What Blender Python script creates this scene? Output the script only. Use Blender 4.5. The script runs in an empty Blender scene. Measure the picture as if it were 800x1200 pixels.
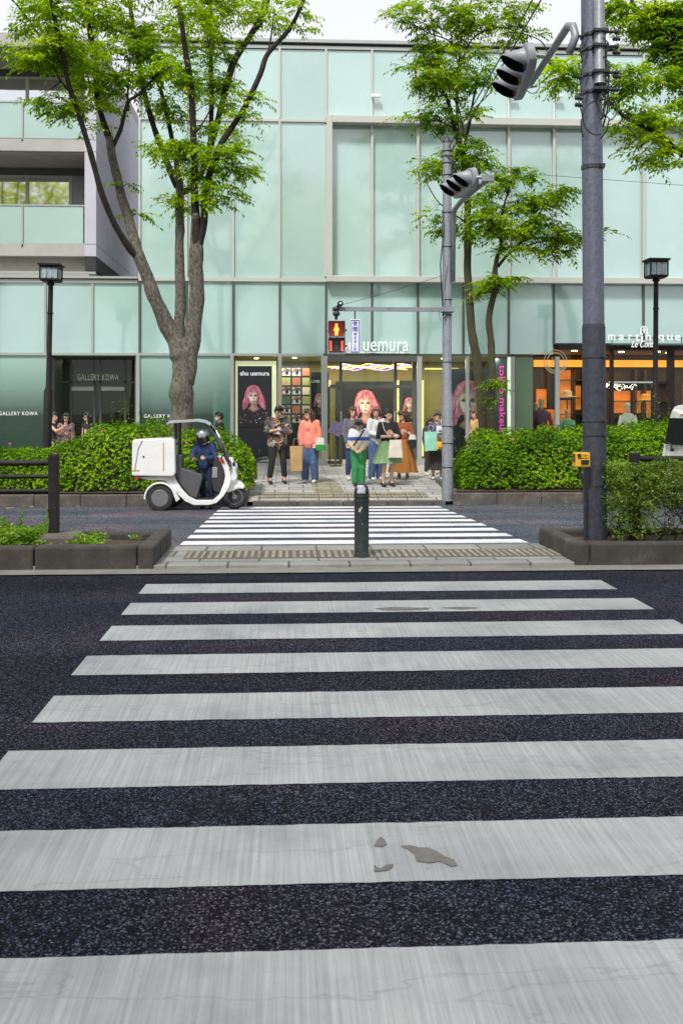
import bpy, bmesh, math, random
import numpy as np
from mathutils import Vector, Matrix, noise
R = math.radians
rnd = random.Random(7)
# ------------------------------------------------------------ camera, sky, sun
F, TH, H = 1172.0, R(3.0), 1.6           # focal length in photo pixels, yaw, eye height
SC = bpy.context.scene
COL = SC.collection
cam = bpy.data.cameras.new('camera'); camo = bpy.data.objects.new('camera', cam); COL.objects.link(camo)
cam.sensor_fit = 'AUTO'; cam.sensor_width = 36; cam.lens = F/1200*36
cam.shift_y = -(600-482)/1200; cam.clip_start = .05; cam.clip_end = 2000
camo.location = (0, 0, H); camo.rotation_euler = (R(90), 0, -TH)
SC.camera = camo
cam.dof.use_dof = True; cam.dof.focus_distance = 18; cam.dof.aperture_fstop = 9
SUN_EL, SUN_AZ = 52, 205                  # sun behind the camera, a little to the left
w = bpy.data.worlds.new('World'); SC.world = w; w.use_nodes = True
nt = w.node_tree; nt.nodes.clear()
sky = nt.nodes.new('ShaderNodeTexSky'); sky.sky_type = 'NISHITA'; sky.sun_disc = False
sky.sun_elevation = R(SUN_EL); sky.sun_rotation = R(SUN_AZ); sky.air_density = 1.0; sky.dust_density = 4.0
hs = nt.nodes.new('ShaderNodeHueSaturation'); hs.inputs['Saturation'].default_value = .22; hs.inputs['Value'].default_value = 1.0
mxs = nt.nodes.new('ShaderNodeMix'); mxs.data_type = 'RGBA'; mxs.inputs[0].default_value = .65
mxs.inputs[7].default_value = (9.6, 9.9, 10.4, 1)      # the even grey of a cloud layer
bg = nt.nodes.new('ShaderNodeBackground'); bg.inputs[1].default_value = .082
wo = nt.nodes.new('ShaderNodeOutputWorld')
nt.links.new(sky.outputs[0], hs.inputs['Color']); nt.links.new(hs.outputs[0], mxs.inputs[6])
nt.links.new(mxs.outputs[2], bg.inputs[0]); nt.links.new(bg.outputs[0], wo.inputs[0])
sl = bpy.data.lights.new('sun', 'SUN'); so = bpy.data.objects.new('sun', sl); COL.objects.link(so)
sl.energy = 2.3; sl.angle = R(9); sl.color = (1, .97, .92)
sv = Vector((math.sin(R(SUN_AZ))*math.cos(R(SUN_EL)), math.cos(R(SUN_AZ))*math.cos(R(SUN_EL)), math.sin(R(SUN_EL))))
so.rotation_euler = sv.to_track_quat('Z', 'Y').to_euler()
SC.view_settings.view_transform = 'Standard'; SC.view_settings.look = 'None'
SC.view_settings.gamma = 1; SC.view_settings.exposure = 0.68; SC.view_settings.use_curve_mapping = False
SC.cycles.max_bounces = 6; SC.cycles.transparent_max_bounces = 12; SC.cycles.use_denoising = True
SC.cycles.sample_clamp_indirect = 4

# ------------------------------------------------------------ measuring: street frame, Y across the road
def ray(px, py=482):
    t = (px-400)/F
    return t*math.cos(TH)+math.sin(TH), math.cos(TH)-t*math.sin(TH), (482-py)/F
def XX(px, Y):
    a, b, c = ray(px); return a/b*Y
def ZZ(py, Y, px=400):
    a, b, c = ray(px, py); return H+c/b*Y
def W(px, py, Y):
    a, b, c = ray(px, py); return Vector((a/b*Y, Y, H+c/b*Y))
Y_MED0, Y_MED1, Y_KERB, Y_FAC = 10.17, 11.66, 20.0, 27.9
SLOPE = .034
def ground_z(Y):
    if Y < Y_MED0: return 0.0
    if Y < Y_MED1: return .05
    if Y < Y_KERB: return -SLOPE*(Y-Y_MED1)
    if Y < 22: return -.20+.20*(Y-Y_KERB)/2
    return min(.1, .1*(Y-22)/5.9)
def on_ground(px, py):
    """the point of the ground seen at a pixel"""
    Y = 15.0
    for i in range(40):
        a, b, c = ray(px, py); Y = (ground_z(Y)-H)/c*b*.5+Y*.5
    return Vector((XX(px, Y), Y, ground_z(Y)))

# ------------------------------------------------------------ mesh helpers
class MB:
    def __init__(s): s.v = []; s.f = []; s.m = []
    def add(s, vs, fs, m=0):
        n = len(s.v); s.v += [Vector(v) for v in vs]
        for f in fs: s.f.append([i+n for i in f]); s.m.append(m)
        return s
    def box(s, a, b, m=0, M=None):
        x0, y0, z0 = a; x1, y1, z1 = b
        vs = [Vector(p) for p in ((x0,y0,z0),(x1,y0,z0),(x1,y1,z0),(x0,y1,z0),(x0,y0,z1),(x1,y0,z1),(x1,y1,z1),(x0,y1,z1))]
        if M: vs = [M @ v for v in vs]
        return s.add(vs, [(0,3,2,1),(4,5,6,7),(0,1,5,4),(1,2,6,5),(2,3,7,6),(3,0,4,7)], m)
    def cbox(s, c, d, m=0, rot=None):
        M = Matrix.Translation(Vector(c))
        if rot: M = M @ rot.to_4x4()
        return s.box((-d[0]/2,-d[1]/2,-d[2]/2), (d[0]/2,d[1]/2,d[2]/2), m, M)
    def tube(s, pts, rad, n=8, m=0, caps=True, flat=1.0):
        pts = [Vector(p) for p in pts]
        if not hasattr(rad, '__len__'): rad = [rad]*len(pts)
        base = len(s.v); prev = None
        for i, p in enumerate(pts):
            d = (pts[min(i+1, len(pts)-1)]-pts[max(i-1, 0)])
            d = d.normalized() if d.length > 1e-9 else Vector((0,0,1))
            if prev is None:
                u = d.orthogonal().normalized()
            else:
                u = prev-d*prev.dot(d)
                u = u.normalized() if u.length > 1e-6 else d.orthogonal().normalized()
            prev = u; v = d.cross(u)
            for k in range(n):
                a = 2*math.pi*k/n
                s.v.append(p+(u*math.cos(a)+v*math.sin(a)*flat)*rad[i])
        for i in range(len(pts)-1):
            for k in range(n):
                a = base+i*n+k; b = base+i*n+(k+1) % n
                s.f.append([a, b, b+n, a+n]); s.m.append(m)
        if caps:
            s.f.append([base+k for k in range(n)][::-1]); s.m.append(m)
            e = base+(len(pts)-1)*n; s.f.append([e+k for k in range(n)]); s.m.append(m)
        return s
    def sphere(s, c, r, seg=14, rings=8, m=0, rot=None):
        if not hasattr(r, '__len__'): r = (r, r, r)
        c = Vector(c); base = len(s.v)
        P = [Vector((0,0,r[2]))]
        for i in range(1, rings):
            th = math.pi*i/rings
            for k in range(seg):
                a = 2*math.pi*k/seg
                P.append(Vector((r[0]*math.sin(th)*math.cos(a), r[1]*math.sin(th)*math.sin(a), r[2]*math.cos(th))))
        P.append(Vector((0,0,-r[2])))
        if rot: P = [rot @ p for p in P]
        s.v += [c+p for p in P]
        for k in range(seg): s.f.append([base, base+1+k, base+1+(k+1) % seg]); s.m.append(m)
        for i in range(rings-2):
            for k in range(seg):
                a = base+1+i*seg+k; b = base+1+i*seg+(k+1) % seg
                s.f.append([a, a+seg, b+seg, b]); s.m.append(m)
        e = len(s.v)-1; o = base+1+(rings-2)*seg
        for k in range(seg): s.f.append([e, o+(k+1) % seg, o+k]); s.m.append(m)
        return s
    def cap(s, p0, r0, p1, r1, seg=10):
        p0 = Vector(p0); p1 = Vector(p1)
        n = max(2, int((p1-p0).length/(.6*min(r0, r1)+1e-4)))
        s.tube([p0, p1], [r0, r1], seg); s.sphere(p0, r0, seg, 6); s.sphere(p1, r1, seg, 6)
        return s
    def lathe(s, prof, c=(0,0,0), n=20, m=0, axis='Z', caps=True):
        c = Vector(c); base = len(s.v)
        for r, z in prof:
            for k in range(n):
                a = 2*math.pi*k/n; x, y = r*math.cos(a), r*math.sin(a)
                p = (x, y, z) if axis == 'Z' else ((z, x, y) if axis == 'X' else (x, z, y))
                s.v.append(c+Vector(p))
        for i in range(len(prof)-1):
            for k in range(n):
                a = base+i*n+k; b = base+i*n+(k+1) % n
                s.f.append([a, b, b+n, a+n]); s.m.append(m)
        if caps:
            s.f.append([base+k for k in range(n)][::-1]); s.m.append(m)
            e = base+(len(prof)-1)*n; s.f.append([e+k for k in range(n)]); s.m.append(m)
        return s
    def prism(s, poly, a, b, axis='Y', m=0):
        """poly in the plane across the axis: (x,z) for Y, (y,z) for X, (x,y) for Z"""
        def P(u, v, t): return {'Y': (u, t, v), 'X': (t, u, v), 'Z': (u, v, t)}[axis]
        n = len(poly)
        s.add([P(u, v, a) for u, v in poly]+[P(u, v, b) for u, v in poly],
              [list(range(n)), list(range(2*n-1, n-1, -1))]+[[i, i+n, (i+1) % n+n, (i+1) % n] for i in range(n)], m)
        return s
    def build(s, name, mats, parent=None, smooth=False, bevel=0, fix=True):
        me = bpy.data.meshes.new(name)
        off = parent.location if (parent is not None and parent.get('_world')) else Vector((0,0,0))
        if parent is not None and parent.parent is not None and parent.get('_off'): off = Vector(parent['_off'])
        me.from_pydata([tuple(v-off) for v in s.v], [], s.f)
        if not isinstance(mats, (list, tuple)): mats = [mats]
        for x in mats: me.materials.append(x)
        me.polygons.foreach_set('material_index', s.m)
        me.validate()
        if fix:
            bm = bmesh.new(); bm.from_mesh(me); bmesh.ops.recalc_face_normals(bm, faces=bm.faces); bm.to_mesh(me); bm.free()
        if smooth:
            me.polygons.foreach_set('use_smooth', [True]*len(me.polygons))
            if smooth != 'all': me.set_sharp_from_angle(angle=R(38))
        o = bpy.data.objects.new(name, me); COL.objects.link(o)
        if parent is not None:
            o.parent = parent; o['_off'] = tuple(off)
        if bevel:
            b = o.modifiers.new('bevel', 'BEVEL'); b.width = bevel; b.segments = 2; b.limit_method = 'ANGLE'
        return o
def tag(o, label=None, cat=None, group=None, kind=None):
    if label: o['label'] = label
    if cat: o['category'] = cat
    if group: o['group'] = group
    if kind: o['kind'] = kind
    return o
def thing(name, label, cat, loc=(0,0,0), rz=0, group=None, world=True):
    o = bpy.data.objects.new(name, None); COL.objects.link(o); o.location = Vector(loc); o.rotation_euler = (0,0,rz)
    o.empty_display_size = .2
    if world: o['_world'] = 1
    return tag(o, label, cat, group)
def struct(o): o['kind'] = 'structure'; return o
def copy_tree(o, parent=None):
    c = o.copy(); COL.objects.link(c)
    if parent is not None: c.parent = parent
    for ch in list(o.children): copy_tree(ch, c)
    return c

# ------------------------------------------------------------ materials
def nodes(name):
    m = bpy.data.materials.new(name); m.use_nodes = True; t = m.node_tree
    return m, t, t.nodes['Principled BSDF'], t.nodes, t.links
def pm(name, col, rough=.6, metal=0, spec=.5, var=.12, scale=6, bump=.0, bscale=60, coat=0, dirt=None, stretch=(1,1,1)):
    """principled colour with uneven tone, small relief and optional dirt"""
    m, t, p, N, L = nodes(name)
    g = N.new('ShaderNodeNewGeometry'); mp = N.new('ShaderNodeMapping'); mp.inputs['Scale'].default_value = stretch
    tc = N.new('ShaderNodeTexCoord'); L.new(tc.outputs['Object'], mp.inputs[0])
    n = N.new('ShaderNodeTexNoise'); n.inputs['Scale'].default_value = scale; n.inputs['Detail'].default_value = 6; n.inputs['Roughness'].default_value = .65
    L.new(mp.outputs[0], n.inputs['Vector'])
    cr = N.new('ShaderNodeValToRGB'); cr.color_ramp.elements[0].position = .3; cr.color_ramp.elements[1].position = .7
    cr.color_ramp.elements[0].color = tuple(c*(1-var) for c in col)+(1,); cr.color_ramp.elements[1].color = tuple(min(1, c*(1+var)) for c in col)+(1,)
    L.new(n.outputs[0], cr.inputs[0]); out = cr.outputs[0]
    if dirt:
        dc, amt, ds = dirt
        n2 = N.new('ShaderNodeTexNoise'); n2.inputs['Scale'].default_value = ds; n2.inputs['Detail'].default_value = 8; n2.inputs['Roughness'].default_value = .7
        L.new(mp.outputs[0], n2.inputs['Vector'])
        c2 = N.new('ShaderNodeValToRGB'); c2.color_ramp.elements[0].position = .55-.2*amt; c2.color_ramp.elements[1].position = .8
        c2.color_ramp.elements[1].color = (amt, amt, amt, 1); L.new(n2.outputs[0], c2.inputs[0])
        mx = N.new('ShaderNodeMix'); mx.data_type = 'RGBA'; L.new(c2.outputs[0], mx.inputs[0]); L.new(out, mx.inputs[6]); mx.inputs[7].default_value = tuple(dc)+(1,)
        out = mx.outputs[2]
    L.new(out, p.inputs['Base Color'])
    p.inputs['Roughness'].default_value = rough; p.inputs['Metallic'].default_value = metal; p.inputs['Specular IOR Level'].default_value = spec
    if 'teal' in name:
        oi = N.new('ShaderNodeObjectInfo'); mrr = N.new('ShaderNodeMapRange'); mrr.inputs[3].default_value = .88; mrr.inputs[4].default_value = 1.06; L.new(oi.outputs['Random'], mrr.inputs[0])
        hv = N.new('ShaderNodeHueSaturation'); L.new(mrr.outputs[0], hv.inputs['Value']); L.new(out, hv.inputs['Color']); L.new(hv.outputs[0], p.inputs['Base Color']); p.inputs['Coat IOR'].default_value = 2.0
    if coat: p.inputs['Coat Weight'].default_value = coat; p.inputs['Coat Roughness'].default_value = .06
    if bump:
        b = N.new('ShaderNodeBump'); b.inputs['Strength'].default_value = bump; b.inputs['Distance'].default_value = .01
        n3 = N.new('ShaderNodeTexNoise'); n3.inputs['Scale'].default_value = bscale; n3.inputs['Detail'].default_value = 5
        L.new(mp.outputs[0], n3.inputs['Vector']); L.new(n3.outputs[0], b.inputs['Height']); L.new(b.outputs[0], p.inputs['Normal'])
    return m
def em(name, col, s=1.0, var=.1, scale=8):
    m, t, p, N, L = nodes(name)
    tc = N.new('ShaderNodeTexCoord'); n = N.new('ShaderNodeTexNoise'); n.inputs['Scale'].default_value = scale; L.new(tc.outputs['Object'], n.inputs['Vector'])
    cr = N.new('ShaderNodeValToRGB'); cr.color_ramp.elements[0].position = .3; cr.color_ramp.elements[1].position = .7
    cr.color_ramp.elements[0].color = tuple(c*(1-var) for c in col)+(1,); cr.color_ramp.elements[1].color = tuple(col)+(1,)
    L.new(n.outputs[0], cr.inputs[0]); L.new(cr.outputs[0], p.inputs['Emission Color']); L.new(cr.outputs[0], p.inputs['Base Color'])
    p.inputs['Emission Strength'].default_value = s
    return m
def leafmat(name, cols, rough=.45, trans=.35, nscale=1.2):
    """leaves: each leaf its own tone, larger patches of tone over the crown, light coming through"""
    m, t, p, N, L = nodes(name)
    g = N.new('ShaderNodeNewGeometry'); n = N.new('ShaderNodeTexNoise'); n.inputs['Scale'].default_value = nscale; n.inputs['Detail'].default_value = 3
    L.new(g.outputs['Position'], n.inputs['Vector'])
    a = N.new('ShaderNodeMath'); a.operation = 'MULTIPLY_ADD'; L.new(g.outputs['Random Per Island'], a.inputs[0]); a.inputs[1].default_value = .55; 
    s = N.new('ShaderNodeMath'); s.operation = 'MULTIPLY_ADD'; L.new(n.outputs[0], s.inputs[0]); s.inputs[1].default_value = 1.2; s.inputs[2].default_value = -.26
    L.new(s.outputs[0], a.inputs[2])
    cr = N.new('ShaderNodeValToRGB'); e = cr.color_ramp.elements
    while len(e) < len(cols): e.new(.5)
    for i, c in enumerate(cols): e[i].position = i/(len(cols)-1); e[i].color = tuple(c)+(1,)
    L.new(a.outputs[0], cr.inputs[0]); L.new(cr.outputs[0], p.inputs['Base Color'])
    p.inputs['Roughness'].default_value = .6; p.inputs['Specular IOR Level'].default_value = .15
    tr = N.new('ShaderNodeBsdfTranslucent'); hs = N.new('ShaderNodeHueSaturation'); hs.inputs['Saturation'].default_value = 1.1; hs.inputs['Value'].default_value = 1.7
    L.new(cr.outputs[0], hs.inputs['Color']); L.new(hs.outputs[0], tr.inputs['Color'])
    mx = N.new('ShaderNodeMixShader'); mx.inputs[0].default_value = trans
    L.new(p.outputs[0], mx.inputs[1]); L.new(tr.outputs[0], mx.inputs[2]); L.new(mx.outputs[0], N['Material Output'].inputs[0])
    return m
def glassmat(name, tint=(.88,.95,.92), refl=.22, rough=0.0):
    m, t, p, N, L = nodes(name)
    N.remove(p)
    tc = N.new('ShaderNodeTexCoord'); nz = N.new('ShaderNodeTexNoise'); nz.inputs['Scale'].default_value = .7; L.new(tc.outputs['Object'], nz.inputs['Vector'])
    b = N.new('ShaderNodeBump'); b.inputs['Strength'].default_value = .04; b.inputs['Distance'].default_value = .05; L.new(nz.outputs[0], b.inputs['Height'])
    tr = N.new('ShaderNodeBsdfTransparent'); tr.inputs[0].default_value = tint+(1,)
    gl = N.new('ShaderNodeBsdfGlossy'); gl.inputs['Roughness'].default_value = rough; L.new(b.outputs[0], gl.inputs['Normal'])
    fr = N.new('ShaderNodeFresnel'); fr.inputs[0].default_value = 1.5
    ml = N.new('ShaderNodeMath'); ml.operation = 'MULTIPLY'; ml.use_clamp = True; ml.inputs[1].default_value = refl*1.8; L.new(fr.outputs[0], ml.inputs[0])
    mx = N.new('ShaderNodeMixShader'); L.new(ml.outputs[0], mx.inputs[0]); L.new(tr.outputs[0], mx.inputs[1]); L.new(gl.outputs[0], mx.inputs[2])
    L.new(mx.outputs[0], N['Material Output'].inputs[0])
    return m

def ground_material(name, kind):
    m, t, p, N, L = nodes(name)
    g = N.new('ShaderNodeNewGeometry'); P = g.outputs['Position']
    def nz(scale, det=4, rough=.6, st=None):
        n = N.new('ShaderNodeTexNoise'); n.inputs['Scale'].default_value = scale; n.inputs['Detail'].default_value = det; n.inputs['Roughness'].default_value = rough
        if st:
            mp = N.new('ShaderNodeMapping'); mp.inputs['Scale'].default_value = st; L.new(P, mp.inputs[0]); L.new(mp.outputs[0], n.inputs['Vector'])
        else: L.new(P, n.inputs['Vector'])
        return n.outputs[0]
    def ramp(src, stops):
        cr = N.new('ShaderNodeValToRGB'); e = cr.color_ramp.elements
        while len(e) < len(stops): e.new(.5)
        for i, (q, c) in enumerate(stops):
            e[i].position = q; e[i].color = (c if hasattr(c, '__len__') else (c,c,c))+(1,)
        L.new(src, cr.inputs[0]); return cr.outputs[0]
    def mix(f, a, b, mode='MIX'):
        x = N.new('ShaderNodeMix'); x.data_type = 'RGBA'; x.blend_type = mode
        for i, v in ((0, f), (6, a), (7, b)):
            if hasattr(v, 'is_linked') or hasattr(v, 'links'): L.new(v, x.inputs[i])
            else: x.inputs[i].default_value = v if i == 0 else tuple(v)+(1,)
        return x.outputs[2]
    def bump(src, s, d):
        b = N.new('ShaderNodeBump'); b.inputs['Strength'].default_value = s; b.inputs['Distance'].default_value = d; L.new(src, b.inputs['Height']); L.new(b.outputs[0], p.inputs['Normal'])
    if kind in ('asphalt', 'asphalt_far'):
        v = N.new('ShaderNodeTexVoronoi'); v.inputs['Scale'].default_value = 150; L.new(P, v.inputs['Vector'])
        hv = N.new('ShaderNodeSeparateColor'); L.new(v.outputs['Color'], hv.inputs[0])
        k = .62 if kind == 'asphalt' else 3.0; wb = 1.0 if kind == 'asphalt' else .80  # darker near copy, lighter far copy: brightness put into the colour
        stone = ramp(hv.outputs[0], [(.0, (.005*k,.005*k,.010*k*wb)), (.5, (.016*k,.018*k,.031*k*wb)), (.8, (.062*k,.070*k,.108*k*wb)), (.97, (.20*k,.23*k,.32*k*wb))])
        dark = ramp(v.outputs['Distance'], [(.25, 1.0), (.62, .35)])
        c = mix(1.0, stone, dark, 'MULTIPLY')
        patch = ramp(nz(.55, 5, .65), [(.33, (.70,.80,.95)), (.5, (1,1,1)), (.62, (1.5,1.02,1.08))])
        c = mix(1.0, c, patch, 'MULTIPLY')
        seam = ramp(nz(1, 4, .5, (.55, .35, 1)), [(.490, 0.0), (.4955, .55)])
        seam2 = ramp(nz(1, 4, .5, (.55, .35, 1)), [(.4955, 1.0), (.501, 0.0)])
        c = mix(mix(1.0, seam, seam2, 'MULTIPLY'), c, (.005,.005,.007))
        # oil and rubber tracks, a darker worn strip and tar seams
        tracks = ramp(nz(.9, 3, .5, (.08, 1.0, 1)), [(.32, .5), (.6, 1.1)])
        c = mix(.8, c, tracks, 'MULTIPLY')
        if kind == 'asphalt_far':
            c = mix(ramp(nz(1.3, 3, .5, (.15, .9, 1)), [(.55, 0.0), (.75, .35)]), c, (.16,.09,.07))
        L.new(c, p.inputs['Base Color']); p.inputs['Roughness'].default_value = .9; p.inputs['Specular IOR Level'].default_value = .08
        bump(v.outputs['Distance'], .55, -.004)
    elif kind == 'paint':
        fine = ramp(nz(1, 6, .68, (70, 1.2, 1)), [(.3, (.20,.21,.218)), (.7, (.335,.345,.355))])
        big = ramp(nz(1.1, 5, .65), [(.28, (.62,.63,.66)), (.5, (.92,.92,.92)), (.7, (1.08,1.08,1.06))])
        c = mix(1.0, fine, big, 'MULTIPLY')
        tyre = ramp(nz(1, 4, .6, (.25, 9, 1)), [(.56, 0.0), (.70, .42)])
        c = mix(tyre, c, (.24,.25,.26))
        crk = ramp(nz(1, 6, .55, (.5, 2.2, 1)), [(.494, 0.0), (.5, .45)])
        crk2 = ramp(nz(1, 6, .55, (.5, 2.2, 1)), [(.5, 1.0), (.506, 0.0)])
        c = mix(mix(1.0, crk, crk2, 'MULTIPLY'), c, (.13,.13,.14))
        spots = ramp(nz(22, 5, .75), [(.635, 0.0), (.70, .65)])
        c = mix(spots, c, (.2,.2,.21))
        wear = ramp(nz(7, 9, .8), [(.63, 0.0), (.665, .85)])
        zone = ramp(nz(.8, 3, .5), [(.45, 0.0), (.6, 1.0)])
        c = mix(mix(1.0, wear, zone, 'MULTIPLY'), c, (.07,.07,.075))
        L.new(c, p.inputs['Base Color']); p.inputs['Roughness'].default_value = .55
        bump(nz(140, 3), .25, .003)
    elif kind in ('pavers', 'median'):
        mp = N.new('ShaderNodeMapping'); L.new(P, mp.inputs[0])
        br = N.new('ShaderNodeTexBrick'); L.new(mp.outputs[0], br.inputs['Vector'])
        br.inputs['Scale'].default_value = 1.0; br.inputs['Brick Width'].default_value = .60 if kind == 'pavers' else .62; br.inputs['Row Height'].default_value = .30 if kind == 'pavers' else .40
        br.inputs['Mortar Size'].default_value = .012; br.inputs['Mortar Smooth'].default_value = .1; br.inputs['Bias'].default_value = 0
        br.inputs['Color1'].default_value = ((.47,.45,.41,1) if kind == 'pavers' else (.27,.27,.255,1)); br.inputs['Color2'].default_value = ((.33,.33,.33,1) if kind == 'pavers' else (.20,.20,.195,1)); br.inputs['Mortar'].default_value = (.07,.065,.06,1)
        c = mix(1.0, br.outputs[0], ramp(nz(1.7, 6, .7), [(.3, (.72,.7,.68)), (.7, (1.05,1.05,1.05))]), 'MULTIPLY')
        c = mix(1.0, c, ramp(nz(60, 3), [(.35, (.85,.85,.85)), (.65, (1.08,1.08,1.08))]), 'MULTIPLY')
        L.new(c, p.inputs['Base Color']); p.inputs['Roughness'].default_value = .75
        bump(br.outputs['Fac'], .4, -.004)
    elif kind == 'tactile':
        c = ramp(nz(5, 6, .75), [(.3, (.16,.14,.10)), (.55, (.27,.245,.17)), (.75, (.34,.32,.25))])
        mp = N.new('ShaderNodeMapping'); L.new(P, mp.inputs[0])
        br = N.new('ShaderNodeTexBrick'); L.new(mp.outputs[0], br.inputs['Vector']); br.offset = 0
        br.inputs['Scale'].default_value = 1.0; br.inputs['Brick Width'].default_value = .3; br.inputs['Row Height'].default_value = .3; br.inputs['Mortar Size'].default_value = .006
        br.inputs['Color1'].default_value = (1,1,1,1); br.inputs['Color2'].default_value = (.8,.8,.82,1); br.inputs['Mortar'].default_value = (.25,.25,.25,1)
        c = mix(1.0, c, br.outputs[0], 'MULTIPLY'); L.new(c, p.inputs['Base Color']); p.inputs['Roughness'].default_value = .8
    elif kind in ('kerb', 'kerb_dark'):
        kd = .85 if kind == 'kerb' else .34
        c = ramp(nz(3, 7, .75), [(.3, (.06*kd,.052*kd,.045*kd)), (.55, (.12*kd,.105*kd,.09*kd)), (.72, (.24*kd,.215*kd,.18*kd))])
        c = mix(1.0, c, ramp(nz(90, 3), [(.35, (.75,.75,.75)), (.65, (1.2,1.2,1.2))]), 'MULTIPLY')
        c = mix(ramp(nz(2.2, 6, .7), [(.6, 0.0), (.74, .5)]), c, (.06,.08,.03))
        L.new(c, p.inputs['Base Color']); p.inputs['Roughness'].default_value = .85; bump(nz(70, 5, .7), .5, .006)
    elif kind == 'gutter':
        c = ramp(nz(2.2, 7, .7), [(.3, (.11,.108,.095)), (.7, (.21,.205,.185))])
        c = mix(1.0, c, ramp(nz(110, 3), [(.35, (.8,.8,.8)), (.65, (1.15,1.15,1.15))]), 'MULTIPLY')
        L.new(c, p.inputs['Base Color']); p.inputs['Roughness'].default_value = .85; bump(nz(80, 4), .3, .004)
    elif kind == 'soil':
        c = ramp(nz(14, 8, .8), [(.3, (.03,.02,.013)), (.6, (.085,.055,.033)), (.8, (.17,.12,.07))])
        L.new(c, p.inputs['Base Color']); p.inputs['Roughness'].default_value = .95; bump(nz(30, 6, .8), 1, .03)
    return m
M = {}
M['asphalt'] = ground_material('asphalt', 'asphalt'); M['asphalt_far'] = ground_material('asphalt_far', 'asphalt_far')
for k in ('kerb_dark','paint','pavers','median','tactile','kerb','gutter','soil'): M[k] = ground_material(k, k)
M['steel'] = pm('galvanised_steel', (.12,.13,.17), .5, .45, .5, .30, 28, .15, 90, dirt=((.10,.09,.09), .35, 5))
M['steel_light'] = pm('pale_galvanised_steel', (.24,.255,.28), .5, .3, .5, .22, 24, .1, 90, dirt=((.12,.11,.10), .4, 5))
M['steel_low'] = pm('grey_painted_steel', (.034,.038,.052), .6, .1, .3, .35, 18, .12, 60, dirt=((.07,.075,.09), .5, 14))
M['clamp'] = pm('dark_clamp_metal', (.05,.05,.06), .5, .5, .5, .25, 30)
M['cable'] = pm('black_cable', (.015,.015,.02), .5)
M['bronze'] = pm('dark_bronze_paint', (.014,.011,.012), .6, .05, .25, .3, 12, .1, 60, dirt=((.045,.035,.03), .4, 8))
M['bollard'] = pm('dark_green_black_paint', (.012,.018,.018), .4, .05, .4, .3, 10, .1, 60, dirt=((.09,.09,.08), .35, 16))
M['white_paint'] = pm('white_vehicle_paint', (.72,.72,.71), .28, 0, .5, .03, 4, coat=.5, dirt=((.45,.43,.4), .3, 3))
M['white'] = pm('white_enamel', (.80,.80,.80), .45, var=.03)
M['frosted'] = None
M['teal'] = pm('frosted_teal_glass', (.40,.57,.54), .2, 0, .7, .07, .35, coat=1, dirt=((.48,.63,.60), .5, .6))
M['teal_low'] = pm('lower_frosted_teal_glass', (.35,.53,.49), .18, 0, .6, .08, .4, coat=1)
M['cream_metal'] = pm('cream_aluminium', (.50,.50,.46), .5, .1, .5, .05, 2, dirt=((.33,.31,.26), .35, 2))
M['silver_metal'] = pm('silver_aluminium', (.38,.40,.38), .42, .3, .5, .06, 2, dirt=((.25,.25,.23), .3, 2))
M['dark_metal'] = pm('dark_grey_aluminium', (.10,.105,.10), .42, .3, .5, .1, 3)
M['black_metal'] = pm('black_frame_metal', (.02,.02,.02), .4, .2)
M['concrete'] = pm('pale_concrete', (.40,.39,.36), .8, var=.1, scale=1.5, bump=.2, bscale=25, dirt=((.26,.25,.23), .5, 1.2))
M['concrete_white'] = pm('pale_lilac_cladding', (.47,.47,.52), .6, var=.05, scale=1, dirt=((.36,.36,.39), .3, .8))
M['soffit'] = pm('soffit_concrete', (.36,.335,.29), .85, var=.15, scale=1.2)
M['joint'] = pm('dark_joint', (.03,.03,.035), .8)
M['shop_glass'] = glassmat('shop_glass'); M['lamp_glass'] = glassmat('lamp_glass', (.8,.86,.92), 1.4, .1)
# ------------------------------------------------------------ the ground
def sheet(name, x0, x1, ys, zf, mat, nx=1):
    m = MB(); n = len(ys)
    xs = [x0+(x1-x0)*i/nx for i in range(nx+1)]
    vs = [(x, y, zf(y)) for y in ys for x in xs]
    fs = [(j*(nx+1)+i, j*(nx+1)+i+1, (j+1)*(nx+1)+i+1, (j+1)*(nx+1)+i) for j in range(n-1) for i in range(nx)]
    m.add(vs, fs); return struct(m.build(name, mat))
gm = pm('ground_earth', (.10,.10,.10), .9)
sheet('ground', -600, 600, [-600, 600], lambda y: -.6, gm)
sheet('near_road', -60, 60, [-9, 9.86], lambda y: 0, M['asphalt'])
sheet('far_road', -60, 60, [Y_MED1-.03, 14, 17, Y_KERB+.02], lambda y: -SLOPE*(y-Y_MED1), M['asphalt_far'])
sheet('gutter', -60, 60, [9.86, Y_MED0+.02], lambda y: .012, M['gutter'])
CX0, CX1 = -1.315, 2.94
struct(MB().box((-9, Y_MED0+.012, -.2), (9, Y_MED1, .045)).build('median_pavement', M['median'], bevel=.008))
mk = MB(); mk.box((CX0+.2, Y_MED0+.42, .0449), (CX1+.1, Y_MED0+.98, .0495), 1)
x = CX0+.23
while x < CX1+.05:
    for q_ in (0, .26): mk.box((x, Y_MED0+.45+q_, .049), (x+.036, Y_MED0+.69+q_, .0555))
    x += .075
GAP = pm('tactile_gap', (.085,.08,.07), .9, var=.3, scale=9)
struct(mk.build('median_tactile_paving', [M['tactile'], GAP]))
ysw = [Y_KERB, Y_KERB+.16, 21, 22, 24, 26, 28.4, 33]
sheet('sidewalk', -60, 60, ysw, ground_z, M['pavers'])
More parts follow.
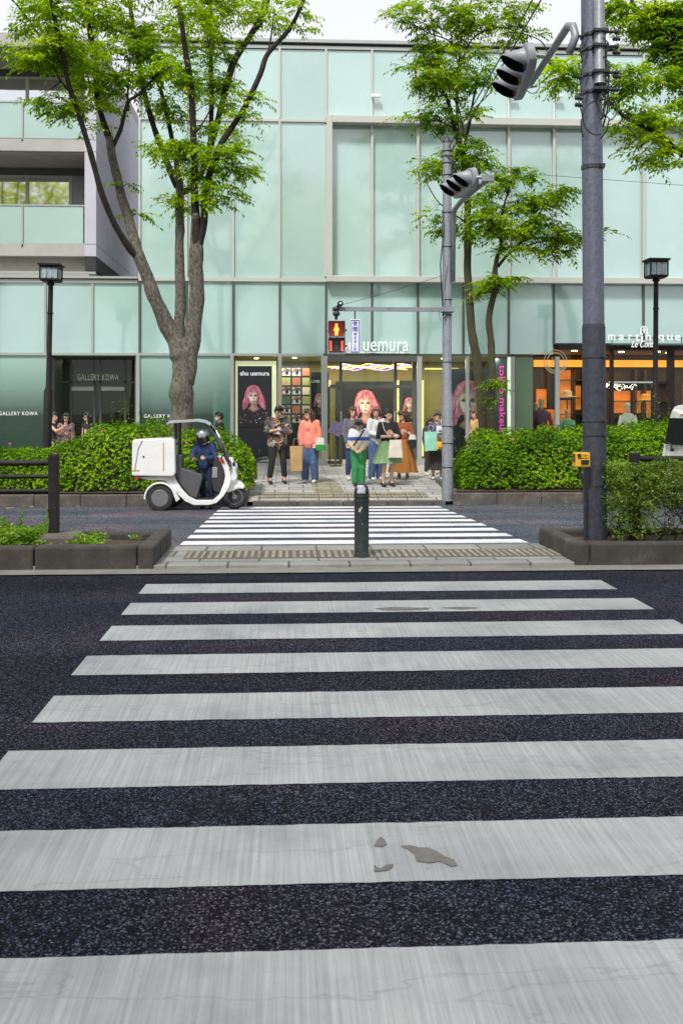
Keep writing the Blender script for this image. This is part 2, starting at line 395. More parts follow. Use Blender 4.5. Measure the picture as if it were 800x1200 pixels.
# zebra stripes: the near crossing, one stripe every .9 m, then the far one following the camber
zb = MB()
def stripe(m, y0, y1, zf, jl=0, jr=0):
    # slightly ragged edges
    n = 240; top = []; bot = []
    for i in range(n+1):
        x = CX0+(CX1-CX0)*i/n
        top.append((x, y1+.006*noise.noise((x*9, y1*3, 0))+.003*noise.noise((x*38, y1*3, 1)))); bot.append((x, y0+.006*noise.noise((x*9, y0*3, 4))+.003*noise.noise((x*38, y0*3, 2))))
    vs = [(x, y, zf(y)+.004) for x, y in bot]+[(x, y, zf(y)+.004) for x, y in top]
    m.add(vs, [(i, i+1, n+2+i, n+1+i) for i in range(n)])
tops = [9.32, 8.41, 7.52, 6.61, 5.69, 4.775, 3.865, 2.965, 2.06, 1.15]
for t_ in tops: stripe(zb, t_-.485, t_, lambda y: 0)
struct(zb.build('near_crosswalk_marking', M['paint']))
zb = MB()
M['paint_far'] = M['paint'].copy(); M['paint_far'].name = 'paint_brightened'  # far stripes a brightened copy; the lane's brightness is put into the colour
for nd in M['paint_far'].node_tree.nodes:
    if nd.type == 'VALTORGB' and abs(nd.color_ramp.elements[0].color[0]-.20) < .005:
        nd.color_ramp.elements[0].color = (.62,.61,.65,1); nd.color_ramp.elements[1].color = (.74,.74,.77,1)
y = 12.16
for k in range(9): stripe(zb, y, y+.47, lambda y: -SLOPE*(y-Y_MED1)); y += .865
struct(zb.build('far_crosswalk_marking', M['paint_far']))
wm = pm('worn_patch', (.105,.10,.095), .9, var=.2, scale=30, bump=.3)
wp = MB()
for poly in ([(445,1018),(452,1013),(461,1012),(460,1016),(452,1020),(438,1021),(438,1013)], [(469,991),(480,990),(492,993),(503,993),(513,998),(520,1003),(532,1007),(536,1014),(528,1015),(516,1009),(503,1011),(488,1009),(485,1001),(478,995)],
             [(441,985),(446,980),(451,984),(453,989),(447,992),(438,991)], [(438,713),(460,711),(490,712),(505,712),(500,714),(478,715),(455,715)], [(515,712),(540,711),(562,712),(540,714)]):
    ps = []
    for px, py in poly:
        a, b, c = ray(px, py); k = -(H-.0075)/c; ps.append((a*k, b*k, .0075))
    wp.add(ps, [list(range(len(ps)))])
struct(wp.build('worn_marking_patch', wm))
# tactile paving on the far pavement: the strip along the kerb and the path that bends to the door
tp = MB()
def quadstrip(m, pts, wd, dz=.006):
    prev = None
    for i, p in enumerate(pts):
        q = pts[min(i+1, len(pts)-1)]; o = pts[max(0, i-1)]
        d = Vector((q[0]-o[0], q[1]-o[1])).normalized(); nrm = Vector((-d.y, d.x))
        a = (p[0]-nrm.x*wd/2, p[1]-nrm.y*wd/2); b = (p[0]+nrm.x*wd/2, p[1]+nrm.y*wd/2)
        cur = [(a[0], a[1], ground_z(a[1])+dz), (b[0], b[1], ground_z(b[1])+dz)]
        if prev: m.add(prev+cur, [(0, 1, 3, 2)])
        prev = cur
xa, xb = XX(302, 20.7), XX(500, 20.7)
for i in range(24):
    quadstrip(tp, [(xa+(xb-xa)*i/24, 20.62), (xa+(xb-xa)*(i+1)/24, 20.62)], .6)
x = xa+.04
while x < xb-.02:
    for yy in (20.34, 20.64):
        tp.box((x, yy, ground_z(yy+.13)+.004), (x+.034, yy+.26, ground_z(yy+.13)+.013))
    x += .075
pth = []
for i in range(15):
    t_ = i/14; pth.append((XX(388, 21)-.05-1.0*t_**2*.9, 20.95+5.0*t_))
quadstrip(tp, pth, .62, .007)
struct(tp.build('sidewalk_tactile_paving', M['tactile']))
# kerbs of the far pavement: dropped at the crossing, raised along the hedges
def kerb_run(x0, x1, y0, y1, z0, z1, seg=.9, m=None, gap=.008):
    m = m or MB(); x = x0
    while x < x1-.02:
        e = min(x+seg, x1); m.box((x+gap/2, y0+rnd.uniform(-.004,.004), z0), (e-gap/2, y1, z1+rnd.uniform(-.004,.004))); x = e
    return m
HX0, HX1 = XX(290, 20), XX(530, 20)
m = kerb_run(HX0+.1, HX1-.15, Y_KERB-.07, Y_KERB+.12, -.6, ground_z(Y_KERB)+.012)
struct(m.build('dropped_kerb', M['kerb'], bevel=.015))
def planter_kerb(name, x0, x1, side):
    m = kerb_run(x0, x1, Y_KERB-.05, Y_KERB+.12, -.6, -.045)
    xe = x1 if side < 0 else x0
    for k in range(3):
        m.box((xe-.06*0-(.12 if side < 0 else 0), Y_KERB+.13+k*.75, -.5), (xe+(.0 if side < 0 else .12), Y_KERB+.12+(k+1)*.75, .03+.03*k))
    return struct(m.build(name, M['kerb'], bevel=.02))
planter_kerb('left_planter_kerb', -14, HX0, -1); planter_kerb('right_planter_kerb', HX1, 14, 1)
for nm, x0, x1 in (('left_planter_soil', -14, HX0-.12), ('right_planter_soil', HX1+.12, 14)):
    sheet(nm, x0, x1, [Y_KERB+.1, Y_KERB+2.3], lambda y: -.03+(y-Y_KERB)*.06, M['soil'], 12)
# median planters
def median_planter(name, xa, xb):
    m = MB(); y0, y1, zt, k = Y_MED0, Y_MED1, .245, .17
    inner = xa if xa > 0 else xb; outer = xb if xa > 0 else xa
    s = 1 if outer > inner else -1
    kerb_run(min(inner, outer)+(k if s > 0 else 0), max(inner, outer)-(0 if s > 0 else k), y0, y0+k, -.1, zt, 1.05, m)
    kerb_run(min(inner, outer)+(k if s > 0 else 0), max(inner, outer)-(0 if s > 0 else k), y1-k, y1, -.3, zt-.02, 1.2, m)
    n = 3
    for i in range(n):
        yy0 = y0+(y1-y0)*i/n; yy1 = y0+(y1-y0)*(i+1)/n-.008
        m.box((min(inner, inner+s*k), yy0, -.1), (max(inner, inner+s*k), yy1, zt+rnd.uniform(-.004,.003)))
    o = m.build(name, M['kerb_dark'], bevel=.028)
    return tag(o, kind='structure')
median_planter('left_median_kerb', -12, XX(181, 10.17)); median_planter('right_median_kerb', XX(672, 10.17), 14)
def soil_bed(name, x0, x1):
    m = MB(); nx, ny = 60, 8
    vs = [(x0+(x1-x0)*i/nx, Y_MED0+.16+(Y_MED1-Y_MED0-.32)*j/ny, .15+.04*noise.noise((x0+i*.21, j*.4, 3))) for j in range(ny+1) for i in range(nx+1)]
    m.add(vs, [(j*(nx+1)+i, j*(nx+1)+i+1, (j+1)*(nx+1)+i+1, (j+1)*(nx+1)+i) for j in range(ny) for i in range(nx)])
    return struct(m.build(name, M['soil']))
soil_bed('left_median_soil', -12, XX(181, 10.17)-.16); soil_bed('right_median_soil', XX(672, 10.17)+.16, 14)

# ------------------------------------------------------------ text
def text_mb(txt, w, h, depth, bold=0.0, shear=0.0, spacing=1.0, vertical=False, mono=False):
    """letters as a mesh scaled to w x h, lying in the x,z plane, centred; returns verts, faces"""
    cu = bpy.data.curves.new('t', 'FONT'); cu.body = txt; cu.extrude = .04; cu.offset = bold; cu.shear = shear; cu.space_character = spacing
    cu.resolution_u = 3; cu.align_x = 'CENTER'; cu.space_line = .95
    o = bpy.data.objects.new('t', cu); COL.objects.link(o)
    bpy.context.view_layer.update()
    me = bpy.data.meshes.new_from_object(o.evaluated_get(bpy.context.evaluated_depsgraph_get()))
    vs = [v.co.copy() for v in me.vertices]; fs = [list(p.vertices) for p in me.polygons]
    bpy.data.objects.remove(o); bpy.data.curves.remove(cu); bpy.data.meshes.remove(me)
    xs = [v.x for v in vs]; ys = [v.y for v in vs]
    sx = w/(max(xs)-min(xs)); sy = h/(max(ys)-min(ys)); cx = (max(xs)+min(xs))/2; cy = (max(ys)+min(ys))/2
    return [Vector(((v.x-cx)*sx, -v.z/.04*depth/2, (v.y-cy)*sy)) for v in vs], fs
def put_text(m, txt, c, w, h, depth=.02, mat=0, rot=None, **k):
    vs, fs = text_mb(txt, w, h, depth, **k)
    if rot: vs = [rot @ v for v in vs]
    m.add([Vector(c)+v for v in vs], fs, mat); return m

# ------------------------------------------------------------ the glass building
YF = Y_FAC
Z0 = .1
ZR = ZZ(51, YF, 480)                       # roof line
Z1 = ZZ(141, YF, 300); Z2 = ZZ(328, YF, 300); Z3 = ZZ(415, YF, 300)
pitch = (XX(753, YF)-XX(164, YF))/11
XL = XX(164, YF)                           # left end of the upper storeys
colx = [XL+pitch*i for i in range(-9, 22)]
bld = thing('glass_building', 'wide shop building clad in pale teal frosted glass panels with thin metal mullions', 'building', (XX(480, YF), YF, Z0))
BX = colx[-1]
# body behind the glass: slabs and side walls
wall = MB()
wall.box((XL+.05, YF+.12, Z2-.1), (BX, YF+7, ZR-.05)); wall.box((-14, YF+.12, Z3+.05), (XL+.05, YF+7, Z2-.12))
wall.box((XL+.05, YF+.12, Z3+.06), (XX(640, YF), YF+7, Z2-.12)); wall.box((XX(640, YF)+.01, YF+.12, ZZ(404, YF, 700)+.01), (BX, YF+7, Z2-.12))
wall.build('wall', M['concrete_white'], bld)
pan = M['teal']
def panel(x0, x1, z0, z1, y=YF, mat=None, g=.02):
    return MB().box((x0+g, y, z0+g), (x1-g, y+.05, z1-g)).build('glass_panel', mat or pan, bld)
XB0 = XX(386, YF)                          # the projecting bay starts here
for i, x in enumerate(colx[:-1]):
    x1 = colx[i+1]
    if x > XL-.1:
        panel(x, x1, Z1, ZR-.22)
        panel(x, x1, Z2+.03, Z1, y=YF if x < XB0-.7 else YF+.06)
    panel(x, x1, Z3 if x < XX(640, YF) else ZZ(403, YF, 700), Z2, mat=M['teal_low'])
mul = M['cream_metal']
for i, x in enumerate(colx):
    low = MB().box((x-.03, YF-.05, Z3-.05 if x < XX(640, YF) else ZZ(404, YF, 700)), (x+.03, YF+.03, Z2-.05)).build('mullion', M['dark_metal'] if x > XL-.5 else M['silver_metal'], bld)
    if x > XL-.1:
        MB().box((x-.028, YF-.06, Z1+.04), (x+.028, YF+.02, ZR-.2)).build('mullion', mul, bld)
        if x < XB0-.7: MB().box((x-.028, YF-.06, Z2+.06), (x+.028, YF+.02, Z1-.035)).build('mullion', mul, bld)
        else: MB().box((x-.035, YF-.08, Z2+.1), (x+.035, YF+.055, Z1-.11)).build('mullion', mul, bld)
MB().box((XL-.04, YF-.055, Z1-.035), (XB0, YF+.02, Z1+.035)).build('transom', mul, bld)
MB().box((XL-.04, YF-.07, Z2-.05), (XB0, YF+.03, Z2+.055)).build('transom', mul, bld)
MB().box((-14, YF-.06, Z3-.05), (XX(379, YF), YF+.04, Z3+.02)).build('transom', M['silver_metal'], bld)
# bay frame standing proud of the glass
bf = MB()
bf.box((XB0-.09, YF-.30, Z2-.07), (XB0+.07, YF+.05, Z1+.10))
bf.box((XB0+.07, YF-.30, Z1-.10), (BX, YF+.05, Z1+.10)); bf.box((XB0+.07, YF-.30, Z2-.07), (BX, YF+.05, Z2+.10))
bf.build('bay_frame', mul, bld, bevel=.01)
# roof edge
rf = MB(); rf.box((XL-.05, YF-.12, ZR-.06), (BX, YF+7, ZR+.03)); rf.box((XL-.04, YF-.05, ZR-.22), (BX, YF+.1, ZR-.13))
rf.build('roof_coping', M['silver_metal'], bld)
MB().box((XL-.02, YF-.01, ZR-.13), (BX, YF+.1, ZR-.06)).build('roof_gap', M['joint'], bld)
# podium roof at the left
pr = MB(); pr.box((-14, YF-.12, Z2+.0), (XL-.05, YF+9, Z2+.06)); pr.box((-14, YF-.06, Z2-.12), (XL-.05, YF+.02, Z2-.04))
pr.box((-14, YF+.02, Z2+.14), (XX(112, YF), YF+.07, Z2+.2)); 
for k in range(8): pr.box((-13.6+k*1.15, YF+.02, Z2+.06), (-13.56+k*1.15, YF+.06, Z2+.15))
pr.build('podium_roof', M['silver_metal'], bld)
# little camera arms on the upper mullions
for px in (437, 600, 652):
    x = min(colx, key=lambda q: abs(q-XX(px, YF))); z = ZZ(115, YF, px)
    a = MB(); a.box((x-.03, YF-.22, z-.03), (x+.22, YF-.12, z+.05)); a.box((x-.02, YF-.14, z-.05), (x+.02, YF-.06, z+.02)); a.box((x-.03,YF-.1,z-1.0),(x+.0,YF-.065,z))
    a.build('facade_light', M['white'], bld, bevel=.01)

# ground floor -------------------------------------------------
def gx(px, Y=YF): return XX(px, Y)
DM = M['dark_metal']; SM = M['silver_metal']
def post(px, w=.09, z1=None, mat=None, y=YF, nm='frame_post'):
    x = gx(px, y); return MB().box((x-w/2, y-.07, Z0), (x+w/2, y+.05, z1 or Z3-.05)).build(nm, mat or SM, bld)
for px, w_ in ((-60,.08),(-4,.08),(57,.1),(162,.1),(272,.1),(328,.1),(380,.17),(491,.13),(547,.09),(600,.1),(652,.12)): post(px, w_)
film, t, p, N, L = nodes('frosted_film_glass')
tc = N.new('ShaderNodeNewGeometry'); sp = N.new('ShaderNodeSeparateXYZ'); L.new(tc.outputs['Position'], sp.inputs[0])
mr = N.new('ShaderNodeMapRange'); mr.inputs[1].default_value = 1.5; mr.inputs[2].default_value = 3.2; mr.inputs[3].default_value = .06; mr.inputs[4].default_value = .9; L.new(sp.outputs[2], mr.inputs[0])
p.inputs['Base Color'].default_value = (.36,.54,.48,1); p.inputs['Roughness'].default_value = .2
gt = M['shop_glass'].node_tree
tr = N.new('ShaderNodeBsdfTransparent'); tr.inputs[0].default_value = (.7,.86,.8,1)
gl = N.new('ShaderNodeBsdfGlossy'); gl.inputs['Roughness'].default_value = .02; fr = N.new('ShaderNodeFresnel'); fr.inputs[0].default_value = 1.5
mm = N.new('ShaderNodeMath'); mm.operation = 'MULTIPLY'; mm.inputs[1].default_value = .8; mm.use_clamp = True; L.new(fr.outputs[0], mm.inputs[0])
m1 = N.new('ShaderNodeMixShader'); L.new(mm.outputs[0], m1.inputs[0]); L.new(tr.outputs[0], m1.inputs[1]); L.new(gl.outputs[0], m1.inputs[2])
m2 = N.new('ShaderNodeMixShader'); L.new(mr.outputs[0], m2.inputs[0]); L.new(m1.outputs[0], m2.inputs[1]); L.new(p.outputs[0], m2.inputs[2]); L.new(m2.outputs[0], N['Material Output'].inputs[0])
def pane(px0, px1, z0=None, z1=None, mat=None, y=YF, nm='shop_window', g=.05):
    return MB().box((gx(px0, y)+g, y, z0 if z0 is not None else Z0+.18), (gx(px1, y)-g, y+.012, z1 or Z3-.05)).build(nm, mat or M['shop_glass'], bld)
pane(-60, -4, mat=film); pane(-4, 57, mat=film); pane(162, 272, mat=film); pane(-116, -60, mat=film)
sill = MB(); sill.box((-14, YF-.09, Z0-.1), (gx(58), YF+.06, Z0+.17)); sill.box((gx(160), YF-.09, Z0-.1), (gx(380), YF+.06, Z0+.17)); sill.box((gx(491), YF-.09, Z0-.1), (gx(700), YF+.06, Z0+.17))
sill.build('sill', SM, bld)
M['film_white'] = pm('pale_window_film', (.42,.62,.56), .35, var=.03, scale=1)
MB().box((gx(250, YF+.06), YF+.05, Z0+.17), (gx(271, YF+.06), YF+.1, Z3-.05)).build('pale_window_panel', M['film_white'], bld)
# dim gallery interior
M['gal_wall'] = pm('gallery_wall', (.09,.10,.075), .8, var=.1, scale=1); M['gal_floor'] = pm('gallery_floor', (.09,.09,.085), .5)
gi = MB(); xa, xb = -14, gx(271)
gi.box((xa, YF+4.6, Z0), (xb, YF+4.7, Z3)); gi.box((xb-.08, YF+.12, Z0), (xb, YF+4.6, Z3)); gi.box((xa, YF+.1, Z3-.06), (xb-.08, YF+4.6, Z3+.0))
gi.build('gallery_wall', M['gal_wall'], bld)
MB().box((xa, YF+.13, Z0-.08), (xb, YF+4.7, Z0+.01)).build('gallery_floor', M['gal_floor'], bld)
# gallery entrance: set back behind an opening
YG = YF+1.1
ge = MB()
x0, x1 = gx(60), gx(160)
ge.box((x0, YF+.1, Z0), (x0+.06, YG, Z3-.1)); ge.box((x1-.06, YF+.1, Z0), (x1, YG, Z3-.1)); ge.box((x0, YG-.03, ZZ(449, YG, 110)), (x1, YG+.03, ZZ(449, YG, 110)+.05))
for px in (84, 111, 118, 147): ge.box((gx(px, YG)-.03, YG-.03, Z0), (gx(px, YG)+.03, YG+.03, Z3-.1))
ge.build('door_frame', DM, bld)
MB().box((x0+.06, YG, Z0), (x1-.06, YG+.012, Z3-.1)).build('door_glass', glassmat('smoked_door_glass', (.5,.55,.47), .5), bld)
for a, b in ((84, 110), (119, 146)):
    zz = ZZ(455.5, YG-.1, 110)
    MB().box((gx(a, YG-.1), YG-.1, zz-.055), (gx(b, YG-.1), YG-.05, zz+.055)).build('door_handle', M['cream_metal'], bld)
M['letter_grey'] = pm('pale_letters', (.85,.88,.8), .5); M['letter_white'] = pm('white_letters', (.85,.88,.86), .5)
zz = ZZ(442, YG-.06, 115)
sg = MB(); put_text(sg, 'GALLERY KOWA', (gx(115, YG-.06), YG-.04, zz), gx(139, YG)-gx(91, YG), .175, .02, spacing=1.15)
tag(sg.build('shop_sign', M['letter_grey']), 'pale grey GALLERY KOWA letters over the dark recessed doors', 'sign')
sg = MB(); put_text(sg, 'GALLERY KOWA', (gx(22), YF-.02, ZZ(484.5, YF, 20)), gx(45)-gx(0), .10, .008, spacing=1.2)
tag(sg.build('window_lettering', M['letter_white']), 'small white GALLERY KOWA lettering on the leftmost ground floor window', 'sign')
sg = MB(); put_text(sg, 'GALLERY KOWA', (gx(192), YF-.02, ZZ(487.5, YF, 190)), gx(216)-gx(170), .10, .008, spacing=1.2)
tag(sg.build('window_lettering', M['letter_white']), 'small white GALLERY KOWA lettering on the window behind the big tree trunk', 'sign')

# cosmetics shop interior ------------------------------------------------
M['gold'] = pm('gold_green_wall', (.17,.135,.05), .6, var=.1, scale=2); M['cove'] = em('yellow_green_cove_light', (.70,.68,.20), .6); M['shopfloor'] = pm('pale_shop_floor', (.30,.29,.26), .4)
M['ceil'] = pm('shop_ceiling', (.30,.28,.18), .8); M['downl'] = em('warm_downlight', (1,.85,.55), 6)
YB = YF+3.2
xa, xb = gx(273), gx(599)
ZC = Z3+.02
si = MB(); si.box((xa, YB, Z0), (xb, YB+.1, ZC)); si.box((xa, YF+.1, Z0), (xa+.06, YB, ZC)); si.box((xb-.06, YF+.1, Z0), (xb, YB, ZC))
si.build('shop_wall', M['gold'], bld)
MB().box((xa+.06, YF+.06, ZC-.06), (xb-.06, YB, ZC)).build('shop_ceiling', M['ceil'], bld)
MB().box((xa, YF+.06, Z0-.08), (xb, YB, Z0+.01)).build('shop_floor', M['shopfloor'], bld)
for px in (300, 345, 402, 428, 455, 478, 520, 556):
    x = gx(px, YF+.9); MB().lathe([(.06, 0), (.06, .02)], (x, YF+.8+.5*rnd.random(), ZC-.085), 10).build('downlight', M['downl'], bld)
# recessed cove strips: outlines of lit slots on the back wall
for (pa, pb, pt, pbm) in ((382, 491, 431, 444), (497, 537, 433, 540)):
    z = ZZ(pt, YB, 430)
    MB().box((gx(pa, YB), YB-.06, z), (gx(pb, YB), YB-.02, z+.05)).build('cove_light', M['cove'], bld)
for px, pt in ((386, 446), (466, 446), (495, 446), (369, 440), (598.5, 425), (536, 440)):
    MB().box((gx(px, YB-.1)-.03, YB-.12, Z0+.1), (gx(px, YB-.1)+.03, YB-.06, ZZ(pt, YB, px))).build('cove_light', M['cove'], bld)
MB().box((gx(595), YF+.02, Z0+.18), (gx(599.5), YF+.1, Z3-.06)).build('cove_light', em('cream_light_pillar', (.75,.78,.62), .75), bld)
# neon-like ribbon ceiling lights
nb = MB()
for k, (c, yo) in enumerate(((0, 0), (1, .12), (2, .22), (0, .34), (1, .42))):
    pts = [(gx(388+i*5+k*3, YF+1.6), YF+1.5+yo+.12*math.sin(i*1.3+k), ZC-.36+.05*math.sin(i*.9+2*k)+.03*k) for i in range(18)]
    nb.tube(pts, .017, 6, c)
tag(nb.build('ribbon_light', [em('violet_tube_light', (.30,.16,.85), 1.1), em('orange_tube_light', (.95,.35,.12), 1.1), em('green_tube_light', (.35,.65,.08), .9)], smooth='all'), 'violet, orange and green tube lights curling under the cosmetics shop ceiling', 'lamp')
# door set of the cosmetics shop
df = MB(); YD = YF+.35
zt = ZZ(453, YD, 430); 
df.box((gx(381), YF-.04, Z3-.2), (gx(491), YF+.05, Z3-.04))
for px, w_ in ((386,.05), (399,.09), (463,.09), (469,.05), (485,.11)): df.box((gx(px, YD)-w_/2, YD-.04, Z0), (gx(px, YD)+w_/2, YD+.04, Z3-.1 if px in (399, 463, 485) else zt))
df.box((gx(386, YD), YD-.045, zt-.05), (gx(485, YD), YD+.045, zt+.05))
for px in (391, 475): df.box((gx(px, YD)-.2, YD-.03, Z0), (gx(px, YD)+.2, YD+.03, Z0+.1))
df.build('door_frame', DM, bld)
MB().box((gx(386, YD), YD, Z0), (gx(399, YD), YD+.01, zt)).build('door_glass', M['shop_glass'], bld)
MB().box((gx(463, YD), YD, Z0), (gx(485, YD), YD+.01, zt)).build('door_glass', M['shop_glass'], bld)
MB().box((gx(399, YD), YD, zt+.05), (gx(463, YD), YD+.01, Z3-.1)).build('door_glass', M['shop_glass'], bld)
pane(328, 380); pane(491, 547); pane(547, 600)
for px0, px1 in ((399.5, 400), (462, 462.5)):
    MB().tube([(gx(px0, YD), YD-.09, .95), (gx(px0, YD), YD-.09, 1.6)], .018, 8).build('door_handle', SM, bld)
# fashion shop at the right ------------------------------------------------
ZM = ZZ(405, YF, 700)
xa, xb = gx(600.5), BX
M['amber_wall'] = pm('amber_wall', (.40,.20,.07), .6, var=.15, scale=2); M['dark_wood'] = pm('dark_wood', (.055,.035,.022), .5, stretch=(1,1,8))
M['amber'] = em('amber_strip_light', (1,.33,.03), .75, .15, 3); M['amber_panel'] = em('amber_lit_shelf_back', (.80,.20,.02), .55, .5, 2.5)
YB2 = YF+3.6
ri = MB(); ri.box((xa, YB2, Z0), (xb, YB2+.1, ZM)); ri.box((xa, YF+.1, Z0), (xa+.06, YB2, ZM-.02)); 
ri.build('shop_wall', M['dark_wood'], bld)
MB().box((xa+.06, YF+.06, ZM-.08), (xb, YB2, ZM-.02)).build('shop_ceiling', M['dark_wood'], bld)
MB().box((xa, YF+.06, Z0-.08), (xb, YB2, Z0+.01)).build('shop_floor', M['dark_wood'], bld)
YS = YB2-.35
MB().box((gx(625, YS), YS-.02, ZZ(430, YS, 700)), (xb, YS+.05, ZZ(422, YS, 700))).build('strip_light', M['amber'], bld)
for a, b, t_, bt in ((628, 640, 456, 478), (652, 668, 434, 466), (652, 668, 469, 500), (672, 680, 452, 480), (719, 738, 458, 484), (741, 750, 458, 484), (752, 762, 458, 490), (628,650,480,505), (800,812,450,500), (838,860,450,500)):
    MB().box((gx(a, YB2-.06), YB2-.06, ZZ(bt, YB2, a)), (gx(b, YB2-.06), YB2-.02, ZZ(t_, YB2, a))).build('lit_shelf_back', M['amber_panel'], bld)
sh = MB()
for zpy in (446, 467, 486, 508):
    z = ZZ(zpy, YB2-.2, 700); sh.box((gx(652, YB2), YB2-.35, z), (gx(700, YB2), YB2-.01, z+.03)); sh.box((gx(715, YB2), YB2-.35, z-.1), (gx(790, YB2), YB2-.01, z-.07))
for px in (651, 669, 683, 740, 751, 765): sh.box((gx(px, YB2)-.03, YB2-.35, Z0), (gx(px, YB2)+.03, YB2-.01, ZZ(434, YB2, 700)))
sh.build('shelf', M['dark_wood'], bld)
for px in (770, 790, 700, 730, 670): MB().lathe([(.09, 0), (.09, .02)], (gx(px, YF+1.2), YF+.7+rnd.random(), ZM-.105), 10).build('downlight', M['downl'], bld)
pane(600, 652); pane(652, 705, z1=ZM-.1)
# its recessed entrance and black frames
rf = MB()
rf.box((gx(652), YF-.045, ZM-.12), (xb, YF+.06, ZM+.012)); rf.box((gx(712), YF-.02, ZZ(450, YF, 730)), (gx(783), YF+.04, ZZ(447, YF, 730)))
for px in (705, 716, 783, 787, 812, 866): rf.box((gx(px)-.05, YF-.05, Z0), (gx(px)+.05, YF+.05, ZM-.1))
rf.build('door_frame', M['bronze'], bld)
MB().box((gx(712), YF-.03, ZZ(449, YF, 730)), (gx(764), YF-.02, ZZ(447, YF, 730))).build('door_rail', SM, bld)
pane(717, 764, z1=ZZ(450, YF, 730), g=.02, nm='door_glass'); pane(717, 783, z0=ZZ(447, YF, 730), z1=ZM-.1, g=.02); pane(787, 812, z1=ZM-.1); pane(812, 866, z1=ZM-.1)
MB().box((gx(604), YF+.12, Z0+.1), (gx(625), YF+.18, Z3-.06)).build('window_screen', pm('pale_green_screen', (.30,.33,.24), .7, var=.05), bld)

# signs of the shops
sg = MB()
zc = ZZ(406, YF, 450)
put_text(sg, 'uemura', (gx(451.5), YF-.11, zc), gx(477.5)-gx(425.5), .27, .05, bold=-.004, spacing=1.06)
put_text(sg, 'shu', (gx(402), YF-.11, zc+.04), gx(417)-gx(388), .34, .05, bold=-.004)
sg.box((gx(386), YF-.10, zc-.18), (gx(479), YF-.06, zc-.155))
tag(sg.build('shop_sign', em('lit_white_letters', (.85,.87,.86), .12, .02)), 'large white shu uemura letters above the cosmetics shop door', 'sign')
sg = MB(); zc = ZZ(395.5, YF-.2, 750)
for ch, px in zip('martinique', (716, 727.5, 738, 746, 751.5, 759, 766.5, 774, 784, 793.5)):
    put_text(sg, ch, (gx(px, YF-.2), YF-.2, zc+(.0 if ch != 'q' else -.02)), {'m':.2,'i':.05,'t':.12,'r':.1}.get(ch, .15), {'i':.22,'t':.2,'q':.19}.get(ch, .15), .03, bold=.004)
put_text(sg, 'Le Conte', (gx(752, YF-.2), YF-.33, ZZ(403.0, YF-.33, 750)), gx(767)-gx(738), .19, .02, shear=.4, bold=.0)
# the little arched emblem
ex, ez = gx(754, YF-.2), ZZ(386.5, YF-.2, 750)
sg.tube([(ex-.09, YF-.2, ez-.1), (ex-.09, YF-.2, ez+.03), (ex-.05, YF-.2, ez+.09), (ex+.05, YF-.2, ez+.09), (ex+.09, YF-.2, ez+.03), (ex+.09, YF-.2, ez-.1)], .014, 6)
sg.box((ex-.012, YF-.21, ez-.09), (ex+.012, YF-.19, ez+.07)); sg.box((ex-.05, YF-.21, ez-.01), (ex+.05, YF-.19, ez+.012))
for s_ in (-1, 1): sg.box((ex+s_*.09-.035, YF-.21, ez-.11), (ex+s_*.09+.035, YF-.19, ez-.09))
st = thing('shop_sign', 'white martinique Le Conte letters and arched emblem over the amber lit shop', 'sign', (gx(754), YF-.2, ZM))
sg.build('lettering', em('lit_sign_letters', (.85,.87,.86), .12, .02), st)
fr_ = MB(); fr_.box((gx(714), YF-.19, zc-.015), (gx(796), YF-.17, zc+.015))
for px in (714, 795): fr_.box((gx(px)-.012, YF-.19, ZM+.02), (gx(px)+.012, YF-.17, zc))
fr_.box((gx(712), YF-.3, ZM+.0), (gx(798), YF-.101, ZM+.04))
fr_.build('sign_frame', M['dark_metal'], st)
rg = MB(); cx, cz = gx(650), ZZ(424, YF, 650)
for r_ in (.33, .25): rg.tube([(cx+r_*math.cos(a*.2618), YF-.03, cz+r_*math.sin(a*.2618)) for a in range(25)], .012, 5)
for a in range(16):
    an = math.pi*(1.1+.8*a/15); rg.cbox((cx+.29*math.cos(an), YF-.03, cz+.29*math.sin(an)), (.02, .006, .04), rot=Matrix.Rotation(-an+math.pi/2, 3, 'Y'))
rg.box((cx-.1, YF-.034, cz-.13), (cx-.085, YF-.026, cz+.13)); rg.box((cx+.06, YF-.034, cz-.1), (cx+.075, YF-.026, cz+.1)); rg.box((cx-.1,YF-.034,cz+.0),(cx+.075,YF-.026,cz+.015))
tag(rg.build('window_emblem', pm('cream_emblem_film', (.45,.42,.28), .6)), 'round cream emblem on the window left of the grey pole', 'sign')

# the concrete block with balconies ------------------------------------------------
YC = YF+.5
cb = thing('concrete_building', 'pale concrete block with glazed balconies above the left shops', 'building', (gx(60, YC), YC, Z2))
def cz(py): return ZZ(py, YC, 60)
xs_ = gx(113, YC); xc0 = gx(99.5, YC); XLL = -17
body = MB()
body.box((XLL, YC+2.0, Z2+.05), (xc0, YC+9, cz(55)))
body.box((XLL, YC, cz(55)), (xs_, YC+9, cz(39)))
body.box((XLL, YC, cz(177)), (xc0, YC+2.0, cz(163))); body.box((XLL, YC, cz(300)), (xc0, YC+2.0, cz(286)))
body.build('wall', M['concrete'], cb)
colm = MB(); 
for a, b in ((55, 163), (163.6, 177), (177.6, 285.6), (286.2, 300)):
    colm.box((xc0, YC-.01, cz(b)), (xs_, YC+.6, cz(a)-.0))
    colm.box((xs_-.3, YC+.605, cz(b)), (xs_, YC+2.6, cz(a))); colm.box((xs_-.3, YC+2.61, cz(b)), (xs_, YC+9.5, cz(a)))
colm.box((xs_-.3, YC+9.55, Z2), (xs_-.02, YC+16, cz(60)))
colm.build('corner_wall', M['concrete_white'], cb)
MB().box((xc0+.01, YC+.01, Z2+.3), (xs_-.01, YC+9.4, cz(55))).build('joint', M['joint'], cb)
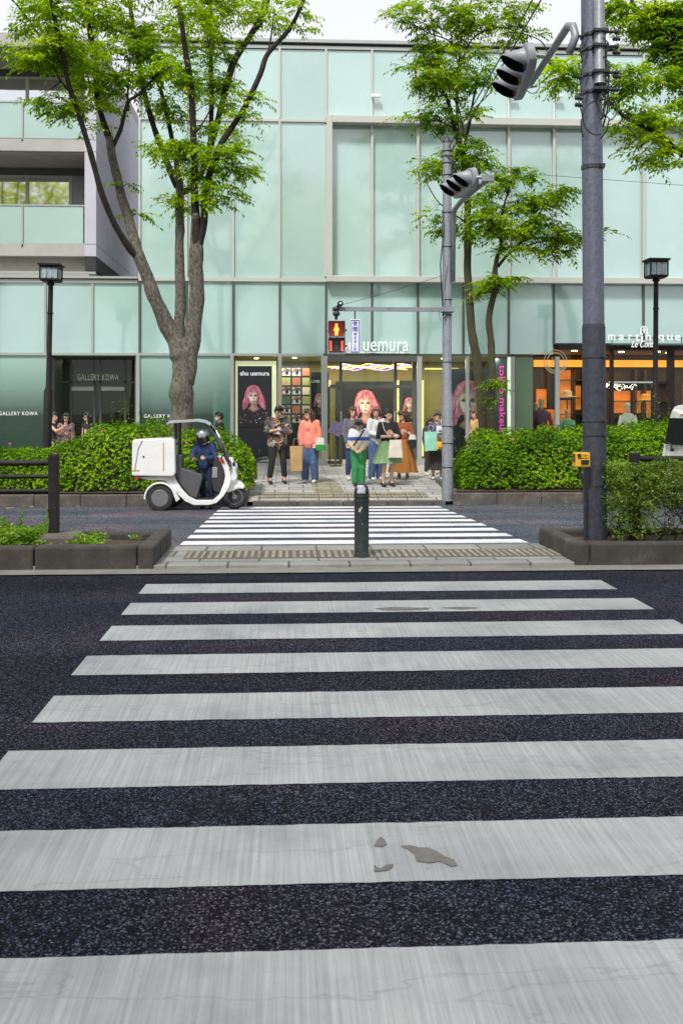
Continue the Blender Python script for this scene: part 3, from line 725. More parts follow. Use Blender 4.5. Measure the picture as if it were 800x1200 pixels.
sf = MB(); sf.box((XLL, YC+.1, cz(177)-.02), (xc0-.01, YC+2.0, cz(177)-.002)); sf.box((XLL, YC+.1, cz(55)-.02), (xc0-.01, YC+2.0, cz(55)-.002)); sf.box((XLL, YC+.3, Z2+.07), (xs_-.1, YC+9, cz(300)-.002))
sf.build('soffit', M['soffit'], cb)
mirror, t, p, N, L = nodes('reflecting_window_glass')
tcn = N.new('ShaderNodeTexCoord'); nz = N.new('ShaderNodeTexNoise'); nz.inputs['Scale'].default_value = .8; L.new(tcn.outputs['Object'], nz.inputs['Vector'])
bb = N.new('ShaderNodeBump'); bb.inputs['Strength'].default_value = .06; bb.inputs['Distance'].default_value = .05; L.new(nz.outputs[0], bb.inputs['Height']); L.new(bb.outputs[0], p.inputs['Normal'])
p.inputs['Base Color'].default_value = (.66,.68,.70,1); p.inputs['Metallic'].default_value = .95; p.inputs['Roughness'].default_value = .03
YW = YC+1.95
M['rail_glass'] = pm('balcony_frosted_glass', (.36,.50,.46), .12, 0, .6, .05, .5, coat=.5)
def window_band(zb, zt, zh, zbal0, zbal1):
    """one storey: dark header, window panes, balcony glass"""
    hd = MB(); hd.box((XLL, YW-.06, zt+.0), (xc0-.01, YW+.04, zh)); hd.build('shutter_box', M['dark_metal'], cb)
    fr = MB(); xr = gx(83, YW)
    fr.box((XLL, YW-.05, zb-.06), (xr, YW+.03, zb)); fr.box((XLL, YW-.05, zt-.06), (xr, YW+.03, zt-.001))
    edges = [gx(32.5-i*50, YW) for i in range(4)]
    for x in edges+[xr]: fr.box((x-.045, YW-.052, zb-.06), (x+.045, YW+.032, zt))
    fr.build('window_frame', M['cream_metal'], cb)
    xx = [xr]+edges
    for a, b in zip(xx[1:], xx[:-1]): MB().box((a+.04, YW-.01, zb), (b-.04, YW+.01, zt-.06)).build('window', mirror, cb)
    MB().box((xr+.04, YW-.03, zb-.3), (xc0-.02, YW+.02, zt)).build('wall_panel', pm('grey_wall_panel', (.34,.34,.36), .6), cb)
    xs2 = [xc0-.02]+[gx(26.5-i*78, YC) for i in range(4)]
    for a, b in zip(xs2[1:], xs2[:-1]): MB().box((a+.03, YC+.03, zbal0), (b-.03, YC+.05, zbal1-.03)).build('balcony_glass', M['rail_glass'], cb)
    rl = MB(); rl.box((XLL, YC+.01, zbal1-.03), (xc0-.01, YC+.07, zbal1+.01)); rl.box((XLL, YC+.02, zbal0-.03), (xc0-.01, YC+.06, zbal0))
    for x in xs2[1:]: rl.box((x-.02, YC+.0, zbal0-.12), (x+.02, YC+.06, zbal1-.031))
    rl.build('balcony_rail', M['silver_metal'], cb)
window_band(ZZ(162, YW, 40)*0+ZZ(240, YW, 40), ZZ(206, YW, 40), ZZ(189, YW, 40), cz(285), cz(240))
window_band(ZZ(120, YW, 40), ZZ(90.5, YW, 40), ZZ(70, YW, 40), cz(161), cz(119))
# ------------------------------------------------------------ posters
M['poster'] = pm('poster_black', (.016,.018,.024), .35, var=.2); M['pink_hair'] = pm('print_pink', (.42,.10,.16), .4, var=.25, scale=9, stretch=(3,3,.4)); M['skin_print'] = pm('print_skin', (.42,.28,.24), .4, var=.12, scale=5)
M['skin_shade'] = pm('print_skin_shade', (.19,.09,.075), .4); M['print_dark'] = pm('print_dark', (.02,.015,.02), .4); M['print_lip'] = pm('print_lips', (.42,.10,.13), .4)
M['print_grey'] = pm('print_grey', (.30,.30,.32), .4, var=.5, scale=14); M['print_gold'] = pm('print_gold', (.42,.28,.10), .4, var=.4, scale=12); M['print_white'] = pm('print_white', (.72,.72,.74), .4, var=.1)
M['pink_light'] = pm('print_pink_light', (.58,.24,.30), .4, var=.2, scale=9, stretch=(3,3,.4))
PM = [M['poster'], M['pink_hair'], M['skin_print'], M['skin_shade'], M['print_dark'], M['print_lip'], M['print_grey'], M['print_gold'], M['print_white'], M['pink_light']]
def ell(cx, cz, rx, rz, n=20, a0=0, a1=360, tilt=0):
    o = []
    for i in range(n+(0 if a1-a0 == 360 else 1)):
        a = R(a0+(a1-a0)*i/n); x, z = rx*math.cos(a), rz*math.sin(a)
        o.append((cx+x*math.cos(tilt)-z*math.sin(tilt), cz+x*math.sin(tilt)+z*math.cos(tilt)))
    return o
HT = [pm('print_pink_%s' % n, c, .4, var=.3, scale=12, stretch=(4,4,.5)) for n, c in (('deep', (0.290,0.058,0.109)), ('rose', (0.522,0.131,0.203)), ('mid', (0.725,0.246,0.334)), ('pale', (0.800,0.478,0.551)))]
ST = [pm('print_skin_%s' % n, c, .4, var=.1, scale=8) for n, c in (('umber', (0.189,0.087,0.072)), ('brown', (0.319,0.167,0.138)), ('warm', (0.464,0.275,0.232)), ('light', (0.652,0.435,0.384)), ('bright', (0.800,0.652,0.594)))]
PM += HT+ST
def portrait(m, cx, y, cz, s):
    """a made-up model with long pink hair and a black top, printed flat: many small shapes in layers a fraction of a mm apart"""
    lay = [0]; pr = random.Random(5)
    def P(poly, mat):
        lay[0] += 1; yy = y-.0007*lay[0]
        m.prism([(cx+u*s, cz+v*s) for u, v in poly], yy-.0004, yy, 'Y', mat)
    P([(-.56,.15),(-.55,.5),(-.42,.82),(-.2,.98),(.1,1.0),(.35,.9),(.52,.62),(.60,.3),(.72,-.1),(.88,-.5),(.6,-.6),(.35,-.3),(-.3,-.25),(-.55,-.7),(-.78,-.75),(-.68,-.3)], 11)
    for i in range(46):                                   # locks falling at both sides
        sd = -1 if i % 2 else 1; u0 = sd*pr.uniform(.30, .55); v0 = pr.uniform(.2, .8); u1 = sd*pr.uniform(.42, .84)+.03; v1 = pr.uniform(-.75, -.2); wd = pr.uniform(.012, .04)
        um = (u0+u1)/2+sd*pr.uniform(0, .08); P([(u0-wd/2, v0), (u0+wd/2, v0), (um+wd, (v0+v1)/2), (u1+wd/2, v1), (u1-wd/2, v1), (um-wd, (v0+v1)/2)], 10+pr.choice((0,0,1,2,2,3)))
    P([(-1.0,-1.9),(-.98,-1.1),(-.75,-.76),(-.3,-.52),(.3,-.52),(.8,-.78),(1.05,-1.15),(1.1,-1.9)], 4)
    P([(-.2,-.15),(.24,-.1),(.27,-.5),(.42,-.66),(.0,-.9),(-.36,-.64),(-.19,-.45)], 15)
    P([(-.14,-.3),(.06,-.35),(.1,-.55),(.2,-.64),(.0,-.78),(-.24,-.62),(-.14,-.48)], 16)
    face = [(-.38,.25),(-.37,.55),(-.18,.74),(.13,.76),(.33,.56),(.36,.25),(.31,-.02),(.19,-.24),(.06,-.37),(-.06,-.37),(-.2,-.24),(-.32,0)]
    for k, (mt, sc, du) in enumerate(((15,1.0,0),(16,.93,-.02),(17,.84,-.045),(18,.66,-.07))):
        P([(u*sc+du, (v-.2)*sc+.2) for u, v in face], mt)
    P([(-.1,.55),(.0,.6),(.06,.45),(-.0,.3),(-.1,.35)], 18)
    for sx in (-1, 1):
        c = -.02+sx*.17; mt = 15 if sx > 0 else 16
        P([(c-.13,.25),(c-.09,.34),(c+.04,.36),(c+.13,.30),(c+.11,.22),(c,.18)], mt)
        P([(c-.12,.255+.015*sx),(c-.05,.30),(c+.05,.30),(c+.14,.275+.02*sx),(c+.06,.245),(c-.05,.235)], 4)
        P(ell(c-.035, .262, .018, .014, 8), 6); P([(c+.04,.262),(c+.09,.27),(c+.05,.25)], 8)
        P([(c-.13,.375-.01*sx),(c-.05,.405),(c+.08,.40),(c+.14,.375+.01*sx),(c+.06,.385),(c-.05,.385)], 15)
    P([(-.02,.26),(.035,.24),(.05,.06),(.07,.03),(.0,.0),(-.06,.03),(.0,.05),(.0,.15)], 15); P([(-.045,.2),(-.02,.2),(-.02,.05),(-.05,.05)], 18)
    P([(-.10,-.115),(-.04,-.085),(.0,-.10),(.04,-.085),(.10,-.115),(.0,-.125)], 4); P([(-.09,-.12),(.0,-.125),(.09,-.12),(.04,-.175),(-.04,-.175)], 5); P([(-.03,-.14),(.02,-.14),(.0,-.155)], 16)
    P([(-.16,-.3),(.0,-.24),(.14,-.28),(.05,-.36),(-.05,-.36)], 16)
    for i in range(40):                                   # fringe
        u0 = pr.uniform(-.44, .46); wd = pr.uniform(.015, .045); u1 = u0*.98+pr.uniform(-.04, .04); v1 = .43+.12*abs(u0)*-1+pr.uniform(-.06, .1); v0 = min(.97, .97-abs(u0)**2*1.1)
        P([(u0*.75-wd/2, v0), (u0*.75+wd/2, v0), (u1+wd*.8, (v0+v1)/2), (u1, v1), (u1-wd*.8, (v0+v1)/2)], 10+pr.choice((0,1,1,2,2,3)))
    for i in range(60):                                   # glints and embroidery on the black top
        u = pr.uniform(-.95, 1.0); v = pr.uniform(-1.7, -.85); r_ = pr.uniform(.015, .06)
        if abs(u) < .25 and v > -1.1: continue
        P([(u+r_*pr.uniform(.4,1.3)*math.cos(q*.9), v+r_*pr.uniform(.3,1.1)*math.sin(q*.9)) for q in range(7)], pr.choice((6,6,7,8,3,4,15)))
def poster(name, label, px0, px1, py0, py1, Y, scale, pcx, pcy, cat='poster'):
    x0, x1 = XX(px0, Y), XX(px1, Y); z1 = ZZ(py0, Y, (px0+px1)/2); z0 = max(Z0+.02, ZZ(py1, Y, (px0+px1)/2))
    t = thing(name, label, cat, ((x0+x1)/2, Y, z0))
    pn = MB(); pn.box((x0, Y, z0), (x1, Y+.04, z1)); pn.build('panel', M['poster'], t)
    m = MB(); portrait(m, XX(pcx, Y), Y-.002, ZZ(pcy, Y, pcx), scale)
    # keep what lies on the panel
    out = MB()
    bm = bmesh.new(); me = bpy.data.meshes.new('tmp'); me.from_pydata([tuple(v) for v in m.v], [], m.f); me.polygons.foreach_set('material_index', m.m)
    bm.from_mesh(me); bpy.data.meshes.remove(me)
    for co, no in (((x0,0,0),(-1,0,0)), ((x1,0,0),(1,0,0)), ((0,0,z0),(0,0,-1)), ((0,0,z1),(0,0,1))):
        bmesh.ops.bisect_plane(bm, geom=bm.verts[:]+bm.edges[:]+bm.faces[:], plane_co=co, plane_no=no, clear_outer=True)
    bm.verts.ensure_lookup_table(); out.add([v.co.copy() for v in bm.verts], []); 
    for f in bm.faces: out.f.append([v.index for v in f.verts]); out.m.append(f.material_index)
    bm.free()
    out.build('printed_picture', PM, t)
    return t, x0, x1, z0, z1
# the backlit box at the left of the door: a lit frame round a black poster
Y = YF+.12
t, x0, x1, z0, z1 = poster('poster', 'tall black shu uemura poster with pink haired model in a lit frame beside the hedge', 278.5, 318.5, 429, 560, Y, .40, 297, 468)
m = MB(); fx0, fx1 = XX(275.5, Y), XX(323.5, Y); ft = ZZ(423, Y, 300)
m.box((fx0, Y-.01, Z0+.1), (x0-.004, Y+.1, z1)); m.box((x1+.004, Y-.01, Z0+.1), (fx1, Y+.1, z1)); m.box((fx0, Y-.01, z1+.003), (fx1, Y+.1, ft))
m.build('lit_frame', em('pale_yellow_light_box', (.52,.58,.36), .4, .06, 2), t)
m = MB(); put_text(m, 'shu uemura', (XX(298.5, Y), Y-.012, ZZ(437.5, Y, 298)), (x1-x0)*.86, .13, .01, bold=.03); m.build('lettering', M['print_white'], t)
# the wall of eye pictures
Yg = YF+.35
xa_, xb_ = XX(328, Yg), XX(363, Yg); za, zb_ = Z0+.1, ZZ(429, Yg, 345)
t = thing('eye_poster', 'black panel with a grid of made up eye close ups in warm tones', 'poster', ((xa_+xb_)/2, Yg, Z0))
MB().box((xa_, Yg, za), (xb_, Yg+.04, zb_)).build('panel', M['poster'], t)
tones = [pm('print_tone_%s' % n, c, .4, var=.15, scale=6) for n, c in (('olive', (0.435,0.348,0.131)), ('rust', (0.478,0.145,0.072)), ('peach', (0.800,0.551,0.392)), ('moss', (0.087,0.131,0.072)), ('tan', (0.580,0.377,0.217)), ('rose', (0.800,0.290,0.261)))]
grid = [[2,2,1],[0,1,0],[5,2,2],[3,2,0],[2,1,2],[4,2,1]]
eyes = {(0,0),(0,1),(2,0),(2,1),(2,2),(3,1),(4,0),(5,1)}
cw = (xb_-xa_-.06)/2.75; chh = cw*.93
m = MB()
for r_ in range(6):
    for c in range(3):
        X0 = xa_+.06+c*cw; X1 = min(X0+cw-.05, xb_-.01); Zt = zb_-.06-r_*chh; Zb = Zt-chh+.05
        if X1 <= X0+.05: continue
        m.box((X0, Yg-.006, Zb), (X1, Yg-.001, Zt), grid[r_][c])
        if (r_, c) in eyes and c < 2:
            ex, ez = (X0+X1)/2+.02, (Zb+Zt)/2-.03
            for q, (pl, mt) in enumerate(((ell(ex, ez+.03, .15, .075, 14), 6+(r_ % 2)), (ell(ex, ez, .125, .052, 14), 8), (ell(ex, ez, .05, .05, 10), 9), ([(ex-.13, ez+.0), (ex-.06, ez+.055), (ex+.06, ez+.06), (ex+.14, ez+.01), (ex+.06, ez+.04), (ex-.06, ez+.037)], 9), ([(ex-.15, ez+.10), (ex-.05, ez+.135), (ex+.14, ez+.11), (ex+.13, ez+.095), (ex-.05, ez+.11)], 9))):
                m.prism([(max(X0, min(X1, a)), max(Zb, min(Zt, b))) for a, b in pl], Yg-.0085-.002*q, Yg-.0075-.002*q, 'Y', mt)
m.build('printed_picture', tones+[M['skin_shade'], M['print_lip'], M['print_white'], M['print_dark']], t)
# dark LIVE poster
Yl = YF+.7
t, x0, x1, z0, z1 = poster('poster', 'dark poster headed LIVE half hidden behind the post right of the eye pictures', 364, 385, 436, 520, Yl, .22, 374, 470)
m = MB(); put_text(m, 'LIVE', (XX(369.5, Yl), Yl-.012, ZZ(447, Yl, 370)), .24, .07, .008, bold=.02); m.build('lettering', M['print_white'], t)
poster('poster', 'wide black poster with pink haired model inside behind the glass doors', 393, 463, 447, 545, YB-.1, .56, 428, 478)
poster('poster', 'narrow dark display poster inside at the right of the doors', 468, 488, 446, 545, YB-.15, .25, 479, 475)
poster('poster', 'very large close up of pink haired model in the window behind the slim trunks', 528, 572, 432, 543, YF+.25, .78, 549, 478)
Yp = YF+.18
t = thing('shop_banner', 'dark grey vertical panel with bright pink words tokyo makeup running down it', 'banner', (XX(585, Yp), Yp, Z0))
MB().box((XX(577, Yp), Yp, Z0), (XX(594, Yp), Yp+.08, Z3-.08)).build('panel', pm('slate_panel', (.085,.09,.10), .5), t)
m = MB(); put_text(m, 'tokyo makeup s', (XX(587, Yp), Yp-.012, ZZ(474, Yp, 585)), ZZ(428, Yp, 585)-ZZ(520, Yp, 585), .22, .02, bold=.0, rot=Matrix.Rotation(R(90), 3, 'Y'))
m.build('lettering', em('hot_pink_letters', (.80,.06,.38), .7, .05), t)
# small tilted display stand inside the doors
t = thing('display_stand', 'slim stand with a tilted dark screen by the cosmetics shop door', 'stand', (XX(393, YF+.1), YF-.4, .09))
m = MB(); x = XX(393, YF-.4); m.cbox((x, YF-.4, .11), (.32, .32, .03)); m.tube([(x, YF-.4, .1), (x, YF-.4, 1.0)], .022, 8); m.build('post', M['dark_metal'], t)
MB().cbox((x+.02, YF-.42, 1.12), (.34, .04, .42), rot=Matrix.Rotation(R(-32), 3, 'X') @ Matrix.Rotation(R(25), 3, 'Y')).build('screen', pm('violet_screen', (.10,.07,.14), .3, var=.6, scale=9), t)
# lamps of the shops, then two added ones that brighten the window posters
def area(x, y, z, sx, sy, e, col, rx=0):
    l = bpy.data.lights.new('shop_area_light', 'AREA'); l.shape = 'RECTANGLE'; l.size = sx; l.size_y = sy; l.energy = e; l.color = col
    o = bpy.data.objects.new('shop_area_light', l); COL.objects.link(o); o.location = (x, y, z); o.rotation_euler = (rx, 0, 0); return o
area(XX(435, YF+1.6), YF+1.6, Z3-.10, 6, 1.8, 190, (1,.9,.6)); area(XX(725, YF+1.8), YF+1.8, ZZ(405, YF, 700)-.12, 6, 2, 80, (1,.62,.28))
area(-5.5, YF+2.6, Z3-.09, 4, 2, 40, (1,.97,.85))
area(XX(552, YF), YF+.13, Z3-.10, 1.6, .06, 8, (1,.95,.85), R(-12)).rotation_euler = (R(25), 0, 0)  # added lamp aimed at the poster right of the doors
area(XX(345, YF), YF+.13, Z3-.10, 1.0, .06, 16, (1,.95,.85), R(-12)).rotation_euler = (R(25), 0, 0)  # added lamp aimed at the posters left of the doors

# dress forms in the fashion shop
def dress_form(px, py_top, Y, label, cols, h=1.5, stand=.25):
    x = XX(px, Y); zt = ZZ(py_top, Y, px); zb = .11; s = (zt-zb)/1.6
    t = thing('dress_form', label, 'mannequin', (x, Y, zb))
    def rg(z, rx, ry, n=18, fold=0): return [(x+(rx*(1+fold*math.cos(6*a)))*math.cos(a), Y+ry*(1+fold*math.cos(6*a))*math.sin(a), zb+z*s) for a in [2*math.pi*k/n for k in range(n)]]
    def loft(prof, mat, nm):
        m = MB(); n = 18; vs = []
        for z, rx, ry, fo in prof: vs += rg(z, rx*s, ry*s, n, fo)
        m.add(vs, [(i*n+k, i*n+(k+1) % n, (i+1)*n+(k+1) % n, (i+1)*n+k) for i in range(len(prof)-1) for k in range(n)]+[tuple(range(n))[::-1], tuple(range((len(prof)-1)*n, len(prof)*n))])
        m.build(nm, mat, t, smooth='all')
    loft([(1.30,.055,.055,0),(1.42,.05,.05,0),(1.5,.06,.06,0),(1.56,.075,.085,0),(1.6,.03,.03,0)] if stand else [(1.3,.05,.05,0),(1.45,.045,.045,0)], M['skin_form'], 'neck')
    loft([(.25,.22,.17,.14),(.6,.19,.15,.10),(.85,.16,.12,.03),(.98,.12,.10,0)], cols[0], 'skirt')
    loft([(.90,.125,.10,.02),(1.05,.15,.11,0),(1.2,.18,.11,0),(1.29,.15,.09,0),(1.33,.06,.06,0)], cols[1], 'top')
    m = MB()
    for sx in (-1, 1): m.tube([(x+sx*.16*s, Y, zb+1.26*s), (x+sx*.24*s, Y-.02, zb+1.0*s), (x+sx*.22*s, Y-.06, zb+.72*s)], [.06*s, .05*s, .055*s], 10)
    m.build('sleeve', cols[1], t, smooth='all')
    m = MB(); m.lathe([(.16,0),(.16,.02),(.015,.03),(.015,.35)], (x, Y, zb), 14); m.build('stand', M['black_metal'], t)
M['skin_form'] = pm('form_cloth', (.55,.50,.42), .7)
fab = lambda n, c: pm(n, c, .85, var=.2, scale=9, bump=.3, bscale=40)
dress_form(634, 467, YF+.7, 'dress form in a purple dress in the window left of the grey pole', (fab('purple_cloth', (.13,.055,.11)), fab('purple_cloth_top', (.15,.06,.12))))
dress_form(627, 472, YF+1.0, 'dress form in a grey green coat just behind the purple dress', (fab('sage_cloth', (.16,.22,.18)), fab('sage_cloth_top', (.18,.24,.2))))
dress_form(735, 472, YF+.7, 'dress form in a white patterned blouse in the window right of the grey pole', (fab('khaki_cloth', (.30,.24,.14)), fab('white_cloth', (.62,.58,.52))))
dress_form(664, 480, YF+1.4, 'dress form in a mint green top low in the window beside the pole', (fab('mint_cloth', (.2,.42,.34)), fab('mint_cloth_top', (.22,.45,.36))))
# hats on the shelf
for px, py, c, lb in ((664, 462, (.62,.55,.42), 'cream brimmed hat on the amber lit shelf left of the pole'), (756, 466, (.75,.42,.08), 'yellow hat on a stand in the amber niche')):
    Yh = YF+2.6; x = XX(px, Yh); z = ZZ(py, Yh, px)
    m = MB(); m.lathe([(.26,0),(.25,.02),(.15,.03),(.14,.16),(.09,.2)], (x, Yh, z-.08), 18)
    t = thing('hat', lb, 'hat', (x, Yh, z-.08)); m.build('crown', pm('felt', c, .9), t, smooth=True)
    m = MB(); m.lathe([(.12,0),(.12,.02),(.02,.03),(.02,z-.1-.16)], (x, Yh, .11), 10); m.build('stand', M['black_metal'], t)
# string of tiny lamps
m = MB(); Yl = YF+1.4
for i in range(46):
    x = XX(706+1.3*(i % 30)+rnd.random(), Yl); z = ZZ(451+4.5*rnd.random()+3*math.sin(i), Yl, 720); m.sphere((x, Yl+.2*rnd.random(), z), .016, 6, 4)
m.tube([(XX(705+i*2, Yl), Yl+.1, ZZ(452+2.5*math.sin(i*.9), Yl, 720)) for i in range(22)], .004, 4)
tag(m.build('fairy_lights', em('warm_bulb', (1,.85,.6), 4)), 'string of tiny warm lamps across the fashion shop entrance', 'lights')

# ------------------------------------------------------------ poles, signals, lamps
def strap_band(m, c, r, h=.03, bolts=True):
    m.lathe([(r, 0), (r+.008, .003), (r+.008, h-.003), (r, h)], c, 20)
    if bolts: m.cbox((c[0]+r*.7, c[1]-r*.9, c[2]+h/2), (.05, .05, h*.9))
P1 = Vector((XX(697, 11.2), 11.2, .16))
lean = Vector((-.052, 0, 6.6-.16))/6.44     # the pole leans a touch
t1 = thing('signal_pole', 'tall thick grey steel pole in the right median planter close to the camera', 'pole', tuple(P1))
def p1(z, dx=0, dy=0): return Vector((P1.x+lean.x*(z-P1.z)*1.0+dx, P1.y+dy, z))
Zc = ZZ(380, 11.2, 697)
m = MB(); m.tube([p1(Zc-.01), p1(4), p1(8.2)], [.120, .117, .108], 24); m.build('pole', M['steel'], t1, smooth=True)
m = MB(); m.tube([p1(.1), p1(Zc-.04), p1(Zc)], [.132, .130, .122], 24); m.build('pole_sleeve', M['steel_low'], t1, smooth=True)
m = MB()
for z in (.75, 1.32, 1.48, 2.2): strap_band(m, tuple(p1(z)), .130 if z < Zc else .119, .022)
for z in (ZZ(199, 11.2, 690),): strap_band(m, tuple(p1(z)), .118, .05)
m.build('band', M['clamp'], t1, smooth=True)
m = MB(); za_ = ZZ(100, 11.1, 697); m.tube([p1(za_, .045, -.15), p1(za_+.02, .045, -.15), p1(8.2, .045, -.15)], [.068, .06, .058], 18)
m.build('upper_pipe', M['steel_light'], t1, smooth=True)
for py in (45, 62, 92, 112):
    m = MB(); z = ZZ(py, 11.2, 690); c = p1(z)
    m.lathe([(.113, 0), (.128, .004), (.128, .04), (.113, .044)], tuple(c), 20)
    m.cbox((c.x+.045, c.y-.17, z+.02), (.17, .12, .03)); m.tube([(c.x+.08, c.y-.14, z+.02), (c.x+.24, c.y-.14, z+.03)], .018, 8); m.sphere((c.x+.245, c.y-.14, z+.03), .03, 8, 6)
    m.tube([(c.x-.08, c.y-.12, z+.02), (c.x-.17, c.y-.15, z-.04), (c.x-.18, c.y-.12, z-.02)], .014, 6)
    m.build('clamp', M['clamp'], t1, smooth=True)
# cables looping round the pole
m = MB()
def loop(c, r, a0, a1, n=16, dz=0): return [Vector((c[0]+r*math.cos(R(a0+(a1-a0)*i/n)), c[1]-.16, c[2]+r*1.25*math.sin(R(a0+(a1-a0)*i/n))+dz*i/n)) for i in range(n+1)]
zc_ = ZZ(143, 11.1, 690)
m.tube(loop((p1(zc_).x-.03, 11.1, zc_), .15, 95, 290), .008, 6); m.tube(loop((p1(zc_).x+.10, 11.1, zc_+.1), .10, -80, 130), .008, 6)
m.tube([p1(ZZ(60, 11.1, 690), .12, -.12), p1(ZZ(95, 11.1, 690), .15, -.15), p1(ZZ(130, 11.1, 690), .13, -.15), p1(ZZ(150, 11.1, 690), .08, -.14)], .01, 6)
m.tube([p1(ZZ(30, 11.1, 690), .135, -.06), p1(ZZ(70, 11.1, 690), .14, -.08), p1(ZZ(120, 11.1, 690), .10, -.16), p1(ZZ(140, 11.1, 690), .07, -.15)], .009, 6)
m.build('cable', M['cable'], t1, smooth='all')
m = MB()
for k in range(5):
    za2 = ZZ(48+22*k, 11.1, 690); m.tube([p1(za2, -.12, -.06), p1(za2-.05, -.155-.02*(k % 2), -.09), p1(za2-.15, -.15, -.09), p1(za2-.22, -.118, -.05)], .007, 5)
    m.tube([p1(za2, .07, -.21), p1(za2-.07, .12, -.24), p1(za2-.19, .10+.03*(k % 2), -.22), p1(za2-.26, .06, -.12)], .008, 5)
m.tube([p1(ZZ(100, 11.1, 690), .02, -.14), p1(ZZ(128, 11.1, 690), .03, -.15), p1(ZZ(141, 11.1, 690), .07, -.17), p1(ZZ(120, 11.1, 690), .12, -.15)], .010, 6)
m.build('cable', M['cable'], t1, smooth='all')
for k, (py, sx) in enumerate(((46, 1), (90, 1), (62, 1), (116, -1), (124, -1))):
    zq = ZZ(py, 11.1, 690)
    mi = MB(); mi.lathe([(.012, 0), (.03, .015), (.02, .03), (.032, .045), (.02, .06), (.026, .085)], tuple(p1(zq, (.20 if sx > 0 else -.235), -.13)), 10, axis='X'); mi.build('insulator', M['clamp'], t1, smooth=True)
# push button box and its conduit
m = MB(); bz0, bz1 = ZZ(547, 11.0, 680), ZZ(530, 11.0, 680); bx0, bx1 = XX(672, 11.0), XX(689, 11.0)
tb = thing('push_button_box', 'yellow crossing push button box strapped to the thick grey pole', 'button box', ((bx0+bx1)/2, 11.0, bz0))
YEL = pm('yellow_box_paint', (.62,.33,.02), .4, dirt=((.25,.15,.03), .35, 12))
MB().box((bx0, 10.93, bz0), (bx1, 11.06, bz1)).build('box', YEL, tb, bevel=.012)
m = MB(); m.cbox(((bx0+bx1)/2+.02, 10.925, bz0+.055), (.085, .012, .05)); m.lathe([(.02, 0), (.02, -.02)], ((bx0+bx1)/2-.045, 10.93, bz0+.13), 12, axis='Y'); m.cbox((bx0-.0015, 10.99, bz0+.1), (.004, .07, .09)); m.build('button', M['black_metal'], tb)
m = MB(); put_text(m, 'ピー', ((bx0+bx1)/2+.03, 10.927, bz0+.13), .05, .02, .003); m.cbox(((bx0+bx1)/2, 10.929, bz0+.1), (.12, .004, .007)); m.build('button_marking', M['print_dark'], tb)
m = MB(); m.tube([((bx0+bx1)/2-.02, 11.0, bz0), ((bx0+bx1)/2-.01, 11.0, bz0-.1), (P1.x-.15, 11.05, bz0-.22), (P1.x-.148, 11.08, .15)], .018, 8); m.build('conduit', M['clamp'], tb, smooth=True)

M['signal_body'] = pm('pale_grey_signal_paint', (.25,.26,.29), .45, var=.08, dirt=((.18,.18,.19), .35, 5)); M['visor_in'] = pm('black_visor_lining', (.012,.012,.014), .6)
LENS = [pm('unlit_%s_lens' % n, c, .15, var=.35, scale=40, coat=.5) for n, c in (('green', (.05,.14,.12)), ('amber', (.26,.18,.06)), ('red', (.22,.06,.04)))]
def signal_head(parent, p_near, p_far, h, side):
    """horizontal three lamp head whose lamps look across the array, built between its two ends"""
    p_near = Vector(p_near); p_far = Vector(p_far); L_ = (p_far-p_near).length; ax = (p_far-p_near).normalized()
    out = Vector((-ax.y, ax.x, 0)).normalized(); out = out if out.x < 0 else -out       # the way the lamps face
    up = Vector((0,0,1)); out = (out-up*.16).normalized(); up2 = ax.cross(out).normalized(); up2 = up2 if up2.z > 0 else -up2
    M4 = Matrix((ax, out, up2)).transposed()          # local x along, y outward, z up
    c = (p_near+p_far)/2
    def T(v): return c+M4 @ Vector(v)
    m = MB(); n = 28; poly = []
    for i in range(n):
        a = 2*math.pi*i/n; q = 4
        u = abs(math.cos(a))**(2/q)*(1 if math.cos(a) > 0 else -1)*L_/2; v = abs(math.sin(a))**(2/q)*(1 if math.sin(a) > 0 else -1)*h/2
        poly.append((u, v))
    vs = [T((u*k_, y_, v*k_)) for y_, k_ in ((-.10, .9), (-.085, 1), (.0, 1), (.015, .96)) for u, v in poly]
    m.add(vs, [(j*n+i, j*n+(i+1) % n, (j+1)*n+(i+1) % n, (j+1)*n+i) for j in range(3) for i in range(n)]+[tuple(range(n))[::-1], tuple(range(3*n, 4*n))])
    hd = m.build('housing', M['signal_body'], parent, smooth=True)
    rr = h*.40
    for k in range(3):
        cx = (k-1)*L_*.315; m = MB(); N_ = 22; vs = []; 
        for lay, rsc in ((0, 1.0), (1, .93)):
            for i in range(N_+1):
                a = R(-35+250*i/N_)
                dep = .03+.27*max(0, math.sin(R(180*i/N_)))**.8
                for y_ in (0.01, dep): vs.append(T((cx+rr*rsc*math.cos(a), y_, rr*rsc*math.sin(a)-(.04*(y_ > .02)))))
        for lay in (0, 1):
            o = lay*(N_+1)*2
            for i in range(N_): m.add([], []); m.f.append([o+2*i, o+2*i+1, o+2*i+3, o+2*i+2]); m.m.append(lay)
        o = (N_+1)*2
        for i in range(N_): m.f.append([2*i+1, o+2*i+1, o+2*i+3, 2*i+3]); m.m.append(0)
        m.v = vs
        m.build('visor', [M['signal_body'], M['visor_in']], parent, smooth='all', fix=False)
        m = MB(); vs = [T((cx+rr*.9*math.cos(2*math.pi*i/20)*q, .02+.03*(1-q), rr*.9*math.sin(2*math.pi*i/20)*q)) for q in (1, .6, .2) for i in range(20)]
        m.add(vs, [(j*20+i, j*20+(i+1) % 20, (j+1)*20+(i+1) % 20, (j+1)*20+i) for j in range(2) for i in range(20)]+[tuple(range(40, 60))])
        m.build('lens', LENS[k], parent, smooth='all')
    return T
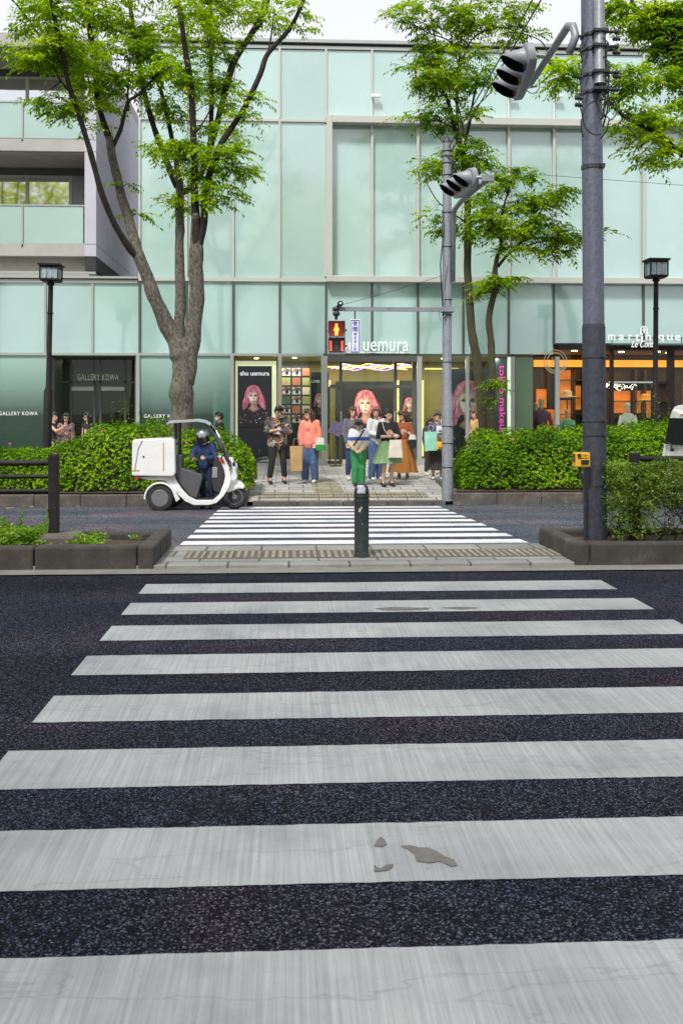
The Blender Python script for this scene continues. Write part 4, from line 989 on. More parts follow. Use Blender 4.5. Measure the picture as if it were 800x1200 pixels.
# arm and head of the near pole
ts = thing('traffic_signal', 'near traffic signal with three hooded lamps hanging from the bent arm of the thick pole', 'traffic signal', (3.0, 12.6, 5.8), group='vehicle signals')
za_ = ZZ(28, 11.25, 668)
XA = XX(668, 11.25)
m = MB(); zE = ZZ(100, 13.45, 620)
m.tube([(P1.x-.30, 11.2, ZZ(62, 11.2, 676)), (XA+.045, 11.2, za_-.16), (XA+.02, 11.23, za_-.03), (XA-.01, 11.32, za_+.0), (XX(648, 12.1), 12.1, ZZ(57, 12.1, 648)), (XX(620, 13.45), 13.45, zE)], [.045,.047,.047,.047,.045,.042], 14)
m.build('arm', M['steel_light'], t1, smooth='all')
T = signal_head(ts, W(619, 60, 12.25), W(600, 109, 13.5), .36, 1)
m = MB(); a = W(621, 64, 12.4); b = W(641, 66, 12.35); m.tube([a, b], .028, 8); m.cbox(tuple(b), (.03, .26, .03)); m.tube(loop(tuple(W(620, 103, 13.3)), .10, 0, 360), .007, 6); m.tube([W(612, 104, 13.3), W(629, 101, 13.3)], .012, 6)
m.build('bracket', M['steel_light'], ts, smooth=True)
# the far pole at the kerb
P2 = Vector((XX(524, 20.15), 20.15, ground_z(20.15)))
t2 = thing('signal_pole', 'slim grey steel pole on the far kerb carrying the walk signal arm', 'pole', tuple(P2))
zt2 = ZZ(166, 20.15, 524)
m = MB(); m.tube([P2+Vector((0,0,-.05)), (P2.x+.0, P2.y, 1.9), (P2.x-.01, P2.y, 2.0), (P2.x-.01, P2.y, zt2)], [.115, .113, .096, .088], 20)
m.build('pole', M['steel_light'], t2, smooth=True)
m = MB(); m.lathe([(.095, 0), (.095, .03), (.05, .12), (.01, .14)], (P2.x-.01, P2.y, zt2-.03), 16); m.build('pole_cap', M['clamp'], t2, smooth=True)
m = MB()
for py in (178, 184, 192, 206, 250, 290, 352, 370, 425, 500, 520, 548): strap_band(m, (P2.x-.01*(py < 460), P2.y, ZZ(py, 20.15, 524)), .094 if py < 460 else .113, .02)
m.build('band', M['clamp'], t2, smooth=True)
ts2 = thing('traffic_signal', 'far traffic signal with three hooded lamps on the slim kerb pole', 'traffic signal', (3.2, 18.8, 5.7), group='vehicle signals')
m = MB(); m.tube([(P2.x+.10, P2.y-.06, ZZ(330, 20.1, 528)), (P2.x+.11, P2.y-.06, ZZ(262, 20.1, 530)), W(532, 246, 19.9), W(540, 236, 19.5), W(557, 222, 18.6), W(571, 211, 18.0)], [.05,.05,.052,.05,.046,.044], 12)
m.build('arm', M['steel_light'], t2, smooth='all')
signal_head(ts2, W(555, 206, 18.1), W(529, 224, 19.35), .40, 1)
m = MB(); m.tube([W(558, 208, 18.1), W(577, 208, 18.0)], .035, 8); m.cbox(tuple(W(571, 209, 18.0)), (.22, .08, .11)); m.build('bracket', M['steel_light'], ts2, smooth=True)
m = MB(); m.tube([(P2.x-.06, P2.y-.1, ZZ(180, 20, 524)), (P2.x+.16, P2.y-.1, ZZ(192, 20, 524)), (P2.x+.12, P2.y-.12, ZZ(215, 20, 524))], .012, 6); m.tube([(P2.x-.11, P2.y-.05, ZZ(245, 20, 524)), (P2.x-.09, P2.y-.1, ZZ(268, 20, 524)), (P2.x-.16, P2.y-.1, ZZ(310, 20, 524)), (P2.x-.1, P2.y-.1, ZZ(370, 20, 524))], .012, 6)
m.build('cable', M['cable'], t2, smooth='all')
# pedestrian signal arm
zA = ZZ(362.5, 20.1, 450)
m = MB(); m.box((XX(389, 20.1), 20.06, zA-.04), (P2.x+.14, 20.14, zA+.04)); m.cbox((P2.x, 20.1, zA), (.25, .28, .1))
m.tube([(P2.x-.1, 20.02, zA-.02), (P2.x-.2, 20.0, zA-.08), (P2.x-.17, 20.0, zA-.2), (P2.x-.08, 20.0, zA-.14), (P2.x-.1, 20.03, zA+.45), (P2.x-.03, 20.03, zA+.9)], .012, 6)
m.build('signal_arm', M['steel_light'], t2)
pz0, pz1 = ZZ(415.5, 20.0, 394), ZZ(374.5, 20.0, 394); px0, px1 = XX(383.5, 20.0), XX(404.5, 20.0)
tp_ = thing('pedestrian_signal', 'pedestrian signal box showing a lit red standing figure', 'crossing signal', ((px0+px1)/2, 20.0, pz0))
cx = (px0+px1)/2; wd = px1-px0; ht = pz1-pz0
MB().box((px0, 19.98, pz0), (px1, 20.12, pz1)).build('housing', M['signal_body'], tp_, bevel=.025)
for k, zc2 in enumerate((pz0+ht*.73, pz0+ht*.26)):
    m = MB(); a_ = wd*.39; hh = ht*.19
    MB().box((cx-a_, 19.970, zc2-hh), (cx+a_, 19.978, zc2+hh)).build('display', em('dim_red_display', (.16,.012,.008), .6) if k == 0 else pm('dark_display', (.03,.022,.022), .3), tp_)
    m = MB(); m.box((cx-a_-.02, 19.84, zc2+hh), (cx+a_+.02, 19.97, zc2+hh+.015)); m.box((cx-a_-.02, 19.88, zc2-hh*.6), (cx-a_-.005, 19.97, zc2+hh)); m.box((cx+a_+.005, 19.88, zc2-hh*.6), (cx+a_+.02, 19.97, zc2+hh))
    m.build('visor', M['visor_in'], tp_)
m = MB(); zc2 = pz0+ht*.73-.01; s = .9
m.prism(ell(cx, zc2+.095, .026, .026, 12), 19.955, 19.968, 'Y'); m.prism([(cx-.03,zc2+.065),(cx+.03,zc2+.065),(cx+.058,zc2-.02),(cx+.045,zc2-.03),(cx+.034,zc2+.0),(cx+.03,zc2-.12),(cx+.006,zc2-.12),(cx,zc2-.03),(cx-.006,zc2-.12),(cx-.03,zc2-.12),(cx-.034,zc2+.0),(cx-.045,zc2-.03),(cx-.058,zc2-.02)], 19.955, 19.968, 'Y')
m.build('lit_figure', em('orange_red_light', (1,.33,.04), 1.5, .15, 60), tp_)
m = MB(); zc2 = pz0+ht*.25
for q in (-1, 1):
    for k in range(8): m.box((cx+q*.115-.022, 19.955, zc2-.105+k*.026), (cx+q*.115+.022, 19.968, zc2-.105+k*.026+.021))
m.build('countdown_bar', em('red_bar_light', (1,.10,.07), .9), tp_)
m = MB(); m.prism(ell(cx, zc2+.08, .022, .022, 12), 19.955, 19.968, 'Y'); m.prism([(cx-.03,zc2+.055),(cx+.03,zc2+.055),(cx+.055,zc2-.01),(cx+.02,zc2+.01),(cx+.05,zc2-.11),(cx+.02,zc2-.11),(cx,zc2-.03),(cx-.03,zc2-.11),(cx-.05,zc2-.1),(cx-.02,zc2),(cx-.05,zc2-.01)], 19.955, 19.968, 'Y'); m.build('unlit_figure', pm('unlit_figure', (.07,.06,.055), .5), tp_)
m = MB(); 
for q in (-1, 1):
    for zz in (.25, .7): m.tube([(cx+q*wd*.5, 20.05, pz0+ht*zz), (cx+q*(wd*.5+.03), 20.05, pz0+ht*zz)], .022, 8)
m.tube([(cx, 20.08, pz1), (cx, 20.08, zA)], .03, 8); m.sphere((cx, 20.02, zA-.1), (.075, .06, .06)); m.sphere((cx, 20.06, zA-.0), (.07, .06, .05))
m.build('hanger', M['clamp'], tp_, smooth=True)
m = MB(); q = W(398.5, 356, 20.0); m.lathe([(.035, -.12), (.055, -.1), (.062, .0), (.05, .12), (.03, .16)], tuple(q), 16, axis='Y'); m.tube([q+Vector((-.04,.04,-.04)), (cx, 20.08, zA+.03)], .025, 8)
tc_ = thing('street_loudspeaker', 'small round black loudspeaker on top of the walk signal arm', 'loudspeaker', tuple(q)); m.build('horn', M['clamp'], tc_, smooth=True)
m = MB(); m.lathe([(.02, -.125), (.02, -.12)], tuple(q), 12, axis='Y'); m.build('horn_centre', M['white'], tc_)
# the blue and white plate
sx0, sx1 = XX(410.5, 20.0), XX(421.5, 20.0); sz0, sz1 = ZZ(413.5, 20, 416), ZZ(374, 20, 416); cx = (sx0+sx1)/2
tq = thing('crossing_sign', 'narrow blue edged white sign with Japanese words hanging beside the walk signal', 'sign', (cx, 20.0, sz0))
BL = pm('sign_blue', (.07,.09,.42), .4); 
MB().box((sx0, 20.0, sz0), (sx1, 20.02, sz1)).build('plate', M['white'], tq, bevel=.006)
m = MB(); e = .012; q = .016
for (a, b, c, d) in ((sx0+e, sz0+e, sx0+e+q, sz1-e), (sx1-e-q, sz0+e, sx1-e, sz1-e), (sx0+e+q, sz0+e, sx1-e-q, sz0+e+q), (sx0+e+q, sz1-e-q, sx1-e-q, sz1-e)): m.box((a, 19.992, b), (c, 19.9985, d))
for i, ch in enumerate('夜間押ボタン式'):
    big = i < 2; hh = [.10,.10,.068,.068,.068,.068,.068][i]; zc2 = sz1-.085-[0,.115,.215,.29,.365,.44,.515][i]
    put_text(m, ch, (cx, 19.994, zc2), hh*.95, hh*.92, .006, bold=.012 if big else 0)
m.build('lettering', BL, tq)
MB().tube([(cx, 20.04, sz1-.05), (cx, 20.08, zA)], .014, 8).build('hanger', M['clamp'], tq)
# overhead cables
def sag(a, b, s, n=24): return [a.lerp(b, i/n)-Vector((0,0,4*s*(i/n)*(1-i/n))) for i in range(n+1)]
topq = p1(ZZ(-105, 11.2, 690))
for k, (lb, dx, dz) in enumerate((('upper of the two thick black cables between the grey poles', .03, .0), ('lower of the two thick black cables between the grey poles', .06, -.22))):
    m = MB(); m.tube(sag(topq+Vector((-.1, 0, dz)), Vector((P2.x+dx, P2.y, zt2-.12+dz*.4)), .03), .011, 6)
    tag(m.build('overhead_cable', M['cable'], smooth='all'), lb, 'cable', 'overhead cables')
m = MB(); m.tube(sag(Vector((P2.x, P2.y, ZZ(196, 20.1, 524))), W(1000, 232, 22), .0), .005, 4); tag(m.build('overhead_wire', M['cable']), 'thin wire running from the far pole past the bay to the right edge', 'wire', 'overhead cables')
m = MB(); m.tube(sag(W(401, 357, 20.0), Vector((P2.x-.08, P2.y, ZZ(322, 20.1, 524))), .02), .006, 4); tag(m.build('stay_wire', M['cable']), 'thin stay wire rising from the walk signal arm to the far pole', 'wire', 'overhead cables')

def lamp_post(px, py_t, py_b, Y, label, tilt):
    x = XX(px, Y); zt, zb = ZZ(py_t, Y, px), ZZ(py_b, Y, px)
    t = thing('street_lamp', label, 'street lamp', (x, Y, -.0), world=False); g0 = 0
    t.rotation_euler = (0, tilt, 0)
    m = MB(); m.tube([(0,0,g0), (0,0,2.05), (0,0,2.15), (0,0,zb)], [.10,.10,.06,.055], 16); m.lathe([(.12,0),(.12,.06),(.1,.08)], (0,0,0), 16); m.lathe([(.075,0),(.085,.03),(.075,.06)], (0,0,zb-.1), 16)
    m.lathe([(.062,0),(.072,.01),(.072,.03),(.062,.04)], (0,0,zb-.75), 16); m.build('post', M['bronze'], t, smooth=True)
    hw = .20; m = MB(); h = zt-zb
    for sx in (-1, 1):
        for sy in (-1, 1): m.cbox((sx*hw, sy*hw, zb+h/2), (.03, .03, h))
    for z in (zb+.02, zt-.03): 
        for s_ in (-1, 1): m.cbox((0, s_*hw, z), (2*hw-.03, .03, .035)); m.cbox((s_*hw, 0, z), (.03, 2*hw-.03, .035))
    m.cbox((0,0,zt+.02), (2*hw+.1, 2*hw+.1, .04)); m.cbox((0,0,zb-.005), (2*hw-.02, 2*hw-.02, .03))
    for s_ in (-.33, .33): m.cbox((s_*hw, -hw, zb+h/2), (.012, .012, h-.06)); m.cbox((s_*hw, hw, zb+h/2), (.012, .012, h-.06))
    m.build('lantern_frame', M['bronze'], t)
    m = MB(); m.cbox((0,0,zb+h/2), (2*hw-.04, 2*hw-.04, h-.06)); m.build('lantern_glass', pm('pale_lantern_glass', (.27,.36,.42), .15, var=.3, scale=12, coat=.4), t)
    m = MB(); 
    for q in (-.07, .07): m.box((q-.02, -hw+.01, zb+.06), (q+.02, -hw+.017, zt-.08))
    m.build('lamp_tube', M['white'], t)
    return t
lamp_post(54.5, 312, 329, 22.9, 'dark lamp post with square lantern at the left in front of the gallery', R(1.3))
lamp_post(766.5, 306, 325, 22.9, 'dark lamp post with square lantern at the right under the white shop letters', R(.4))

# bollard
tb = thing('bollard', 'round dark green bollard with domed stickered top in the middle of the crossing', 'bollard', (XX(423.5, 10.66), 10.66, .045), world=False)
m = MB(); m.lathe([(.082,0),(.082,.012),(.078,.02),(.078,.585),(.084,.59),(.084,.615),(.077,.62),(.077,.632),(.084,.637),(.084,.662),(.077,.668),(.080,.68),(.079,.71),(.070,.745),(.05,.775),(.025,.788),(.005,.792)], (0,0,0), 28); m.build('post', M['bollard'], tb, smooth=True)
st_ = pm('torn_sticker', (.32,.33,.37), .5, var=.3, scale=30)
m = MB()
for (a0, a1, z0, z1) in ((-125, -62, .683, .735), (-140, -60, .735, .768)):
    n = 9; vs = []
    def rad(z): return .0815*math.sqrt(max(.02, 1-((z-.68)/.115)**2))+.002
    for z in (z0, (z0+z1)/2, z1):
        for i in range(n+1):
            a = R(a0+(a1-a0)*i/n+6*math.sin(z*300)); vs.append((rad(z)*math.cos(a), rad(z)*math.sin(a), z+.0015))
    m.add(vs, [(j*(n+1)+i, j*(n+1)+i+1, (j+1)*(n+1)+i+1, (j+1)*(n+1)+i) for j in range(2) for i in range(n)])
m.build('sticker', st_, tb)
m = MB()
for (a, z, w_, h_) in ((-108, .50, .02, .03), (-97, .525, .014, .035), (-112, .52, .008, .02), (-88, .36, .006, .01)):
    x, y = .0795*math.cos(R(a)), .0795*math.sin(R(a)); m.cbox((x, y, z), (w_, .002, h_), rot=Matrix.Rotation(R(a+90), 3, 'Z') @ Matrix.Rotation(R(20), 3, 'Y'))
m.build('sticker', pm('sticker_scrap', (.42,.36,.26), .7), tb)

# fences in the median: square posts, round rails
def fence(xp, rails, x_end, label, base):
    t = thing('pipe_fence', label, 'fence', (xp, 10.95, .16))
    m = MB(); zt = ZZ(533, 10.95, 64); m.cbox((xp, 10.95, (zt+.15)/2+.0), (.105, .105, zt-.13)); m.build('post', M['bronze'], t, bevel=.012)
    s = 1 if x_end > xp else -1
    for z, r_ in rails:
        MB().tube([(xp, 10.95, z), (x_end, 10.95, z)], r_, 12).build('rail', M['bronze'], t, smooth=True)
    q = xp+s*2.9
    while abs(q) < abs(x_end): MB().cbox((q, 10.95, (zt+.15)/2), (.105, .105, zt-.13)).build('post', M['bronze'], t, bevel=.012); q += s*2.9
    if base:
        m = MB(); cx = XX(64, 10.6)
        m.prism([(cx-.22, .14), (cx-.16, .29), (cx+.2, .29), (cx+.24, .14)], 10.55, 11.15, 'Y'); m.build('concrete_foot', M['kerb'], t, bevel=.02)
fence(XX(63.5, 10.95), [(ZZ(542.5, 10.95, 30), .032), (ZZ(558.5, 10.95, 30), .024), (ZZ(575.5, 10.95, 30), .024)], -11.5, 'dark brown three rail fence in the left median planter', True)
fence(XX(743, 10.95), [(ZZ(537.5, 10.95, 770), .032), (ZZ(575, 10.95, 770), .024)], 13, 'dark brown rail fence running through the right median hedge', False)
# the low black barrier and stone block beside the left hedge
t = thing('bike_barrier', 'low black curved metal barrier at the right end of the left hedge', 'barrier', (XX(303, 22.5), 22.5, 0))
m = MB(); x = XX(300, 22.5)
m.tube([(XX(296, 22.3), 22.3, .0), (XX(297, 22.3), 22.3, .38), (XX(300, 22.3), 22.3, .50), (XX(306, 22.6), 22.6, .53), (XX(313, 22.9), 22.9, .53)], .035, 10)
m.tube([(XX(300, 23.2), 23.2, .0), (XX(300, 23.2), 23.2, .5), (XX(313, 23.2), 23.2, .55)], .02, 8); m.tube([(XX(302, 23.2), 23.2, .42), (XX(314, 23.2), 23.2, .42)], .015, 8); m.tube([(XX(304, 23.2), 23.2, .55), (XX(304, 23.2), 23.2, .72)], .015, 8)
m.build('tube', M['black_metal'], t, smooth='all')
# ------------------------------------------------------------ foliage
def leaf_mesh(name, Q, mat, parent):
    """Q: array (n,4,3) of leaf corners in world space"""
    Q = np.asarray(Q, dtype=np.float32); n = len(Q)
    if parent.get('_world'): Q = Q-np.array(parent.location, dtype=np.float32)
    me = bpy.data.meshes.new(name); me.vertices.add(4*n); me.vertices.foreach_set('co', Q.reshape(-1))
    me.loops.add(4*n); me.loops.foreach_set('vertex_index', np.arange(4*n, dtype=np.int32))
    me.polygons.add(n); me.polygons.foreach_set('loop_start', np.arange(0, 4*n, 4, dtype=np.int32)); me.polygons.foreach_set('loop_total', np.full(n, 4, dtype=np.int32))
    me.update(calc_edges=True); me.materials.append(mat)
    o = bpy.data.objects.new(name, me); COL.objects.link(o); o.parent = parent
    return o
rng = np.random.default_rng(11)
def unit(v): return v/np.maximum(np.linalg.norm(v, axis=-1, keepdims=True), 1e-9)
def leaves_at(P, D, Nn, Lm, Wd):
    """leaf quads: base P, direction D, normal Nn, length, width; folded a little along the midrib"""
    S = unit(np.cross(D, Nn)); Lm = Lm[:, None]; Wd = Wd[:, None]
    mid = P+D*Lm*.45
    return np.stack([P, mid+S*Wd/2+Nn*Wd*.15, P+D*Lm-Nn*Lm*.1, mid-S*Wd/2+Nn*Wd*.15], axis=1)
def sprays(centres, n_leaf=11, length=(.28, .55), leaf=.065, droop=.35):
    """twigs of alternate leaves: centres (n,3), outward (n,3)"""
    C, O = centres; n = len(C)
    az = np.arctan2(O[:, 1], O[:, 0])+rng.normal(0, 1.0, n)
    el = rng.normal(.12, .28, n)
    d0 = np.stack([np.cos(az)*np.cos(el), np.sin(az)*np.cos(el), np.sin(el)], 1)
    Ls = rng.uniform(*length, n)
    out = []; twigs = []
    for i in range(n_leaf):
        t = (i+.3)/n_leaf
        pos = C+d0*(Ls*t)[:, None]; pos[:, 2] -= droop*Ls*t*t
        d = d0.copy(); d[:, 2] -= 2*droop*t; d = unit(d)
        side = unit(np.cross(d, np.array([0, 0, 1.0])))*(1 if i % 2 else -1)
        ld = unit(d*.75+side*rng.uniform(.55, 1.0, (n, 1))+np.stack([np.zeros(n), np.zeros(n), rng.normal(-.28, .3, n)], 1))
        nn = unit(np.stack([rng.normal(0, .35, n), rng.normal(0, .35, n), np.ones(n)], 1)); nn = unit(nn-ld*np.sum(nn*ld, 1, keepdims=True))
        s = (1-.35*abs(t-.45))*rng.uniform(.7, 1.4, n)
        out.append(leaves_at(pos, ld, nn, leaf*s, leaf*.44*s))
    return np.concatenate(out)
LEAF = leafmat('keyaki_leaf', [(.022,.060,.002), (.08,.17,.004), (.22,.35,.006), (.46,.58,.015)], trans=.45, nscale=1.1)
LEAF2 = leafmat('keyaki_leaf_dark', [(.014,.045,.002), (.055,.13,.004), (.17,.29,.006), (.42,.54,.015)], trans=.4, nscale=.9)
AZ = leafmat('azalea_leaf', [(.009,.032,.002), (.038,.11,.004), (.14,.29,.006), (.36,.53,.015)], trans=.25, nscale=1.6)
BARK = pm('grey_brown_bark', (.055,.045,.034), .9, var=.5, scale=9, bump=1, bscale=22, dirt=((.30,.28,.23), .8, 22), stretch=(1,1,.6))
BARKD = pm('dark_limb_bark', (.020,.015,.012), .9, var=.5, scale=12, bump=1, bscale=25, dirt=((.12,.105,.08), .45, 20), stretch=(1,1,.5))
BARKM = pm('mossy_bark', (.05,.042,.03), .9, var=.35, scale=6, bump=.8, bscale=22, dirt=((.11,.12,.02), .7, 2.2), stretch=(1,1,.6))
def smooth_line(pts, k=5):
    """Catmull-Rom through (point, radius)"""
    P = [Vector(p) for p, r in pts]; Rr = [r for p, r in pts]; o = []; ro = []
    for i in range(len(P)-1):
        a = P[max(i-1, 0)]; b = P[i]; c = P[i+1]; d = P[min(i+2, len(P)-1)]
        for j in range(k):
            t = j/k
            o.append(.5*((2*b)+(c-a)*t+(2*a-5*b+4*c-d)*t*t+(3*b-a-3*c+d)*t**3)); ro.append(Rr[i]+(Rr[i+1]-Rr[i])*t)
    o.append(P[-1]); ro.append(Rr[-1]); return o, ro
def make_tree(name, label, base, lines, clusters, mats, leafm, dens=1.0, leaf=.065, seed=1, group='street trees'):
    rr = random.Random(seed)
    t = thing(name, label, 'tree', base, 0, group)
    skel = []; tm = MB(); lm = MB()
    for mi, ln in lines:
        pts = [((W(a, b, Y)), r*.80*Y/F) for a, b, Y, r in ln]
        o, ro = smooth_line(pts)
        for i, p in enumerate(o):
            q = noise.noise_vector(p*1.7)*ro[i]*.35; o[i] = p+q; ro[i] *= 1+.16*noise.noise(p*5)
        (tm if mi == 0 else lm).tube(o, ro, 14 if mi == 0 else 9)
        skel += [(p, r) for p, r in zip(o, ro)]
    cs = []; os_ = []
    for cl in clusters:
        px, py, rx, ry, Y = cl[:5]; dn = cl[5] if len(cl) > 5 else 1.0
        c = W(px, py, Y); k = Y/F; RX, RZ = rx*k, ry*k; RY = min(RX*1.0, 1.0)
        # limb point to spring from
        best = min(skel, key=lambda s: (s[0]-c).length+(.6 if s[0].z > c.z+.4 else 0))
        b0, br = best
        n = max(4, int(rx*ry*.30*dens*dn)); ntw = max(2, int(n/9))
        tips = []
        for i in range(ntw):
            a = rr.uniform(0, 2*math.pi); q = math.sqrt(rr.random())*.85; zt = rr.uniform(-.7, .7)
            e = c+Vector((RX*q*math.cos(a), RY*q*math.sin(a), RZ*zt))
            mid = b0.lerp(e, .5)+Vector((rr.uniform(-.1,.1), rr.uniform(-.1,.1), rr.uniform(-.02,.12)))*(e-b0).length*.6
            r0 = min(br*.45, .006+.008*(e-b0).length)
            o, ro = smooth_line([(b0, r0), (mid, r0*.7), (e, r0*.35)], 4); lm.tube(o, ro, 5, caps=False); tips.append((o, e))
        for i in range(n):
            o, e = tips[i % ntw]; j = rr.randint(len(o)//2, len(o)-1)
            p = o[j].lerp(e, rr.random())+Vector((rr.gauss(0, RX*.19), rr.gauss(0, RY*.2), rr.gauss(0, RZ*.22)))
            cs.append(p); u = p-c; u.z *= .3; os_.append(u+Vector((rr.gauss(0,.05), rr.gauss(0,.05), 0)))
    if tm.v: tm.build('trunk', mats[0], t, smooth='all', fix=False)
    lm.build('limbs', mats[1], t, smooth='all', fix=False)
    Q = sprays((np.array([tuple(p) for p in cs]), np.array([tuple(p) for p in os_])), leaf=leaf)
    leaf_mesh('crown', Q, leafm, t)
    return t, len(Q)
Y0 = 21.1
nt_ = []
# the large left tree: one grey trunk that divides low into many dark rising limbs
L1 = [
 (0, [(212,592,Y0,21),(212,540,Y0,18),(212,480,Y0,16.5),(214,440,Y0,18),(213,418,Y0,19),(205,398,Y0,13),(187,362,Y0-.1,10.5),(172,325,Y0-.2,9.5),(160,296,Y0-.25,8.5),(152,278,Y0-.25,6)]),
 (0, [(218,450,Y0,14),(222,415,Y0,13),(229,370,Y0,11),(229,330,Y0,10.5),(231,292,Y0,10.5),(229,272,Y0-.05,7.5),(229,250,Y0-.15,5)]),
 (0, [(212,440,Y0+.1,9),(210,400,Y0+.2,8.5),(211,340,Y0+.3,7.5),(210,280,Y0+.4,7),(211,240,Y0+.4,7),(210,215,Y0+.4,5.5),(205,200,Y0+.4,3)]),
 (1, [(162,300,Y0-.25,7),(150,290,Y0-.4,5),(125,242,Y0-.8,4.4),(110,192,Y0-1.1,4.2),(97,147,Y0-1.3,4),(84,108,Y0-1.5,3.8),(75,70,Y0-1.7,3.5),(63,15,Y0-2,3),(55,-30,Y0-2.2,2)]),
 (0, [(160,298,Y0-.25,8.5),(154,270,Y0-.2,7.5),(146,240,Y0,7),(133,195,Y0+.1,6.5),(128,160,Y0+.1,6)]),
 (1, [(128,163,Y0+.1,5.5),(115,122,Y0+.2,4.2),(112,80,Y0+.3,4.2),(106,40,Y0+.4,4),(100,-20,Y0+.5,3)]),
 (1, [(132,172,Y0+.1,3.5),(142,150,Y0,3),(150,120,Y0-.1,2.4),(163,110,Y0-.2,2),(185,88,Y0-.3,1.5),(200,78,Y0-.4,1)]),
 (1, [(150,130,Y0-.1,2),(150,100,Y0,1.4),(152,70,Y0,.9)]),
 (1, [(90,115,Y0-1.4,1.8),(72,95,Y0-1.5,1.5),(55,62,Y0-1.6,1.2),(42,35,Y0-1.6,.9),(22,8,Y0-1.8,1.4),(0,-15,Y0-2,1.2)]),
 (1, [(208,218,Y0+.4,5.5),(198,195,Y0+.5,4.5),(183,155,Y0+.6,4.2),(172,118,Y0+.7,4),(162,70,Y0+.8,3.7),(155,25,Y0+.9,3.4),(150,-20,Y0+1,2.5)]),
 (1, [(212,216,Y0+.4,4.5),(205,180,Y0+.8,3.6),(190,110,Y0+1.1,3),(180,85,Y0+1.2,2)]),
 (1, [(214,225,Y0+.4,5),(228,215,Y0+.8,4.5),(243,185,Y0+1.1,4.2),(247,150,Y0+1.2,3.6),(248,90,Y0+1.3,3.4),(247,30,Y0+1.4,3),(246,-20,Y0+1.5,2.5)]),
 (1, [(231,298,Y0,9),(229,262,Y0-.1,6.5),(229,225,Y0-.2,5.6),(227,180,Y0-.3,5),(225,115,Y0-.4,4.8),(219,70,Y0-.5,4.5),(211,20,Y0-.5,3.8),(206,-25,Y0-.5,3)]),
 (1, [(231,295,Y0,7),(239,260,Y0-.1,5.5),(241,220,Y0-.2,5),(255,178,Y0-.4,4.6),(272,148,Y0-.5,4.4),(289,122,Y0-.6,4.2),(305,87,Y0-.7,4),(314,62,Y0-.7,3.8),(338,36,Y0-.8,3.2),(352,8,Y0-.9,3),(362,-15,Y0-.9,2.5)]),
 (1, [(243,190,Y0+1.1,4),(258,130,Y0+1.1,4.5),(272,80,Y0+1.1,5.2),(283,58,Y0+1.1,4.5),(297,38,Y0+1.1,3.6),(308,22,Y0+1.1,3),(318,-15,Y0+1.1,2.4)]),
 (1, [(283,60,Y0+1.1,3.2),(293,40,Y0+1.0,2.6),(306,15,Y0+1,2.2),(312,-20,Y0+1,1.6)]),
 (1, [(313,66,Y0-.7,1.6),(318,40,Y0-.6,1.2),(320,20,Y0-.6,.8)]),
 (1, [(230,155,Y0-.3,1.4),(240,140,Y0-.3,1.1),(252,118,Y0-.3,.8)]),
]
C1 = [(35,58,25,9,Y0-1.7),(62,52,25,10,Y0-1.6),(35,72,18,7,Y0-1.7),(75,62,22,12,Y0-1.5),(50,20,30,14,Y0-1.7,.7),(80,8,35,13,Y0-1.3,.8),(45,38,18,10,Y0-1.6,.7),(92,70,24,16,Y0-1),
 (65,122,24,8,Y0-1.4),(82,130,14,9,Y0-1.3,.8),(48,115,10,5,Y0-1.4,.8),(108,95,20,18,Y0-.2),(112,120,22,10,Y0-.2),(100,45,18,14,Y0+.2,.6),(125,20,28,16,Y0+.2,.7),(140,65,24,20,Y0,.7),(135,85,20,14,Y0-.1,.8),(160,30,30,16,Y0+.5,.6),(150,115,14,12,Y0-.1,.5),
 (127,145,8,4,Y0,.6),(148,176+39,9,3,Y0-.1,.9),(160,248,9,4,Y0-.2,.9),(185,30,26,18,Y0+.5,.7),(190,60,26,16,Y0+.2),(180,88,24,14,Y0-.1),(205,80,18,14,Y0-.3),(215,20,30,15,Y0-.4,.75),(235,45,26,14,Y0+.6,.8),(250,18,26,14,Y0+1.2,.7),(255,65,24,10,Y0+1,.6),
 (196,120,18,10,Y0+.9),(200,138,12,12,Y0+.9,.8),(230,95,18,12,Y0-.2,.8),(246,100,18,12,Y0+1,.9),(270,97,20,10,Y0+1,.9),(280,110,10,7,Y0-.5,.9),(250,125,20,9,Y0+.9,.8),(285,135,12,8,Y0-.5,.8),(300,122,7,4,Y0-.6,.9),(255,150,18,9,Y0+.2,.8),(282,160,13,5,Y0-.4,.9),
 (200,165,20,6,Y0-.3),(190,178,20,9,Y0-.3,.9),(212,178,15,12,Y0-.2,.9),(208,192,14,10,Y0-.2,.7),(250,180,24,8,Y0-.4),(277,180,22,6,Y0-.5),(268,196,26,10,Y0-.5,.9),(280,196,15,9,Y0-.5,.8),(262,217,18,10,Y0-.4,.9),(270,232,14,10,Y0-.4,.7),(248,235,12,9,Y0-.3,.7),(225,205,20,9,Y0,.6),
 (202,231,14,4,Y0+.3,.9),(215,238,9,9,Y0+.3,.8),(226,243,8,6,Y0,.8),(290,10,24,12,Y0+1.1,.7),(305,25,18,8,Y0+1,.6),(325,10,22,10,Y0-.6,.7),(350,8,12,7,Y0-.8,.6),(352,33,9,5,Y0-.8,.7),(325,30,12,7,Y0-.7,.4),(288,50,10,6,Y0+1,.5),(120,-20,60,20,Y0,.6),(240,-20,70,20,Y0+.5,.5),(98,98,4,3,Y0-1.2,.5),(98,152,6,3,Y0-1.1,.6)]
o, n = make_tree('zelkova_tree', 'large zelkova with a thick grey trunk dividing low behind the delivery scooter', (XX(212, Y0), Y0, 0), L1, C1, [BARK, BARKD], LEAF, .85, .105); nt_.append(n)
Y1 = 23.0
